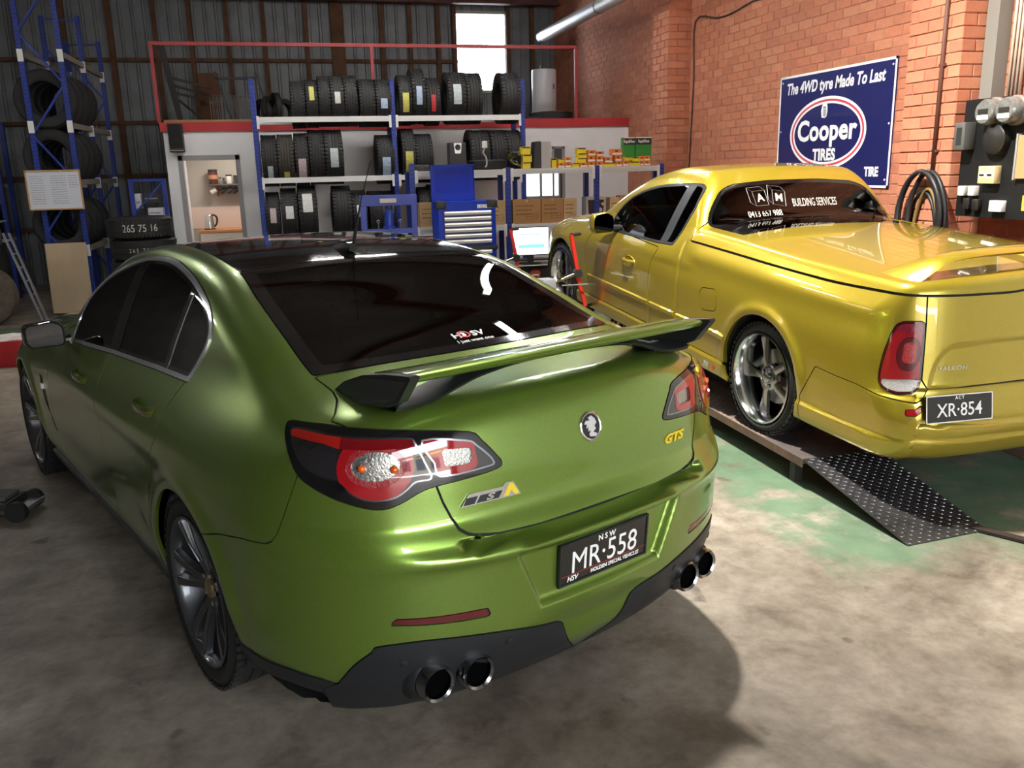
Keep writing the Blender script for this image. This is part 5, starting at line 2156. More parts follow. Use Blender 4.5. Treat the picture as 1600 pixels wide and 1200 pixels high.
def tyre_at(x, y, z, rad, wid, label, group, stickers=(), lean=0., yaw=0., me=None):
    """standing tyre, axis along x; z is its lowest point"""
    o = bpy.data.objects.new('tyre', me or TYRE_ME)
    link(o)
    o.location = (x, y, z + rad)
    o.scale = (wid / .21, rad / .31, rad / .31)
    o.rotation_euler = (lean, 0, yaw)
    tag(o, label, 'tyre', group)
    for (col, ang, span, w, off) in stickers:
        V, Fq = [], []
        for k in range(6):
            a = R(ang) + R(span) * k / 5
            V += [(off - w / 2, -.3122 * math.cos(a), .3122 * math.sin(a)), (off + w / 2, -.3122 * math.cos(a), .3122 * math.sin(a))]
        Fq = [(2 * k, 2 * k + 1, 2 * k + 3, 2 * k + 2) for k in range(5)]
        MB().add(V, Fq).build('paper_label', ST[col], o)
    return o


YT = (YR0 + YR1) / 2
CNT = {'white': 'white paper label', 'yellow': 'yellow paper label', 'blue': 'pale blue paper label', 'red': 'red paper label', 'pink': 'pinkish paper label', 'silver': 'silvery paper label'}


def tyre_row(level, items, shelf_name):
    z = LEVELS[level]
    grp = 'tyres on the %s shelf of the tall rack' % shelf_name
    for i, (p0, p1, ptop, st, me) in enumerate(items):
        x0, _ = on_plane_y(p0, 200, YR0 + .05)
        x1, _ = on_plane_y(p1, 200, YR0 + .05)
        xc, zt = on_plane_y((p0 + p1) / 2, ptop, YT)
        rad = .31
        for _ in range(6):
            bot = z + .012 - (rad - math.sqrt(max(.01, rad * rad - .24 ** 2)))
            rad = max(.27, min(.36, (zt - bot) / 2))
        wid = min(.26, max(.15, (x1 - x0) * .96))
        if i + 1 < len(items):
            xn = on_plane_y((items[i + 1][0] + items[i + 1][1]) / 2, items[i + 1][2], YT)[0]
            nw = on_plane_y(items[i + 1][1], 200, YR0 + .05)[0] - on_plane_y(items[i + 1][0], 200, YR0 + .05)[0]
            wid = min(wid, (xn - xc) * 2 / (1 + nw / (x1 - x0)) - .004)
        if i:
            wid = min(wid, 2 * (xc - last_edge) - .004)
        last_edge = xc + wid / 2
        lab = 'black tyre'
        if st:
            lab += ' with ' + CNT[st[0][0]]
        lab += ', %s along the %s rack shelf' % (ordinal(i), shelf_name)
        tyre_at(xc, YT, bot, rad, wid, lab, grp, st, 0, 0, me)


S1 = lambda c, a=-15, sp=32, w=.09, o=0: [(c, a, sp, w, o)]
tyre_row(2, [(449, 476, 127, [], None), (472, 496, 125, S1('yellow', 5, 36, .085), None), (491, 515, 119, [], None), (510, 536, 119, S1('white', -8, 26), None),
             (531, 556, 118, [], None), (556, 582, 124, [], None), (582, 607, 124, S1('blue', -16, 24), None), (615, 640, 118, S1('yellow', -30, 44, .10), None),
             (635, 660, 108, S1('blue', -20, 38), None), (659, 682, 122, S1('red', -26, 40, .06), None), (691, 722, 113, S1('silver', -16, 44, .09), None),
             (720, 747, 114, [], None), (770, 810, 114, [], None)], 'top')
tyre_row(1, [(405, 432, 211, S1('silver', -52, 40, .07), None), (430, 457, 210, S1('yellow', -40, 14, .07), TYRE_ME2), (456, 480, 208, S1('pink', -45, 46, .12), None),
             (477, 505, 203, [], None), (501, 534, 203, S1('silver', -22, 40, .09), None), (584, 612, 211, S1('blue', -45, 50, .10), None), (621, 644, 201, S1('yellow', -40, 48, .12), None),
             (642, 672, 209, [], None), (726, 760, 203, [], None), (757, 787, 203, [], None), (783, 810, 203, [], None)], 'middle')
tyre_row(0, [(413, 436, 300, S1('pink', -8, 32, .09), None), (436, 463, 294, S1('white', -4, 26, .10), None), (462, 493, 289, S1('white', 5, 40, .11), None), (513, 549, 290, [], None),
             (544, 572, 297, S1('white', 0, 26, .09), None), (572, 596, 298, [], None), (596, 613, 298, [], None), (650, 667, 292, [], None), (666, 684, 288, [], None), (684, 704, 294, [], None)], 'lowest')

# small wheel lying in front on the middle shelf
x, z = on_plane_y(657, 262, YR0 - .02)
sw = MB().lathe([(.06, 0), (.13, .002), (.155, .02), (.155, .10), (.13, .118), (.06, .12)], 32, closed=True).build('tyre', mat('grey_small_tyre', srgb(58, 58, 58), .8), None, 40, loc=(x, YR0 + .02, LEVELS[1] + .012))
tag(sw, 'small grey tyre lying flat on the middle shelf beside the rack post', 'tyre')

# ---------------------------------------------------------------- short rack in front, running to the brick pier
YS0, YS1 = 10.35, 10.57
srk = thing('short_rack', 'waist-high blue rack with white beams holding cartons and boxes', 'storage rack')
XS = [on_plane_y(p, 262, YS0)[0] for p in (643, 793, 932, 1033)]
ZS_T, ZS_L = 1.745, 1.09
for i, x in enumerate(XS):
    rack_post(srk, x, YS0, 0, ZS_T + (.09 if i == 0 else .02), .06, .05)
    rack_post(srk, x - (.0 if i else 0), YS1 + .18 if i < 3 else YS1 - .02, 0, ZS_T, holes=False)
for z in (ZS_T, ZS_L, .4):
    for a, b_ in zip(XS[:-1], XS[1:]):
        MB().box(a + .03, YS0 - .015, z - .065, b_ - .03, YS0 + .02, z - .030).build('beam', BEAMW, srk)
        MB().box(a + .03, YS0 - .02, z - .030, b_ - .03, YS0 + .02, z).build('beam', BEAMW, srk)
        MB().box(a + .0, YS0 + .02, z - .012, b_ - .0, YS1 + (.15 if b_ < 4 else .0), z - .0005).build('shelf_board', mat('shelf_board', srgb(150, 140, 124), .8), srk)
        for x in (a + .03, b_ - .065):
            MB().box(x, YS0 - .03, z - .14, x + .035, YS0 - .025, z + .01).build('beam_clip', CLIPW, srk)

# ---------------------------------------------------------------- left rack: frames one behind another, truck tyres laid through them
LX0, LX1 = -3.10, -2.64
LY = (12.7, 14.0, 15.35)
lrk = thing('pallet_rack', 'blue pallet rack holding truck tyres in the dark corner', 'storage rack')
for i, y in enumerate(LY):
    h = (4.6, 3.95, 3.80)[i]
    for x in (LX0, LX1):
        rack_post(lrk, x, y, 0, h, .06, .06)
    MB().bar((LX0, y, h - .05), (LX1, y, h - .05), .03, .02).build('brace', BLUE, lrk)
    z = .45
    k = 0
    while z + .62 < h:
        a, b_ = (LX0, LX1) if k % 2 else (LX1, LX0)
        MB().bar((a, y - .01, z), (b_, y - .01, z + .62), .025, .03, (0, 1, 0)).build('brace', BLUE, lrk)
        z += .62
        k += 1
LZ = (.62, 1.78, 3.05)
for z in [on_plane_y(px_, py_, LY[0] + .12)[1] - .325 for px_, py_ in ((96, 350), (82, 245), (70, 155))] + [3.30]:
    for x in (LX0, LX1):
        for y0, y1 in zip(LY[:-1], LY[1:]):
            MB().box(x - .02, y0 + .03, z - .04, x + .02, y1 - .03, z + .03).build('beam', BEAMG, lrk)
        for y in LY:
            MB().box(x - .035, y - .034, z - .10, x + .035, y - .031, z + .05).build('beam_clip', CLIPW, lrk)
BIG = mat('truck_tyre_rubber', (.020, .020, .021), .8, bump=(120, .3, .003))
bigt = MB().lathe([(.225, .03), (.24, .015), (.30, .0), (.345, .012), (.372, .05), (.372, .09), (.366, .091), (.366, .105), (.372, .106), (.372, .16), (.366, .161), (.366, .175), (.372, .176),
                   (.372, .23), (.345, .268), (.30, .28), (.24, .265), (.225, .25)], 56, Matrix.Rotation(R(-90), 4, 'X'), closed=True)
_o = bigt.build('truck_tyre', BIG, None, 35)
BIG_ME = _o.data
bpy.data.objects.remove(_o)
lev_names = {0: 'low', 1: 'middle', 2: 'upper'}
for li, (px, py) in enumerate(((96, 350), (82, 245), (70, 155))):
    xc, zc = on_plane_y(px, py, LY[0] + .12)
    for k in range(4):
        o = bpy.data.objects.new('truck_tyre', BIG_ME)
        link(o)
        o.location = (xc + .02 * k, LY[0] + .08 + .288 * k, zc)
        o.scale = (1, 1, 1) if li == 2 else (.95, 1, .95)
        tag(o, 'large truck tyre, %s from the front, %s level of the pallet rack' % (ordinal(k), lev_names[li]), 'tyre', 'truck tyres in the pallet rack')

# whiteboard and cardboard leaning on the first frame
x0, z1 = on_plane_y(39, 268, 12.62)
x1, z0 = on_plane_y(131, 325, 12.62)
wb = thing('notice_board', 'whiteboard with a price list tied to the blue pallet rack', 'whiteboard', ((x0 + x1) / 2, 12.62, z0))
W2, Hh = (x1 - x0) / 2, z1 - z0
MB().box(-W2, -.004, 0, W2, .012, Hh).build('board', mat('board_white', srgb(212, 216, 226), .4), wb)
fr = MB()
for a in ((-W2 - .012, -.012, W2 + .012, .006), (-W2 - .012, Hh - .006, W2 + .012, Hh + .012), (-W2 - .012, 0, -W2 + .006, Hh), (W2 - .006, 0, W2 + .012, Hh)):
    fr.box(a[0], -.014, a[1], a[2], .014, a[3])
fr.build('frame', mat('pine_frame', srgb(190, 150, 98), .6), wb)
INK = mat('marker_ink', srgb(120, 126, 150), .7)
lines = MB()
random.seed(9)
for col, (a, b_) in enumerate(((-W2 * .88, -W2 * .38), (-W2 * .10, W2 * .46), (W2 * .58, W2 * .90))):
    for k in range(13 if col < 2 else 6):
        z = Hh * (.86 - .06 * k)
        xx = a
        while xx < b_:
            l = random.uniform(.008, .03)
            lines.box(xx, -.0052, z, min(xx + l, b_), -.0042, z + .006)
            xx += l + .008
lines.build('handwriting', INK, wb)
x0, z1 = on_plane_y(65, 381, 12.60)
x1, _ = on_plane_y(130, 381, 12.60)
_, z0 = on_plane_y(100, 497, 12.5)
cbd = MB().box(0, -.004, 0, x1 - x0, .004, z1 - max(z0, .02)).build('cardboard_sheet', mat('tan_cardboard', srgb(186, 164, 134), .85, noise=(5, .93, 1.04)), None, loc=(x0 + .03, 12.55, max(z0, .02)), rot=(R(-4), 0, 0))
tag(cbd, 'tall tan cardboard sheet leaning against the blue pallet rack', 'cardboard')

# ---- stack of tyres marked in chalk
st_y = 11.95
xc, _ = on_plane_y(212, 355, st_y - .38)
_, ztop = on_plane_y(212, 340, st_y - .30)
flat = MB().lathe([(.235, .02), (.30, .0), (.36, .012), (.392, .045), (.395, .085), (.388, .087), (.388, .100), (.395, .102), (.395, .165), (.388, .167), (.388, .180), (.395, .182), (.392, .225), (.36, .258), (.30, .27), (.235, .25)], 56, closed=True)
_sip = MB()
for k in range(56):
    for h0, h1 in ((.03, .075), (.195, .24)):
        _sip.box(.375, -.014, h0, .3975, .014, h1, Matrix.Rotation(2 * math.pi * k / 56, 4, 'Z'))
flat.add(_sip.V, _sip.F)
_o = flat.build('tyre', RUBBER, None, 35)
FLAT_ME = _o.data
bpy.data.objects.remove(_o)
nst = 5
hh = .268
CHALK = mat('chalk', srgb(190, 192, 186), .9)
for k in range(nst):
    o = bpy.data.objects.new('tyre', FLAT_ME)
    link(o)
    o.location = (xc + (.012 if k % 2 else -.006), st_y, (ztop - nst * hh) + k * hh if k else max(.0, ztop - nst * hh))
    o.rotation_euler = (0, 0, .3 * k)
    pos = nst - 1 - k
    lab = ['off-road tyre marked 265 75 16 in chalk on top of the tyre stack', 'off-road tyre with small white digits, second from the top of the stack', 'off-road tyre third from the top of the chalk-marked stack',
           'off-road tyre fourth from the top of the chalk-marked stack', 'off-road tyre at the bottom of the chalk-marked stack'][pos]
    tag(o, lab, 'tyre', 'off-road tyres stacked by the kitchenette')
    if pos < 2:
        txt = '265 75 16' if pos == 0 else '2 6 5   7 5   1 6'
        cu = text_obj('chalk_mark', txt, .13 if pos == 0 else .07, CHALK, None, Matrix.Identity(4), .001, xscale=.8)
        me = cu.data
        for v in me.vertices:          # wrap round the tread
            a = v.co.x / .397
            r_ = .3985 + (v.co.z > 0) * .0008
            v.co = (r_ * math.sin(a + R(8)), -r_ * math.cos(a + R(8)), .135 + v.co.y)
        cu.parent = o
        cu.rotation_euler = (0, 0, -.3 * k)
sf = thing('small_rack_frame', 'narrow blue rack frame with white cartons behind the tyre stack', 'storage rack', (0, 12.45, 0))
x0, z1 = on_plane_y(203, 280, 12.45)
x1, _ = on_plane_y(255, 280, 12.45)
for x in (x0, x1):
    MB().box(x - .025, -.025, 0, x + .025, .025, z1).build('post', BLUE, sf)
MB().box(x0, -.02, z1 - .035, x1, .02, z1).build('brace', BLUE, sf)
MB().bar((x0, 0, z1 - .45), (x1, 0, z1 - .03), .022, .02, (0, 1, 0)).build('brace', BLUE, sf)
MB().box(x0, -.02, 1.05, x1, .30, 1.09).build('shelf', BEAMG, sf)
for (a, b_, c_, d_, lab) in ((210, 222, 303, 326, 'small white folded carton beside the blue frame post'), (231, 256, 325, 338, 'open white carton above the tyre stack'), (224, 252, 302, 316, 'black and white parts carton inside the small blue rack')):
    xa, za = on_plane_y(a, c_, 12.5)
    xb, zb = on_plane_y(b_, d_, 12.5)
    cbx = MB()
    cbx.box(0, 0, 0, xb - xa, .16, za - zb)
    bx = cbx.build('carton', mat('carton_black' if 'black' in lab else 'carton_white', srgb(50, 50, 54) if 'black' in lab else srgb(205, 208, 214), .6), None, loc=(xa, 12.5, max(zb, 1.092) if zb > 1.0 else zb))
    MB().box(.01, -.002, (za - zb) * .35, (xb - xa) * .8, 0, (za - zb) * .5).build('print_band', mat('carton_print', srgb(150, 152, 158), .6), bx)
    tag(bx, lab, 'carton', 'cartons behind the tyre stack')
# ---------------------------------------------------------------- shelf goods
def px_box(name, p0, p1, ptop, pbot, Y, depth, material, label, cat, group=None, zbase=None, bevel=.003, rotz=0., detail=None):
    """a carton whose front spans photograph columns p0-p1 and rows ptop-pbot on the plane y=Y"""
    x0, z1 = on_plane_y(p0, (ptop + pbot) / 2, Y)[0], on_plane_y((p0 + p1) / 2, ptop, Y)[1]
    x1, z0 = on_plane_y(p1, (ptop + pbot) / 2, Y)[0], on_plane_y((p0 + p1) / 2, pbot, Y)[1]
    if zbase is not None:
        z1 = zbase + max(.02, z1 - z0)
        z0 = zbase
    w, h = x1 - x0, z1 - z0
    o = MB().box(-w / 2, 0, 0, w / 2, depth, h, bevel=bevel).build(name, material, None, loc=((x0 + x1) / 2, Y, z0), rot=(0, 0, rotz))
    tag(o, label, cat, group)
    if detail:
        detail(o, w, h)
    return o, z1


OR_ = mat('orange_carton', srgb(226, 128, 44), .55)
YE_ = mat('yellow_carton', srgb(236, 214, 40), .5)
WH_ = mat('carton_label_white', srgb(232, 228, 220), .5)
BK_ = mat('carton_mark_black', srgb(34, 32, 30), .5)
BRN = mat('brown_carton', srgb(176, 132, 84), .8, noise=(4, .9, 1.05))
BRN2 = mat('pale_brown_carton', srgb(196, 164, 116), .8, noise=(4, .9, 1.05))


def orange_face(o, w, h):
    MB().box(-w * .42, -.0015, h * .08, w * .46, 0, h * .40).build('label_strip', WH_, o)
    MB().box(-w * .18, -.0015, h * .55, w * .10, 0, h * .78).build('brand_mark', BK_, o)


def yellow_face(o, w, h):
    MB().box(-w * .45, -.0015, h * .80, w * .45, 0, h * .98).build('dark_band', BK_, o)


YS = YS0 - .005
cols = 8.42          # crop scale used while reading positions off the photograph


def C2(a, b_, c_, d_):
    return 860 + a / cols, 860 + b_ / cols, 190 + c_ / cols, 190 + d_ / cols


# (x0, x1, top, bottom, colour, row) read bottom row first
rows = [
    [(20, 82, 450, 580, 'y'), (98, 190, 515, 580, 'o'), (195, 275, 510, 578, 'o'), (285, 378, 505, 560, 'y'), (388, 490, 500, 560, 'o'), (494, 590, 490, 555, 'o'), (605, 695, 488, 552, 'o'),
     (700, 780, 500, 548, 'y'), (784, 858, 498, 546, 'y'), (862, 945, 480, 545, 'o'), (950, 1040, 468, 542, 'o'), (1045, 1178, 480, 536, 'y'), (1182, 1228, 470, 532, 'o'), (1232, 1322, 468, 532, 'o')],
    [(108, 186, 450, 500, 'y'), (190, 275, 430, 498, 'o'), (360, 470, 430, 488, 'y'), (488, 590, 405, 485, 'o'), (602, 695, 412, 485, 'o'), (715, 815, 405, 482, 'o'), (850, 940, 395, 475, 'o'),
     (980, 1076, 412, 462, 'y'), (1080, 1176, 408, 462, 'y'), (1180, 1226, 398, 462, 'o'), (1230, 1315, 396, 462, 'o')],
    [(365, 478, 345, 405, 'y'), (495, 602, 320, 395, 'o'), (608, 705, 340, 405, 'o'), (808, 945, 310, 392, 'o')],
    [(355, 468, 250, 325, 'y')],
]
tops = {}
names_c = {'o': 'orange', 'y': 'yellow'}
n_or = 0
for r_, row in enumerate(rows):
    cnt = {'o': 0, 'y': 0}
    tot = {'o': sum(1 for t in row if t[4] == 'o'), 'y': sum(1 for t in row if t[4] == 'y')}
    for (a, b_, c_, d_, col) in row:
        p0, p1, t_, bt_ = C2(a, b_, c_, d_)
        lvl = ['bottom', 'second', 'third', 'top'][r_]
        lab = 'small %s parts carton, %s %s one along the %s row of the shelf heap' % (names_c[col], ordinal(cnt[col]), names_c[col], lvl) if tot[col] > 1 else \
            'small %s parts carton, the only %s one in the %s row of the shelf heap' % (names_c[col], names_c[col], lvl)
        cnt[col] += 1
        base = ZS_T
        for (q0, q1, zt) in tops.get(r_ - 1, []):
            if min(q1, b_) - max(q0, a) > 12:
                base = max(base, zt)
        o, zt = px_box('parts_carton', p0, p1, t_, bt_, YS, .10, OR_ if col == 'o' else YE_, lab, 'carton', 'small parts cartons on the short rack',
                       zbase=base + .0008, bevel=.002, detail=orange_face if col == 'o' else yellow_face)
        tops.setdefault(r_, []).append((a, b_, zt))
# yellow cartons stacked beside the grey tower
zb = ZS_T
for k, (a, b_, c_, d_) in enumerate(((817, 829, 246, 251), (817, 831, 236, 243), (815, 829, 226, 233))):
    o, zb = px_box('parts_carton', a, b_, c_ - 1, d_ + 4, YS, .10, YE_, 'small yellow carton, %s of the stack beside the black speaker cabinet' % ['bottom', 'middle', 'top'][k], 'carton', 'yellow carton stack', zbase=zb + .0008, detail=yellow_face)

GRB = mat('green_box', srgb(44, 132, 52), .5, noise=(6, .85, 1.1))


def green_face(o, w, h):
    MB().box(-w * .5, -.0015, h * .74, w * .5, 0, h * .97).build('dark_band', mat('box_dark_band', srgb(24, 36, 34), .4), o)
    MB().box(-w * .5, -.0018, h * .97, w * .5, 0, h).build('white_edge', WH_, o)
    text_obj('box_lettering', 'RapidFlow', .05, WH_, o, frame_mat((0, -.0025, h * .855), (1, 0, 0), (0, 0, 1)), .0008, bold=.001, xscale=.7)


for (a, b_, lab) in ((974.5, 992, 'green and black boxed product at the far end of the short rack, partly turned'), (993.5, 1018, 'green and black boxed product nearest the brick pier on the short rack')):
    px_box('product_box', a, b_, 203, 248, YS + .115, .10, GRB, lab, 'box', 'green boxes on the short rack', zbase=ZS_T + .001, detail=green_face)

# loudspeaker, computer tower, plastic bag, tyres lying on the short rack
x0, z1 = on_plane_y(702, 223, YS)
x1, z0 = on_plane_y(729, 257, YS)
sp = thing('loudspeaker', 'black loudspeaker with a silver tweeter plate on the short rack', 'speaker', ((x0 + x1) / 2, YS, ZS_T + .001))
w, h = x1 - x0, z1 - ZS_T
MB().box(-w / 2, 0, 0, w / 2, .17, h, bevel=.005).build('cabinet', mat('speaker_black', (.02, .02, .022), .5), sp)
MB().prism(round_poly([(-.048, h - .005), (.048, h - .005), (.034, h - .125), (-.034, h - .125)], .012), .006, frame_mat((0, .0, 0), (1, 0, 0), (0, 0, 1))).build('tweeter_plate', mat('silver_plate', srgb(200, 202, 202), .3, .5), sp)
MB().lathe([(.012, .008), (.030, .012), (.034, .007), (.034, 0)], 24, Matrix.Translation((0, 0, h - .055)) @ Matrix.Rotation(R(90), 4, 'X')).build('tweeter', mat('speaker_cone', (.01, .01, .01), .4), sp, 40)
x0, z1 = on_plane_y(833, 221, YS)
x1, z0 = on_plane_y(861, 260, YS)
tw = thing('speaker_tower', 'grey-sided speaker cabinet with a black curved front beside the yellow carton stack', 'speaker', ((x0 + x1) / 2, YS, ZS_T + .001))
w, h = x1 - x0, z1 - ZS_T
MB().box(-w * .05, 0, 0, w / 2, .20, h, bevel=.003).build('cabinet', mat('tower_grey', srgb(176, 174, 172), .5), tw)
MB().prism(round_poly([(-w * .5, 0), (-w * .05, 0), (-w * .05, h), (-w * .38, h)], .02), .18, frame_mat((0, .18, 0), (1, 0, 0), (0, 0, 1))).build('front_baffle', MATS['speaker_black'], tw, 30)
# dark tyre lying flat, clear plastic bag, hose end
x, z = on_plane_y(765, 258, YS + .02)
o = bpy.data.objects.new('tyre', FLAT_ME)
link(o)
o.scale = (.62, .36, .42)
o.location = (x, YS + .16, ZS_T + .001)
tag(o, 'narrow black tyre lying flat on the short rack below the plastic bag', 'tyre')
x, z = on_plane_y(812, 247, YS + .05)
bag = bmesh.new()
bmesh.ops.create_icosphere(bag, subdivisions=3, radius=.12)
random.seed(3)
for v in bag.verts:
    n_ = random.uniform(.82, 1.12)
    v.co = Vector((v.co.x * 1.15 * n_, v.co.y * .6 * n_, v.co.z * .72 * n_))
    v.co.z = max(v.co.z, -.075)
me = bpy.data.meshes.new('plastic_bag')
bag.to_mesh(me)
bag.free()
me.materials.append(glass_mat('clear_plastic', (.72, .76, .80), .12))
o = link(bpy.data.objects.new('plastic_bag', me))
o.location = (x, YS + .08, ZS_T + .078)
o.rotation_euler = (0, R(22), 0)
o.location.z += .035
tag(o, 'crumpled clear plastic bag on the short rack beside the dark tyres', 'plastic bag')
x, z = on_plane_y(755, 225, YS + .02)
hg = thing('air_gun', 'pale hose and white nozzle hanging over the short rack beside the loudspeaker', 'hose', (x, YS - .05, z))
MB().box(-.03, -.02, -.05, .03, .02, .03, bevel=.006).build('nozzle', mat('nozzle_white', srgb(225, 225, 220), .5), hg)
MB().tube(spline([(0, 0, -.05), (-.02, 0, -.10), (.015, 0, -.16), (.02, .0, -.24), (.0, 0, -.265)], 5), .010, 8).build('hose', mat('hose_grey', srgb(170, 164, 156), .6), hg, True)

# cartons and machines on the lower shelf
def brown_face(o, w, h):
    ink = mat('carton_ink', srgb(96, 70, 44), .8)
    mb = MB()
    random.seed(int(w * 1000))
    for k in range(3):
        z = h * (.72 - .17 * k)
        x = -w * .38
        while x < w * .15:
            l = random.uniform(.01, .035)
            mb.box(x, -.0012, z, x + l, 0, z + .010)
            x += l + .008
    for k in range(3):
        mb.box(-w * .05, -.0012, h * (.18 + .11 * k), w * .40, 0, h * (.18 + .11 * k) + .003)
    for k in range(3):
        mb.box(-w * .05 + w * .22 * k, -.0012, h * .18, -w * .05 + w * .22 * k + .003, 0, h * .40)
    mb.build('print', ink, o)
    MB().box(-w * .03, -.001, h * .90, w * .03, 0, h).build('tape', mat('packing_tape', srgb(200, 180, 140), .4), o)


for (a, b_, c_, d_, m_, lab) in (
        (655, 690, 303, 342, BRN2, 'pale carton on the lower shelf between the press and the tool chest'),
        (751, 790, 304, 342, BRN2, 'printed carton behind the tool chest on the lower shelf'),
        (801, 845, 303, 341, BRN, 'brown open carton on the lower shelf nearest the monitor'),
        (846, 880, 299, 337, BRN, 'brown carton with printed table on the lower shelf, second past the post'),
        (881, 901, 298, 335, BRN2, 'narrow tan carton on the lower shelf beside the stereo'),
        (953, 968, 294, 330, BRN2, 'pale carton half hidden behind the stereo on the lower shelf'),
        (969, 1000, 292, 330, BRN, 'dark brown carton on the lower shelf at the brick wall end')):
    px_box('carton', a, b_, c_, d_, YS + .01, .15, m_, lab, 'carton', 'brown cartons on the short rack', zbase=ZS_L + .001, detail=brown_face)
x0, z1 = on_plane_y(916, 292, YS)
x1, z0 = on_plane_y(947, 329, YS)
stz = thing('stereo', 'silver and black mini stereo on the lower shelf', 'stereo', ((x0 + x1) / 2, YS, ZS_L + .001))
w, h = x1 - x0, z1 - z0
SILV = mat('stereo_silver', srgb(180, 184, 182), .3, .5)
MB().box(-w / 2, .01, 0, w / 2, .18, h, bevel=.004).build('case', SILV, stz)
MB().prism([(-w * .36, h * .30), (w * .36, h * .30), (w * .40, h * .88), (-w * .40, h * .88)], .004, frame_mat((0, .01, 0), (1, 0, 0), (0, 0, 1))).build('fascia', mat('stereo_black', (.012, .012, .013), .2), stz)
for (a, b_, r_) in ((w * .20, h * .46, .028), (w * .32, h * .70, .018)):
    MB().lathe([(r_, 0), (r_ * .9, .016), (0, .017)], 24, Matrix.Translation((a, .008, b_)) @ Matrix.Rotation(R(90), 4, 'X')).build('knob', SILV, stz, 40)
# folders leaning, grey cabinet
for k, (a, b_, c_) in enumerate(((824, 829, srgb(120, 112, 150)), (830, 836, srgb(92, 80, 120)), (836, 843, srgb(60, 54, 54)))):
    px_box('folder', a, b_, 275, 306, YS + .20, .16, mat('folder_%d' % k, c_, .6), ['pale violet folder standing behind the brown cartons', 'dark violet folder standing behind the brown cartons', 'black folder standing behind the brown cartons'][k], 'folder',
           'folders behind the cartons', zbase=ZS_L + .001)

# lit office window and dark doorway in the partition
wl = MB()
xa, za = on_plane_y(817, 266, YP)
xb, zb_ = on_plane_y(872, 305, YP)
OFFICE = mat('lit_office_glass', (.9, .93, 1), .3, emit=(.92, .96, 1.0), estr=1.6)
win2 = MB().box(xa - .03, YP - .012, zb_ - .03, xb + .03, YP - .002, za + .03).build('window_2', GREYT)
structure(win2)['label'] = 'bright office window in the white partition'
for a, b_ in ((xa, xa + (xb - xa) * .46), (xa + (xb - xa) * .54, xb)):
    MB().box(a, YP - .016, zb_, b_, YP - .011, za).build('window_pane', OFFICE, win2)
xa, za = on_plane_y(862, 229, YP)
xb, _ = on_plane_y(882, 229, YP)
dfr = MB()
dfr.box(xa, YP - .02, 0, xa + .03, YP, za)
dfr.box(xb - .045, YP - .02, 0, xb, YP, za)
dfr.box(xa, YP - .02, za - .03, xb, YP, za)
d2 = structure(dfr.build('door_2', GREYT))
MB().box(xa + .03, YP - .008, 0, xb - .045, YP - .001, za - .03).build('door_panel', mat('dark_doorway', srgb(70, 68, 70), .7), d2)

# ---------------------------------------------------------------- tool chest with its lid up
TCB = mat('chest_blue', srgb(0, 52, 186), .4, spec=.25)
yc = 9.45
x0 = on_plane_y(684, 330, yc)[0]
x1 = on_plane_y(775, 330, yc)[0]
w = x1 - x0
_, zt = on_plane_y(730, 315, yc)
_, zlid = on_plane_y(720, 257, yc + .38)
tc_ = thing('tool_chest', 'blue roller tool chest with silver drawer pulls and its lid open', 'tool chest', ((x0 + x1) / 2, yc, 0))
MB().box(-w / 2, .012, .14, w / 2, .42, zt, bevel=.006).build('body', TCB, tc_)
lidt = MB()
lh = zlid - zt
lidt.box(-w * .5 + .0, .40, zt, w * .26, .42, zt + lh)
lidt.box(-w * .5, .33, zt + lh - .012, w * .26, .42, zt + lh)
lidt.box(-w * .5, .37, zt, -w * .5 + .01, .42, zt + lh)
lidt.box(w * .25, .37, zt, w * .26, .42, zt + lh)
lid_ = lidt.build('lid', TCB, tc_)
MB().box(-w * .5 + .05, .395, zt + lh * .22, w * .2, .40, zt + lh * .90).build('lid_panel', mat('chest_blue_panel', srgb(0, 44, 172), .45, spec=.25), lid_)
for sx in (-1, 1):
    xx = -w / 2 - .02 if sx < 0 else w / 2 - .10
    MB().box(xx, .0, zt - .075, xx + .12, .10, zt + .012, bevel=.012).build('corner_bumper', mat('bumper_black', (.02, .02, .02), .5), tc_, 40)
MB().box(w * .18, .008, zt - .075, w * .42, .013, zt - .035).build('maker_plate', mat('maker_plate', srgb(190, 190, 190), .3, .5, noise=(90, .3, 1.1)), tc_)
PULL = mat('drawer_pull', srgb(226, 224, 222), .38, .5)
zd = zt - .105
for k in range(11):
    hgt = .062 if k < 6 else .075
    if k == 6:
        zd -= .055
        MB().box(-w / 2 - .01, -.012, zd + .005, w / 2 + .012, .05, zd + .05, bevel=.008).build('mid_rail', MATS['bumper_black'], tc_)
    dr = MB().box(-w * .40, -.002, zd - hgt + .006, w * .42, .02, zd).build('drawer', mat('drawer_blue', srgb(6, 26, 96), .4), tc_)
    MB().prism([(0, -.006), (.012, -.004), (.016, .018), (.006, .034), (0, .034)], w * .80, frame_mat((w * .41, -.002, zd - .030), (0, -1, 0), (0, 0, 1))).build('pull', PULL, dr, 40)
    zd -= hgt
for a in (-w * .42, w * .36):
    for b_ in (.04, .34):
        MB().lathe([(.05, 0), (.05, .03)], 20, Matrix.Translation((a, b_, .05)) @ Matrix.Rotation(R(90), 4, 'Y')).build('caster', MATS['bumper_black'], tc_, 40)

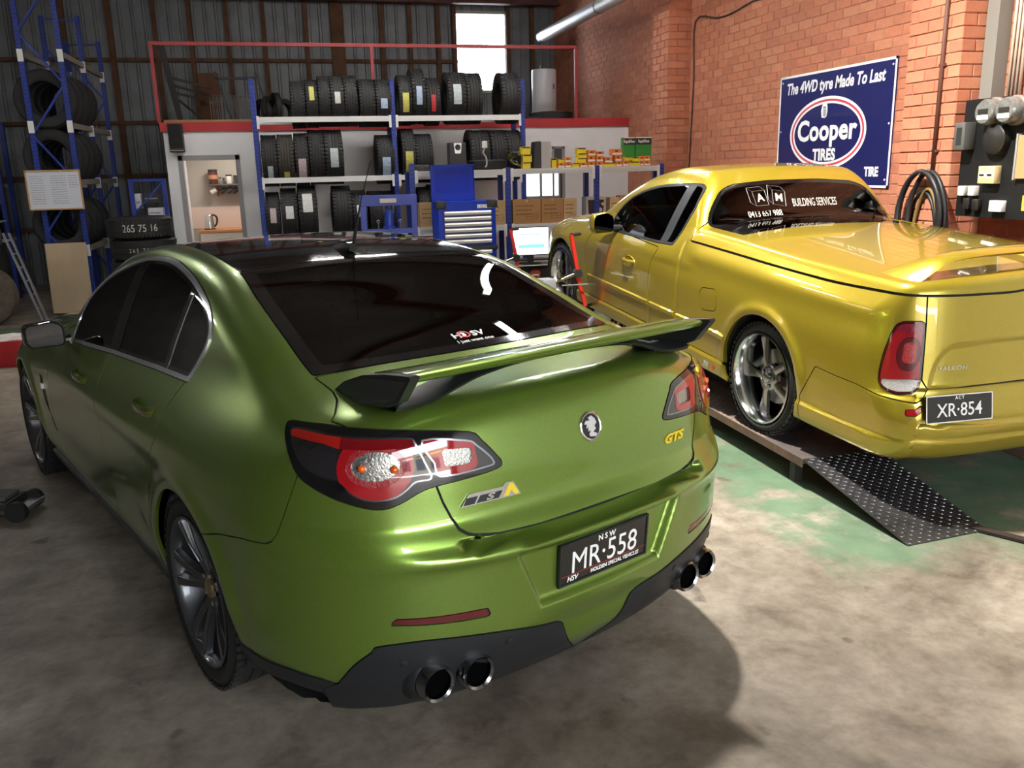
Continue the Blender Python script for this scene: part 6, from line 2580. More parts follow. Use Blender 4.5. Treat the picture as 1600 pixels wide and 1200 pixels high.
# ---------------------------------------------------------------- hydraulic press
PRB = mat('press_blue', srgb(70, 86, 176), .5)
yp = 9.75
x0, zt = on_plane_y(561, 306, yp)
x1, _ = on_plane_y(650, 306, yp)
pr = thing('hydraulic_press', 'lavender-blue workshop press in front of the tyre rack', 'press', ((x0 + x1) / 2, yp, 0))
w = x1 - x0
MB().box(-w / 2, -.05, zt - .115, w / 2, .05, zt, bevel=.004).build('head_beam', PRB, pr)
for sx in (-1, 1):
    MB().box(sx * (w / 2 - .035) - .03, -.05, 0, sx * (w / 2 - .035) + .03, .05, zt - .115).build('column', PRB, pr)
    MB().box(sx * (w / 2 - .035) - .03, -.28, 0, sx * (w / 2 - .035) + .03, .28, .06).build('foot', PRB, pr)
    MB().cyl((sx * .12, 0, zt - .37), (sx * .12, 0, zt - .30), .006, 8).build('hook_rod', STEEL, pr)
    MB().lathe([(.014, -.004), (.020, 0), (.014, .004), (.010, 0)], 16, Matrix.Translation((sx * .12, 0, zt - .285)) @ Matrix.Rotation(R(90), 4, 'X'), closed=True).build('hook_eye', STEEL, pr)
    MB().cyl((sx * .05, .0, zt - .115), (sx * .05, 0, zt - .20), .006, 8).build('spring', STEEL, pr)
MB().box(-w / 2 + .06, -.05, zt - .42, w / 2 - .06, .05, zt - .365).build('cross_beam', PRB, pr)
MB().box(-w / 2 + .06, -.09, .62, w / 2 - .06, .09, .75).build('bed', PRB, pr)
MB().lathe([(.072, 0), (.072, .02), (.052, .03), (.050, .17), (.040, .20), (.018, .21), (.018, .25)], 32, Matrix.Translation((0, 0, zt - .366))).build('ram_jack', mat('jack_blue', srgb(36, 66, 170), .35), pr, 40)
MB().box(-.01 - .085, -.053, zt - .082, .085, -.0505, zt - .035).build('maker_label', mat('press_label', srgb(232, 222, 214), .5, noise=(60, .75, 1.0)), pr)

# ---------------------------------------------------------------- alignment computer: monitor on a black cabinet
ym = 9.05
x0, z1 = on_plane_y(800, 357, ym)
x1, z0 = on_plane_y(858, 396, ym)
mc = thing('alignment_cabinet', 'black wheel-alignment cabinet with a round sticker under the monitor', 'cabinet', ((x0 + x1) / 2, ym + .05, 0))
w = x1 - x0
MB().box(-w / 2 + .03, 0, .0, w / 2 + .05, .5, .72, bevel=.01).build('body', mat('cabinet_black', (.014, .014, .015), .45), mc)
MB().box(-w / 2 - .02, -.04, .72, w / 2 + .06, .5, .745).build('top', mat('cabinet_top_grey', srgb(120, 118, 116), .5), mc)
MB().box(-w / 2 + .03, -.03, .775, w / 2 + .03, .12, .795, bevel=.004).build('keyboard_tray', MATS['cabinet_black'], mc)
MB().lathe([(.0, 0), (.062, 0), (.062, .002), (0, .0025)], 32, Matrix.Translation((.06, -.001, .62)) @ Matrix.Rotation(R(90), 4, 'X')).build('round_sticker', mat('sticker_rust', srgb(176, 66, 40), .5, noise=(30, .5, 1.3)), mc)
MB().box(.0, -.0045, .605, .12, -.003, .628).build('sticker_band', BK_, mc)
text_obj('sticker_lettering', 'SAFARI', .028, WHITE_PAINT, mc, frame_mat((.06, -.0055, .617), (1, 0, 0), (0, 0, 1)), .0008, bold=.001)
mon = thing('monitor', 'flat monitor with a white and turquoise screen on the alignment cabinet', 'monitor', ((x0 + x1) / 2, ym, .7465))
MB().box(-w / 2, -.01, z0 - .7465 - .01, w / 2, .03, z1 - .7465 + .008, bevel=.004).build('bezel', MATS['cabinet_black'], mon)
SCR = mat('screen_white', (.9, .95, 1), .3, emit=(.93, .97, 1), estr=1.25)
scr = MB().box(-w / 2 + .008, -.0115, z0 - .7465, w / 2 - .008, -.0105, z1 - .7465).build('screen', SCR, mon)
SCT = mat('screen_turquoise', (.2, .8, .75), .3, emit=(.25, .85, .80), estr=.9)
hS = z1 - z0
MB().box(-w * .34, -.0125, z0 - .7465 + hS * .24, w * .36, -.0117, z0 - .7465 + hS * .38).build('screen_bar', SCT, scr)
MB().box(-w * .34, -.0125, z0 - .7465 + hS * .74, w * .30, -.0117, z0 - .7465 + hS * .78).build('screen_bar', SCT, scr)
MB().box(-.03, .0, 0, .03, .03, z0 - .7465).build('stand', MATS['cabinet_black'], mon)
MB().box(-.10, -.04, 0, .10, .10, .012).build('foot', MATS['cabinet_black'], mon)

# ---------------------------------------------------------------- wheel clamps with red bars
REDC = mat('clamp_red', srgb(206, 40, 34), .45)


def wheel_clamp(x, y, z, label, s=1.):
    t = thing('wheel_clamp', label, 'wheel clamp', (x, y, z), (0, 0, R(10)), group='wheel alignment clamps')
    MB().bar((0, 0, .02), (-.055, 0, .32 * s), .028, .020, (0, 1, 0)).build('bar', REDC, t)
    MB().bar((0, 0, -.02), (.075, 0, -.28 * s), .028, .020, (0, 1, 0)).build('bar', REDC, t)
    MB().lathe([(.035, -.03), (.035, .03)], 20, Matrix.Rotation(R(90), 4, 'X')).build('hub', MATS['bumper_black'], t, 40)
    for p in ((-.055, .32), (.075, -.28)):
        MB().cyl((p[0], 0, p[1] * s), (p[0] + .11, .05, p[1] * s), .014, 10).build('claw', MATS['bumper_black'], t, 40)
    MB().box(-.36, -.09, -.17, -.24, .05, -.02, bevel=.012).build('sensor_head', mat('sensor_grey', srgb(140, 142, 150), .5), t, 40)
    MB().cyl((-.25, -.02, -.07), (0, 0, -.0), .013, 10).build('spindle', CHROME, t, 40)
    MB().cyl((-.20, -.02, -.02), (-.05, 0, -.10), .008, 8).build('spindle', CHROME, t, 40)
    MB().cyl((-.15, -.01, -.09), (.36, -.12, -.09), .006, 8).build('rod', mat('rod_steel', srgb(150, 146, 140), .4, .8), t, 40)
    return t


xq, zq = on_plane_y(902, 427, 6.85)
wheel_clamp(xq, 6.85, zq, 'red-barred wheel alignment clamp on the front wheel of the ute')
xq, zq = on_plane_y(806, 402, 8.8)
wheel_clamp(xq, 8.8, zq, 'red-barred wheel alignment clamp standing before the monitor', .9)
# trolley that the second clamp rests on
tr = thing('clamp_trolley', 'low dark trolley carrying the spare wheel clamp', 'trolley', (xq - .12, 8.82, 0))
MB().box(-.28, -.06, zq - .22, .18, .10, zq - .18).build('tray', MATS['cabinet_black'], tr)
for a in (-.25, .15):
    MB().box(a - .015, -.02, 0, a + .015, .02, zq - .22).build('leg', MATS['cabinet_black'], tr)
# ---------------------------------------------------------------- tyre sign on the brick wall
SGB = mat('sign_blue', srgb(20, 24, 88), .35, coat=.3)
SGW = mat('sign_face_white', srgb(244, 244, 246), .4)
SGR = mat('sign_red', srgb(206, 62, 84), .4)
ya, za = on_plane_x(1220, 122, XW - .02)
yb_, zb2 = on_plane_x(1403, 88, XW - .02)
_, zlow = on_plane_x(1385, 294, XW - .02)
SWd, SHt = ya - yb_, za - zlow
sg = thing('tyre_sign', 'dark blue tyre advertising sign with red and white oval on the brick wall', 'sign', (XW - .012, (ya + yb_) / 2, (za + zlow) / 2))
MS = frame_mat((0, 0, 0), (0, -1, 0), (0, 0, 1))
MB().box(-SWd / 2, -SHt / 2, -.006, SWd / 2, SHt / 2, .006, MS).build('panel', SGB, sg)
for a in ((-SWd / 2, SHt / 2 - .022, SWd / 2, SHt / 2), (-SWd / 2, -SHt / 2, SWd / 2, -SHt / 2 + .022), (-SWd / 2, -SHt / 2, -SWd / 2 + .022, SHt / 2), (SWd / 2 - .022, -SHt / 2, SWd / 2, SHt / 2)):
    MB().box(a[0], a[1], .006, a[2], a[3], .0075, MS).build('border', SGW, sg)
ecx, ecy, ea, eb = -.06, -.04, .615, .335


def oval(a0, b0, a1, b1, z, m, name):
    mb = MB()
    n_ = 64
    V, Fq = [], []
    for k in range(n_):
        t = 2 * math.pi * k / n_
        V += [tuple(MS @ Vector((ecx + a0 * math.cos(t), ecy + b0 * math.sin(t), z))), tuple(MS @ Vector((ecx + a1 * math.cos(t), ecy + b1 * math.sin(t), z)))]
    for k in range(n_):
        q = (k + 1) % n_
        Fq.append((2 * k, 2 * k + 1, 2 * q + 1, 2 * q))
    mb.add(V, Fq)
    return mb.build(name, m, sg)


oval(ea, eb, ea - .030, eb - .026, .0072, SGW, 'oval_ring')
oval(ea - .030, eb - .026, ea - .056, eb - .046, .0073, SGR, 'oval_ring')
oval(ea - .056, eb - .046, ea - .082, eb - .066, .0074, SGW, 'oval_ring')
text_obj('sign_lettering', 'The 4WD tyre Made To Last', .150, SGW, sg, MS @ Matrix.Translation((-.01, SHt / 2 - .135, .0078)), .001, bold=.0045, shear=.18, xscale=.86)
text_obj('sign_lettering', 'Cooper', .27, SGW, sg, MS @ Matrix.Translation((ecx - .005, ecy + .02, .0078)), .001, bold=.0085, xscale=1.08, spacing=1.03)
text_obj('sign_lettering', 'TIRES', .145, SGW, sg, MS @ Matrix.Translation((ecx - .01, ecy - .205, .0078)), .001, bold=.0065, xscale=1.0, spacing=1.05)
text_obj('sign_lettering', 'TIRE', .110, SGW, sg, MS @ Matrix.Translation((SWd / 2 - .24, -SHt / 2 + .135, .0078)), .001, bold=.005, xscale=.9)
helm = [(-.040, -.055), (-.050, .01), (-.036, .055), (-.012, .085), (.018, .082), (.034, .05), (.040, .0), (.026, -.05), (.005, -.062)]
MB().prism(helm, .0012, MS @ Matrix.Translation((ecx - .035, ecy + .200, .0068)) @ Matrix.Diagonal((1.15, 1.0, 1, 1))).build('sign_emblem', SGW, sg)
mb = MB()
for a, b_, c_, d_ in ((-.02, -.045, -.012, .03), (.0, -.05, .008, .035), (.018, -.04, .024, .02), (-.025, .035, .02, .043)):
    mb.box(a, b_, 0, c_, d_, .0016, MS @ Matrix.Translation((ecx - .035, ecy + .200, .0072)))
mb.build('sign_emblem', SGB, sg)
for a, b_ in ((-SWd / 2 + .05, SHt / 2 - .06), (SWd / 2 - .05, SHt / 2 - .06), (SWd / 2 - .05, .0), (-SWd / 2 + .05, 0), (SWd / 2 - .05, -SHt / 2 + .07)):
    MB().lathe([(.010, 0), (.008, .004), (0, .005)], 12, MS @ Matrix.Translation((a, b_, .006))).build('screw', SGW, sg)

# ---------------------------------------------------------------- pipes and cables on the brick wall
BRP = mat('brown_conduit', srgb(96, 58, 46), .6)
y0, _ = on_plane_x(1470, 130, XP - .015)
_, zb2 = on_plane_x(1461, 268, XP - .015)
cp = thing('conduit', 'brown conduit running down the brick pier above the coiled cable', 'pipe', (XP - .018, y0, zb2))
MB().cyl((0, 0, 0), (0, 0, 3.3 - zb2), .016, 10).build('pipe', BRP, cp, True)
for z in (.14, .75, 1.3):
    MB().box(-.006, -.03, z, .018, .03, z + .02).build('saddle_clip', BRP, cp)
gd = thing('cable_duct', 'square grey cable duct above the meter board', 'duct', (0, 0, 0))
ya, za = on_plane_x(1556, 0, XW - .06)
yb_, _ = on_plane_x(1575, 0, XW - .06)
_, zb2 = on_plane_x(1550, 150, XW - .06)
MB().box(XW - .12, yb_, zb2 - .03, XW - .002, ya, 3.4).build('duct_body', mat('duct_grey', srgb(128, 126, 120), .6), gd)
for k in range(4):
    yy, zz = on_plane_x(1584 + k * 6, 60, XW - .03)
    t = MB().cyl((XW - .03, yy, zb2 - .02), (XW - .03, yy, 3.3), .011, 10).build('cable', mat('cable_cream', srgb(206, 190, 172), .6), None, True)
    tag(t, 'cream cable running up the brick wall, %s from the grey duct' % ordinal(k), 'cable', 'cream cables above the meter board')
# thin dark cable along the sign wall
pts = []
for (a, b_) in ((1076, 268), (1080, 200), (1084, 120), (1087, 33), (1120, 28), (1140, 22), (1165, 8), (1180, 0), (1210, -6)):
    yy, zz = on_plane_x(a, b_, XW - .012)
    pts.append((XW - .012, min(yy, 10.56), zz))
tag(MB().tube(spline(pts, 4), .011, 6).build('wall_cable', mat('dark_cable', srgb(70, 50, 44), .7), None, True), 'thin dark cable climbing the brick wall beside the far pier', 'cable')

# coiled black cable on a hook
y0, z0 = on_plane_x(1440, 345, XP - .06)
_, ztop = on_plane_x(1440, 268, XP - .06)
coil = thing('cable_coil', 'coil of thick black cable hung on the brick pier behind the ute lid', 'cable', (XP - .06, y0, ztop))
CB = mat('black_cable', (.016, .016, .018), .45)
for k, (dy, w_, hgt, m_, r_) in enumerate(((0, .235, .62, CB, .020), (.025, .215, .58, CB, .019), (-.04, .20, .64, CB, .018), (-.02, .14, .66, mat('ochre_cable', srgb(120, 98, 52), .6), .014), (.05, .16, .60, CB, .016), (-.08, .13, .55, mat('brown_cable', srgb(84, 62, 48), .6), .012))):
    pts = []
    drop = .0 if k < 3 else -.07 - .02 * k
    for q in range(40):
        a = 2 * math.pi * q / 40
        pts.append((.02 * k - .04 + .012 * math.sin(2 * a), dy + w_ * math.sin(a), -hgt / 2 + drop + hgt / 2 * math.cos(a)))
    MB().tube(pts, r_, 8, closed=True).build('cable_loop', m_, coil, True)
MB().cyl((.06, .0, -.035), (-.06, 0, -.02), .010, 8).build('hook', BRP, coil)

# ---------------------------------------------------------------- meter board
XB_ = XP + .02
y1, zt = on_plane_x(1510, 157, XB_)
_, zb2 = on_plane_x(1494, 337, XB_)
bd = thing('meter_board', 'black electrical meter board with meters and fuses on the brick wall', 'switchboard', (XB_, y1, zb2))
MBk = mat('meter_board_black', (.006, .006, .0065), .6, spec=.25)
Hb = zt - zb2
MB().box(0, -1.35, 0, .022, 0, Hb).build('board', MBk, bd)
for yy in (-.08, -1.25):
    for zz in (.05, Hb - .1):
        MB().box(.022, yy - .03, zz, XW - XB_ - .001, yy + .03, zz + .05).build('bracket', MBk, bd)
MMt = Matrix.Rotation(R(-90), 4, 'Y')


def on_board(px, py):
    yy, zz = on_plane_x(px, py, XB_ - .03)
    return yy - y1, zz - zb2


METG = mat('meter_glass', srgb(120, 120, 118), .12, coat=1., noise=(40, .6, 1.1))
METB = mat('meter_body', srgb(126, 116, 108), .5)
for px, py in ((1553, 175), (1586, 172)):
    yy, zz = on_board(px, py)
    m_ = MB().lathe([(.098, 0), (.098, .03), (.088, .04)], 36, Matrix.Translation((0, yy, zz)) @ MMt).build('meter', METB, bd, 40)
    MB().lathe([(.088, .04), (.086, .10), (.074, .118), (0, .12)], 36, Matrix.Translation((0, yy, zz)) @ MMt).build('meter_glass', METG, m_, 40)
    MB().box(-.1225, yy - .045, zz - .012, -.1215, yy + .045, zz + .02).build('register', BK_, m_)
    MB().box(-.1215, yy - .05, zz - .05, -.121, yy + .05, zz - .02).build('name_plate', SGW, m_)
yy, zz = on_board(1556, 218)
MB().lathe([(.105, 0), (.10, .05), (.085, .06), (0, .062)], 36, Matrix.Translation((0, yy, zz)) @ MMt).build('blank_meter_cover', mat('bakelite', (.016, .015, .014), .35), bd, 40)
yy, zz = on_board(1512, 213)
fbx = MB().box(-.10, yy - .045, zz - .095, 0, yy + .055, zz + .095, bevel=.008).build('fuse_box', mat('fuse_box_grey', srgb(84, 84, 82), .4), bd, 40)
MB().box(-.1015, yy - .02, zz - .06, -.10, yy + .03, zz + .06).build('fuse_window', mat('fuse_window', srgb(52, 54, 54), .2), fbx)
yy, zz = on_board(1546, 273)
bk = MB().box(-.06, yy - .075, zz - .06, 0, yy + .075, zz + .06, bevel=.006).build('breaker_box', mat('cream_plastic', srgb(214, 188, 140), .5), bd, 40)
for k in (-1, 1):
    MB().box(-.0625, yy + k * .035 - .025, zz - .018, -.06, yy + k * .035 + .025, zz + .018).build('breaker_label', SGW, bk)
    MB().box(-.066, yy + k * .035 - .02, zz - .008, -.0622, yy + k * .035 + .02, zz + .006).build('toggle', BK_, bk)
for px, py in ((1504, 298), (1520, 298)):
    yy, zz = on_board(px, py)
    MB().box(-.05, yy - .03, zz - .035, 0, yy + .03, zz + .035, bevel=.006).build('fuse_holder', mat('porcelain', srgb(214, 206, 196), .4), bd, 40)
for px, py in ((1510, 318), (1524, 320)):
    yy, zz = on_board(px, py)
    MB().box(-.04, yy - .03, zz - .04, 0, yy + .03, zz + .04, bevel=.006).build('fuse_holder', MATS['bakelite'], bd, 40)
yy, zz = on_board(1557, 322)
MB().box(-.045, yy - .055, zz - .038, 0, yy + .055, zz + .038, bevel=.004).build('white_box', mat('white_plastic', srgb(236, 234, 232), .4), bd, 40)
yy, zz = on_board(1598, 245)
pn = MB().box(-.03, yy - .16, zz - .14, -.01, yy + .05, zz + .14).build('chipboard_panel', mat('chipboard', srgb(178, 136, 92), .8), bd)
MB().box(-.036, yy + .05, zz - .15, -.008, yy + .065, zz + .15).build('angle_strip', mat('angle_grey', srgb(140, 140, 140), .5), pn)
yy, zz = on_board(1600, 318)
sgw = MB().box(-.004, yy - .12, zz - .05, -.001, yy + .045, zz + .05).build('warning_label', mat('warning_yellow', srgb(232, 192, 60), .5), bd)
MB().prism([(-.03, -.012), (.02, -.012), (-.005, .036)], .001, Matrix.Translation((-.0042, yy, zz)) @ frame_mat((0, 0, 0), (0, -1, 0), (0, 0, 1))).build('warning_triangle', BK_, sgw)

# red cabinet behind the tail of the ute
yy, zz = on_plane_x(1585, 375, 4.85)
rc = thing('red_cabinet', 'low red steel cabinet against the wall behind the ute lid', 'cabinet', (4.86, 4.62, 0))
MB().box(-.14, -.45, 0, .14, .45, 1.06, bevel=.01).build('body', mat('cabinet_red', srgb(170, 34, 36), .4), rc)
MB().box(-.15, -.46, 1.06, .15, .46, 1.075).build('top', mat('cabinet_red_top', srgb(120, 26, 28), .4), rc)

# ---------------------------------------------------------------- silver flue and water heater
DUCT = mat('painted_flue', srgb(214, 212, 212), .4, .2)
d0 = on_plane_x(848, 58, 4.42)
d1 = on_plane_x(1010, -31, 4.42)
fl_ = thing('flue_pipe', 'pale round flue pipe slung along the top of the brick wall', 'pipe', (4.42, 0, 0))
z_f = (d0[1] + d1[1]) / 2
mb = MB()
mb.cyl((0, d0[0], z_f), (0, 4.0, z_f), .095, 32)
mb.build('pipe', DUCT, fl_, 40)
MB().lathe([(.098, 0), (.098, .12), (.085, .13), (.085, .0)], 32, Matrix.Translation((0, d0[0] + .06, z_f)) @ Matrix.Rotation(R(90), 4, 'X'), closed=True).build('end_collar', mat('dark_collar', srgb(60, 58, 58), .4, .6), fl_, 40)
for yy in (12.2, 9.4):
    MB().lathe([(.096, 0), (.100, 0), (.100, .025), (.096, .025)], 32, Matrix.Translation((0, yy, z_f)) @ Matrix.Rotation(R(90), 4, 'X'), closed=True).build('strap', MATS['dark_collar'], fl_, 40)
    MB().cyl((0, yy - .012, z_f + .09), (0, yy - .012, ZC), .006, 6).build('hanger', STEEL_R, fl_)
x0, z1 = on_plane_y(831, 108, 14.6)
x1, z0 = on_plane_y(868, 108, 14.6)
rh = (x1 - x0) / 2
wh2 = thing('water_heater', 'white cylindrical water heater standing on the mezzanine', 'water heater', ((x0 + x1) / 2, 14.6, 2.432))
MB().lathe([(rh * .96, 0), (rh, .01), (rh, z1 - 2.432 - .04), (rh * .97, z1 - 2.432 - .012), (rh * .5, z1 - 2.432)], 40).build('tank', mat('enamel_white', srgb(208, 210, 218), .35), wh2, 40)
MB().box(rh * .45, -rh - .002 + .03, .58, rh * .62, -rh * .80, .66).build('badge', mat('heater_badge', srgb(130, 60, 60), .5), wh2)
MB().cyl((-rh * .3, 0, z1 - 2.432 - .01), (-rh * .3, 0, z1 - 2.432 + .06), .012, 8).build('inlet_pipe', STEEL, wh2)
o = bpy.data.objects.new('tyre', FLAT_ME)
link(o)
xx, _ = on_plane_y(862, 176, 13.1)
o.location = (xx, 13.15, 2.433)
o.scale = (.85, .8, .5)
tag(o, 'dark tyre lying flat on the mezzanine before the water heater', 'tyre')
mt = MB().box(-.45, -.25, 0, .45, .25, .06, bevel=.02).build('rubber_mat', mat('mat_black', (.02, .02, .02), .8), None, loc=(3.72, 13.15, 2.432))
tag(mt, 'folded black rubber mat on the mezzanine beside the rack end', 'mat')

# ---------------------------------------------------------------- odds and ends on the mezzanine
IRON = mat('dark_iron', srgb(46, 40, 40), .7)
gt = thing('steel_gate_frame', 'dark steel frame with rails leaning on the mezzanine at the rail corner', 'frame', (0, 0, 2.432))


def mz_pt(px, py, Y):
    x_, z_ = on_plane_y(px, py, Y)
    return Vector((x_, Y, max(z_ - 2.432, .02) if py < 165 else .018))


Yg = 14.2
for (a, b_) in (((246, 64), (282, 188)), ((252, 64), (286, 188))):
    MB().bar(mz_pt(*a, Yg), mz_pt(*b_, Yg), .04, .04, (0, 1, 0)).build('bar', IRON, gt)
for (a, b_) in (((269, 122), (330, 138)), ((273, 134), (329, 150)), ((276, 146), (320, 156)), ((280, 157), (330, 170))):
    MB().bar(mz_pt(*a, Yg), mz_pt(*b_, Yg + .2), .035, .03, (0, 1, 0)).build('bar', IRON, gt)
tb = thing('trestle', 'black folding steel trestle standing on the mezzanine behind the wire basket', 'trestle', (0, 0, 2.432))
for (a, b_) in (((335, 112), (364, 180)), ((398, 112), (425, 170)), ((335, 123), (398, 122))):
    MB().bar(mz_pt(*a, 13.8), mz_pt(*b_, 13.8), .035, .035, (0, 1, 0)).build('bar', mat('trestle_black', (.014, .014, .015), .5), tb)
x0, z1 = on_plane_y(308, 114, 14.6)
x1, _ = on_plane_y(341, 114, 14.6)
bdp = MB().box(0, 0, 0, x1 - x0, .02, z1 - 2.434).build('board', mat('rust_board', srgb(96, 62, 40), .9, noise=(5, .6, 1.2)), None, loc=(x0, 14.6, 2.432))
bdp.name = 'rusty_sheet'
tag(bdp, 'rusty brown sheet standing on the mezzanine behind the wire basket', 'metal sheet')
wbk = thing('wire_basket', 'grey wire basket on the mezzanine edge beside the rack post', 'basket', (0, 0, 2.432))
WIRE = mat('wire_grey', srgb(110, 108, 106), .5, .6)
xa, za = on_plane_y(327, 150, 13.0)
xb, _ = on_plane_y(388, 150, 13.0)
hz = za - 2.432
for k in range(12):
    xx = xa + (xb - xa) * k / 11
    for yy in (13.0, 13.4):
        MB().cyl((xx, yy, 0), (xx, yy, hz), .004, 6).build('wire', WIRE, wbk)
for zz in (.02, hz * .8, hz):
    for yy in (13.0, 13.4):
        MB().cyl((xa, yy, zz), (xb, yy, zz), .004, 6).build('wire', WIRE, wbk)
    for xx in (xa, xb):
        MB().cyl((xx, 13.0, zz), (xx, 13.4, zz), .004, 6).build('wire', WIRE, wbk)
pk = MB().box(0, 0, 0, 1.3, .09, .035).build('timber_plank', mat('pine_plank', srgb(150, 118, 78), .8), None, loc=(on_plane_y(256, 185, 12.75)[0], 12.72, 2.447))
tag(pk, 'pine plank lying along the mezzanine edge at the rail corner', 'plank')
for k, (a, b_, t_) in enumerate(((402, 414, 152), (414, 424, 148), (424, 436, 154), (436, 447, 146))):
    xx, zt2 = on_plane_y((a + b_) / 2, t_, 13.3)
    o = bpy.data.objects.new('tyre', TYRE_ME)
    link(o)
    rad = .22
    o.location = (xx, 13.3, 2.432 + rad)
    o.scale = (.36, rad / .31, rad / .31 * (.8 + .1 * (k % 3)))
    o.location.z = 2.432 + rad * (.8 + .1 * (k % 3))
    o.rotation_euler = (0, 0, (.5, -.4, .25, -.6)[k])
    tag(o, 'small worn tyre on the mezzanine floor, %s from the blue rack post' % ordinal(k), 'tyre', 'worn tyres on the mezzanine')

# wall speaker on the partition
x0, z1 = on_plane_y(262, 194, YP)
x1, z0 = on_plane_y(291, 238, YP)
spk = thing('wall_speaker', 'black wall speaker on the partition above the kitchenette doorway', 'speaker', ((x0 + x1) / 2, YP, z0))
w, h = (x1 - x0) * .93, z1 - z0
MB().box(-w / 2, -.16, 0, w / 2, -.001, h, bevel=.006).build('cabinet', MATS['speaker_black'], spk)
MB().box(-w / 2 + .01, -.164, .05, w / 2 - .01, -.159, h - .01).build('grille', mat('grille_cloth', (.008, .008, .009), .9), spk)
MB().box(-w / 2 + .005, -.1635, .018, w / 2 - .005, -.1605, .026).build('trim_line', SILV, spk)

# ---------------------------------------------------------------- kitchenette
yk = ky - .005
x0, zc_ = on_plane_y(303, 362, yk - .5)
kc = thing('kitchen_bench', 'white kitchenette bench with a timber edge seen through the doorway', 'bench', (0, 0, 0))
ztop = on_plane_y(345, 359, yk - .5)[1]
MB().box(kx0 + .12, yk - .5, ztop - .04, kx1 - .01, yk, ztop, bevel=.004).build('worktop', mat('timber_edge', srgb(190, 128, 76), .5), kc)
for k, (a, b_) in enumerate(((kx0 + .14, -.62), (-.61, kx1 - .02))):
    dd = MB().box(a, yk - .48, .08, b_, yk - .02, ztop - .045).build('cupboard_door', mat('cream_cupboard', srgb(214, 206, 194), .6), kc)
sb = structure(MB().box(kx0 + .001, yk - .002, ztop, kx1 - .001, yk + .003, ztop + .32).build('trim_3', mat('pink_splashback', srgb(206, 186, 174), .6)))
xk, _ = on_plane_y(327, 345, yk - .3)
ket = thing('kettle', 'steel electric kettle with a black handle on the kitchenette bench', 'kettle', (xk, yk - .3, ztop + .0005))
MB().lathe([(.085, 0), (.085, .012), (.07, .016)], 28).build('base', MATS['bumper_black'], ket, 40)
MB().lathe([(.070, .016), (.068, .10), (.055, .20), (.04, .215), (0, .218)], 28).build('jug', mat('kettle_steel', srgb(190, 186, 180), .25, .9), ket, 40)
MB().tube(spline([(.04, 0, .21), (.09, 0, .20), (.115, 0, .15), (.10, 0, .08), (.065, 0, .04)], 5), .014, 8).build('handle', MATS['bumper_black'], ket, True)
xa, zs = on_plane_y(326, 288, yk - .12)
xb, _ = on_plane_y(380, 288, yk - .12)
shf = thing('wall_shelf', 'small dark shelf on brackets in the kitchenette', 'shelf', ((xa + xb) / 2, yk, zs))
wS = (xb - xa)
MB().box(-wS / 2, -.20, -.02, wS / 2, 0, 0).build('board', mat('dark_shelf', srgb(84, 80, 76), .7), shf)
for xx in (-wS * .24, wS * .42):
    MB().prism([(0, 0), (.16, 0), (0, -.16)], .025, frame_mat((xx, 0, -.02), (0, -1, 0), (0, 0, 1))).build('bracket', mat('bracket_wood', srgb(120, 88, 60), .7), shf)
for (pa, pb, pt, col, lab, cat_) in ((324, 339, 265, srgb(92, 42, 30), 'brown coffee tin with a label on the kitchenette shelf', 'tin'), (341, 346, 277, srgb(120, 122, 124), 'small glass jar beside the coffee tin', 'jar'),
                                   (347, 351, 278, srgb(80, 70, 60), 'small dark jar in the middle of the kitchenette shelf', 'jar'), (352, 362, 273, srgb(206, 200, 188), 'black-lidded white canister on the kitchenette shelf', 'canister'),
                                   (364, 370, 274, srgb(60, 58, 56), 'dark bottle on the kitchenette shelf', 'bottle'), (373, 379, 272, srgb(196, 62, 44), 'red packet at the end of the kitchenette shelf', 'packet')):
    xA, zA = on_plane_y(pa, pt, yk - .12)
    xB, _ = on_plane_y(pb, pt, yk - .12)
    rr = (xB - xA) / 2
    hh2 = max(.06, zA - zs)
    j = thing(cat_ if cat_ != 'tin' else 'coffee_tin', lab, cat_, ((xA + xB) / 2, yk - .12, zs + .0005), group='things on the kitchenette shelf')
    MB().lathe([(rr * .95, 0), (rr, .006), (rr, hh2 * .82), (rr * .9, hh2 * .84)], 20).build('body', mat('jar_' + lab[:12].replace(' ', '_'), col, .45), j, 40)
    MB().lathe([(rr * .97, hh2 * .84), (rr * .97, hh2), (0, hh2 + .002)], 20).build('cap', MATS['bumper_black'], j, 40)
    if cat_ == 'tin':
        MB().lathe([(rr + .001, hh2 * .35), (rr + .001, hh2 * .62)], 20, cap=False).build('label_band', mat('tin_label', srgb(170, 120, 86), .5), j, True)
for k, (px, py, c_) in enumerate(((334, 300, srgb(220, 210, 196)), (349, 299, srgb(44, 42, 42)), (359, 298, srgb(60, 58, 58)), (368, 298, srgb(36, 36, 38)))):
    xx, zz = on_plane_y(px, py, yk - .12)
    mg = thing('mug', ['cream mug hanging below the kitchenette shelf', 'black mug hanging below the kitchenette shelf beside the cream one', 'dark grey mug hanging below the kitchenette shelf', 'black mug hanging at the bracket end of the kitchenette shelf'][k], 'mug', (xx, yk - .12, zs - .15), group='mugs under the kitchenette shelf')
    Mm = Matrix.Translation((0, 0, .05)) @ Matrix.Rotation(R(60), 4, 'Y')
    MB().lathe([(.033, -.045), (.036, -.04), (.038, .045), (.034, .045), (.032, -.038), (0, -.038)], 20, Mm).build('cup', mat('mug_%d' % k, c_, .35), mg, 40)
    MB().tube([Mm @ Vector((0, .036, .03)), Mm @ Vector((0, .062, .02)), Mm @ Vector((0, .062, -.02)), Mm @ Vector((0, .036, -.03))], .006, 6).build('handle', MATS['mug_%d' % k], mg, True)
    MB().cyl((0, 0, .08), (0, 0, .131), .003, 6).build('hook', STEEL_R, mg)

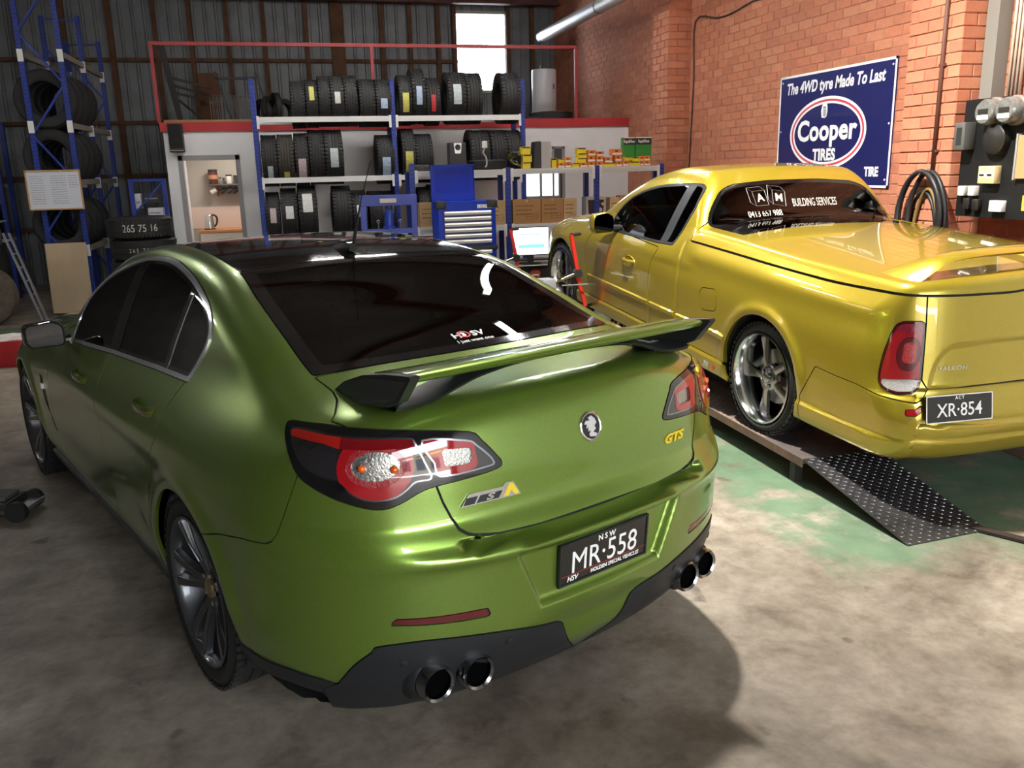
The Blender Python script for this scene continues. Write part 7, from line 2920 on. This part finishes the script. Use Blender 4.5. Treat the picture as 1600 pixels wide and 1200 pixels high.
# ---------------------------------------------------------------- far left: buggy wheel and frame, ramps, red crate, floor creeper
bg = thing('quad_bike', 'dark quad bike with a muddy front wheel at the edge of the view', 'quad bike', (-3.95, 11.9, 0))
MUD = mat('muddy_tyre', srgb(88, 78, 66), .9, noise=(10, .5, 1.2))
MBK = mat('bike_black', (.015, .015, .016), .5)
tq = MB().lathe([(.16, .05), (.20, .02), (.29, .0), (.36, .03), (.375, .10), (.375, .16), (.36, .23), (.29, .26), (.20, .24), (.16, .21)], 40, Matrix.Translation((.23, -.13, .375)) @ Matrix.Rotation(R(-90), 4, 'X'), closed=True)
tq.build('front_wheel', MUD, bg, 40)
tq = MB().lathe([(.16, .05), (.20, .02), (.29, .0), (.36, .03), (.375, .10), (.375, .16), (.36, .23), (.29, .26), (.20, .24), (.16, .21)], 40, Matrix.Translation((-.75, -.13, .375)) @ Matrix.Rotation(R(-90), 4, 'X'), closed=True)
tq.build('rear_wheel', MUD, bg, 40)
MB().box(-1.1, .0, .45, .40, .7, .85, bevel=.06).build('body', MBK, bg, 40)
MB().box(-.05, .0, .95, .36, .6, 1.22, bevel=.03).build('front_rack', mat('bike_grey', srgb(84, 86, 88), .5), bg, 40)
for yy in (.02, .2, .4, .58):
    MB().cyl((-.02, yy, 1.25), (.44, yy, 1.25), .012, 8).build('rack_bar', mat('rack_bar_grey', srgb(110, 112, 114), .4, .6), bg)
MB().bar((.3, .05, .85), (.3, .05, .98), .05, .05).build('rack_stay', MBK, bg)
MB().bar((.3, .05, .4), (.3, .05, .5), .05, .05).build('fork', MBK, bg)
al = mat('aluminium_rail', srgb(170, 172, 178), .35, .8)
rp = thing('loading_ramp', 'narrow aluminium loading ramp leaning on the quad bike', 'ramp', (0, 0, 0))
pa = on_plane_y(4, 365, 11.6)
pb = on_plane_y(66, 472, 11.35)
for k in (0, 1):
    dx = .065 * k
    MB().bar((pa[0] + dx, 11.62, pa[1]), (pb[0] + dx * .8, 11.35, .02), .022, .04, (0, 1, 0)).build('side_rail', al, rp)
for q in range(7):
    f_ = (q + .5) / 7
    A = Vector((pa[0], 11.62, pa[1])).lerp(Vector((pb[0], 11.35, .02)), f_)
    MB().bar(A, A + Vector((.065, 0, 0)), .02, .02).build('rung', al, rp)
cr = thing('red_crate', 'red plastic crate with white rags on the floor beyond the green sedan', 'crate', (-2.72, 9.25, 0))
CRR = mat('crate_red', srgb(190, 40, 44), .45)
MB().prism(round_poly([(-.22, -.15), (.22, -.15), (.22, .15), (-.22, .15)], .04), .14, Matrix.Translation((0, 0, .0)) @ Matrix.Diagonal((.78, .78, 1, 1))).build('base', CRR, cr, 40)
MB().prism(round_poly([(-.24, -.17), (.24, -.17), (.24, .17), (-.24, .17)], .05), .11, Matrix.Translation((0, 0, .145))).build('tray', CRR, cr, 40)
rg = bmesh.new()
bmesh.ops.create_icosphere(rg, subdivisions=3, radius=.16)
random.seed(12)
for v in rg.verts:
    q = random.uniform(.85, 1.1)
    v.co = (v.co.x * 1.15 * q, v.co.y * .85 * q, max(v.co.z * .30 * q, -.0))
me = bpy.data.meshes.new('rags')
rg.to_mesh(me)
rg.free()
me.materials.append(mat('white_rag', srgb(214, 206, 202), .8))
o = link(bpy.data.objects.new('rags', me))
o.location = (-2.72, 9.25, .256)
o.name = 'rag'
tag(o, 'crumpled white rag lying on the red crate', 'rag')
ck = thing('trolley_jack', 'low dark trolley jack on the concrete at the picture edge', 'jack', (-1.66, 4.93, 0), (0, 0, R(-15)))
MB().box(-.32, -.10, .05, .12, .10, .10, bevel=.01).build('frame', MBK, ck, 40)
MB().box(-.2, -.07, .10, .10, .07, .125, bevel=.01).build('deck_pad', mat('pad_grey', srgb(70, 66, 62), .7), ck, 40)
for (a, b_, rr) in ((.17, -.10, .055), (.14, .12, .05), (-.25, -.12, .05), (-.25, .12, .05)):
    MB().lathe([(.012, 0), (rr, 0), (rr, .035), (.012, .035)], 24, Matrix.Translation((a, b_ + .017, rr)) @ Matrix.Rotation(R(90), 4, 'X')).build('wheel', RUBBER, ck, 40)
MB().box(.08, -.10, .04, .2, .12, .06).build('axle', STEEL, ck)
# a few dropped bolts of dirt on the floor: leaf litter
for k, (px, py) in enumerate(((990, 1092),)):
    pass
# side racks of dark tyres against the far wall
dr = thing('dark_rack', 'unlit tyre rack along the far left of the back wall', 'storage rack', (-5.0, 14.6, 0))
for x in (-.9, .9):
    for y in (0, .5):
        MB().box(x - .03, y - .03, 0, x + .03, y + .03, 2.6).build('post', BLUE, dr)
for z in (.9, 1.7, 2.5):
    for y in (0, .5):
        MB().box(-.9, y - .02, z - .05, .9, y + .02, z).build('beam', BEAMG, dr)
for li, z in enumerate((.9, 1.7)):
    for k in range(7):
        tyre_at(-5.0 - .72 + .235 * k, 14.85, z - .085, .30, .20, 'black tyre, %s along the %s shelf of the unlit rack' % (ordinal(k), ('lower', 'upper')[li]), 'tyres in the unlit rack')
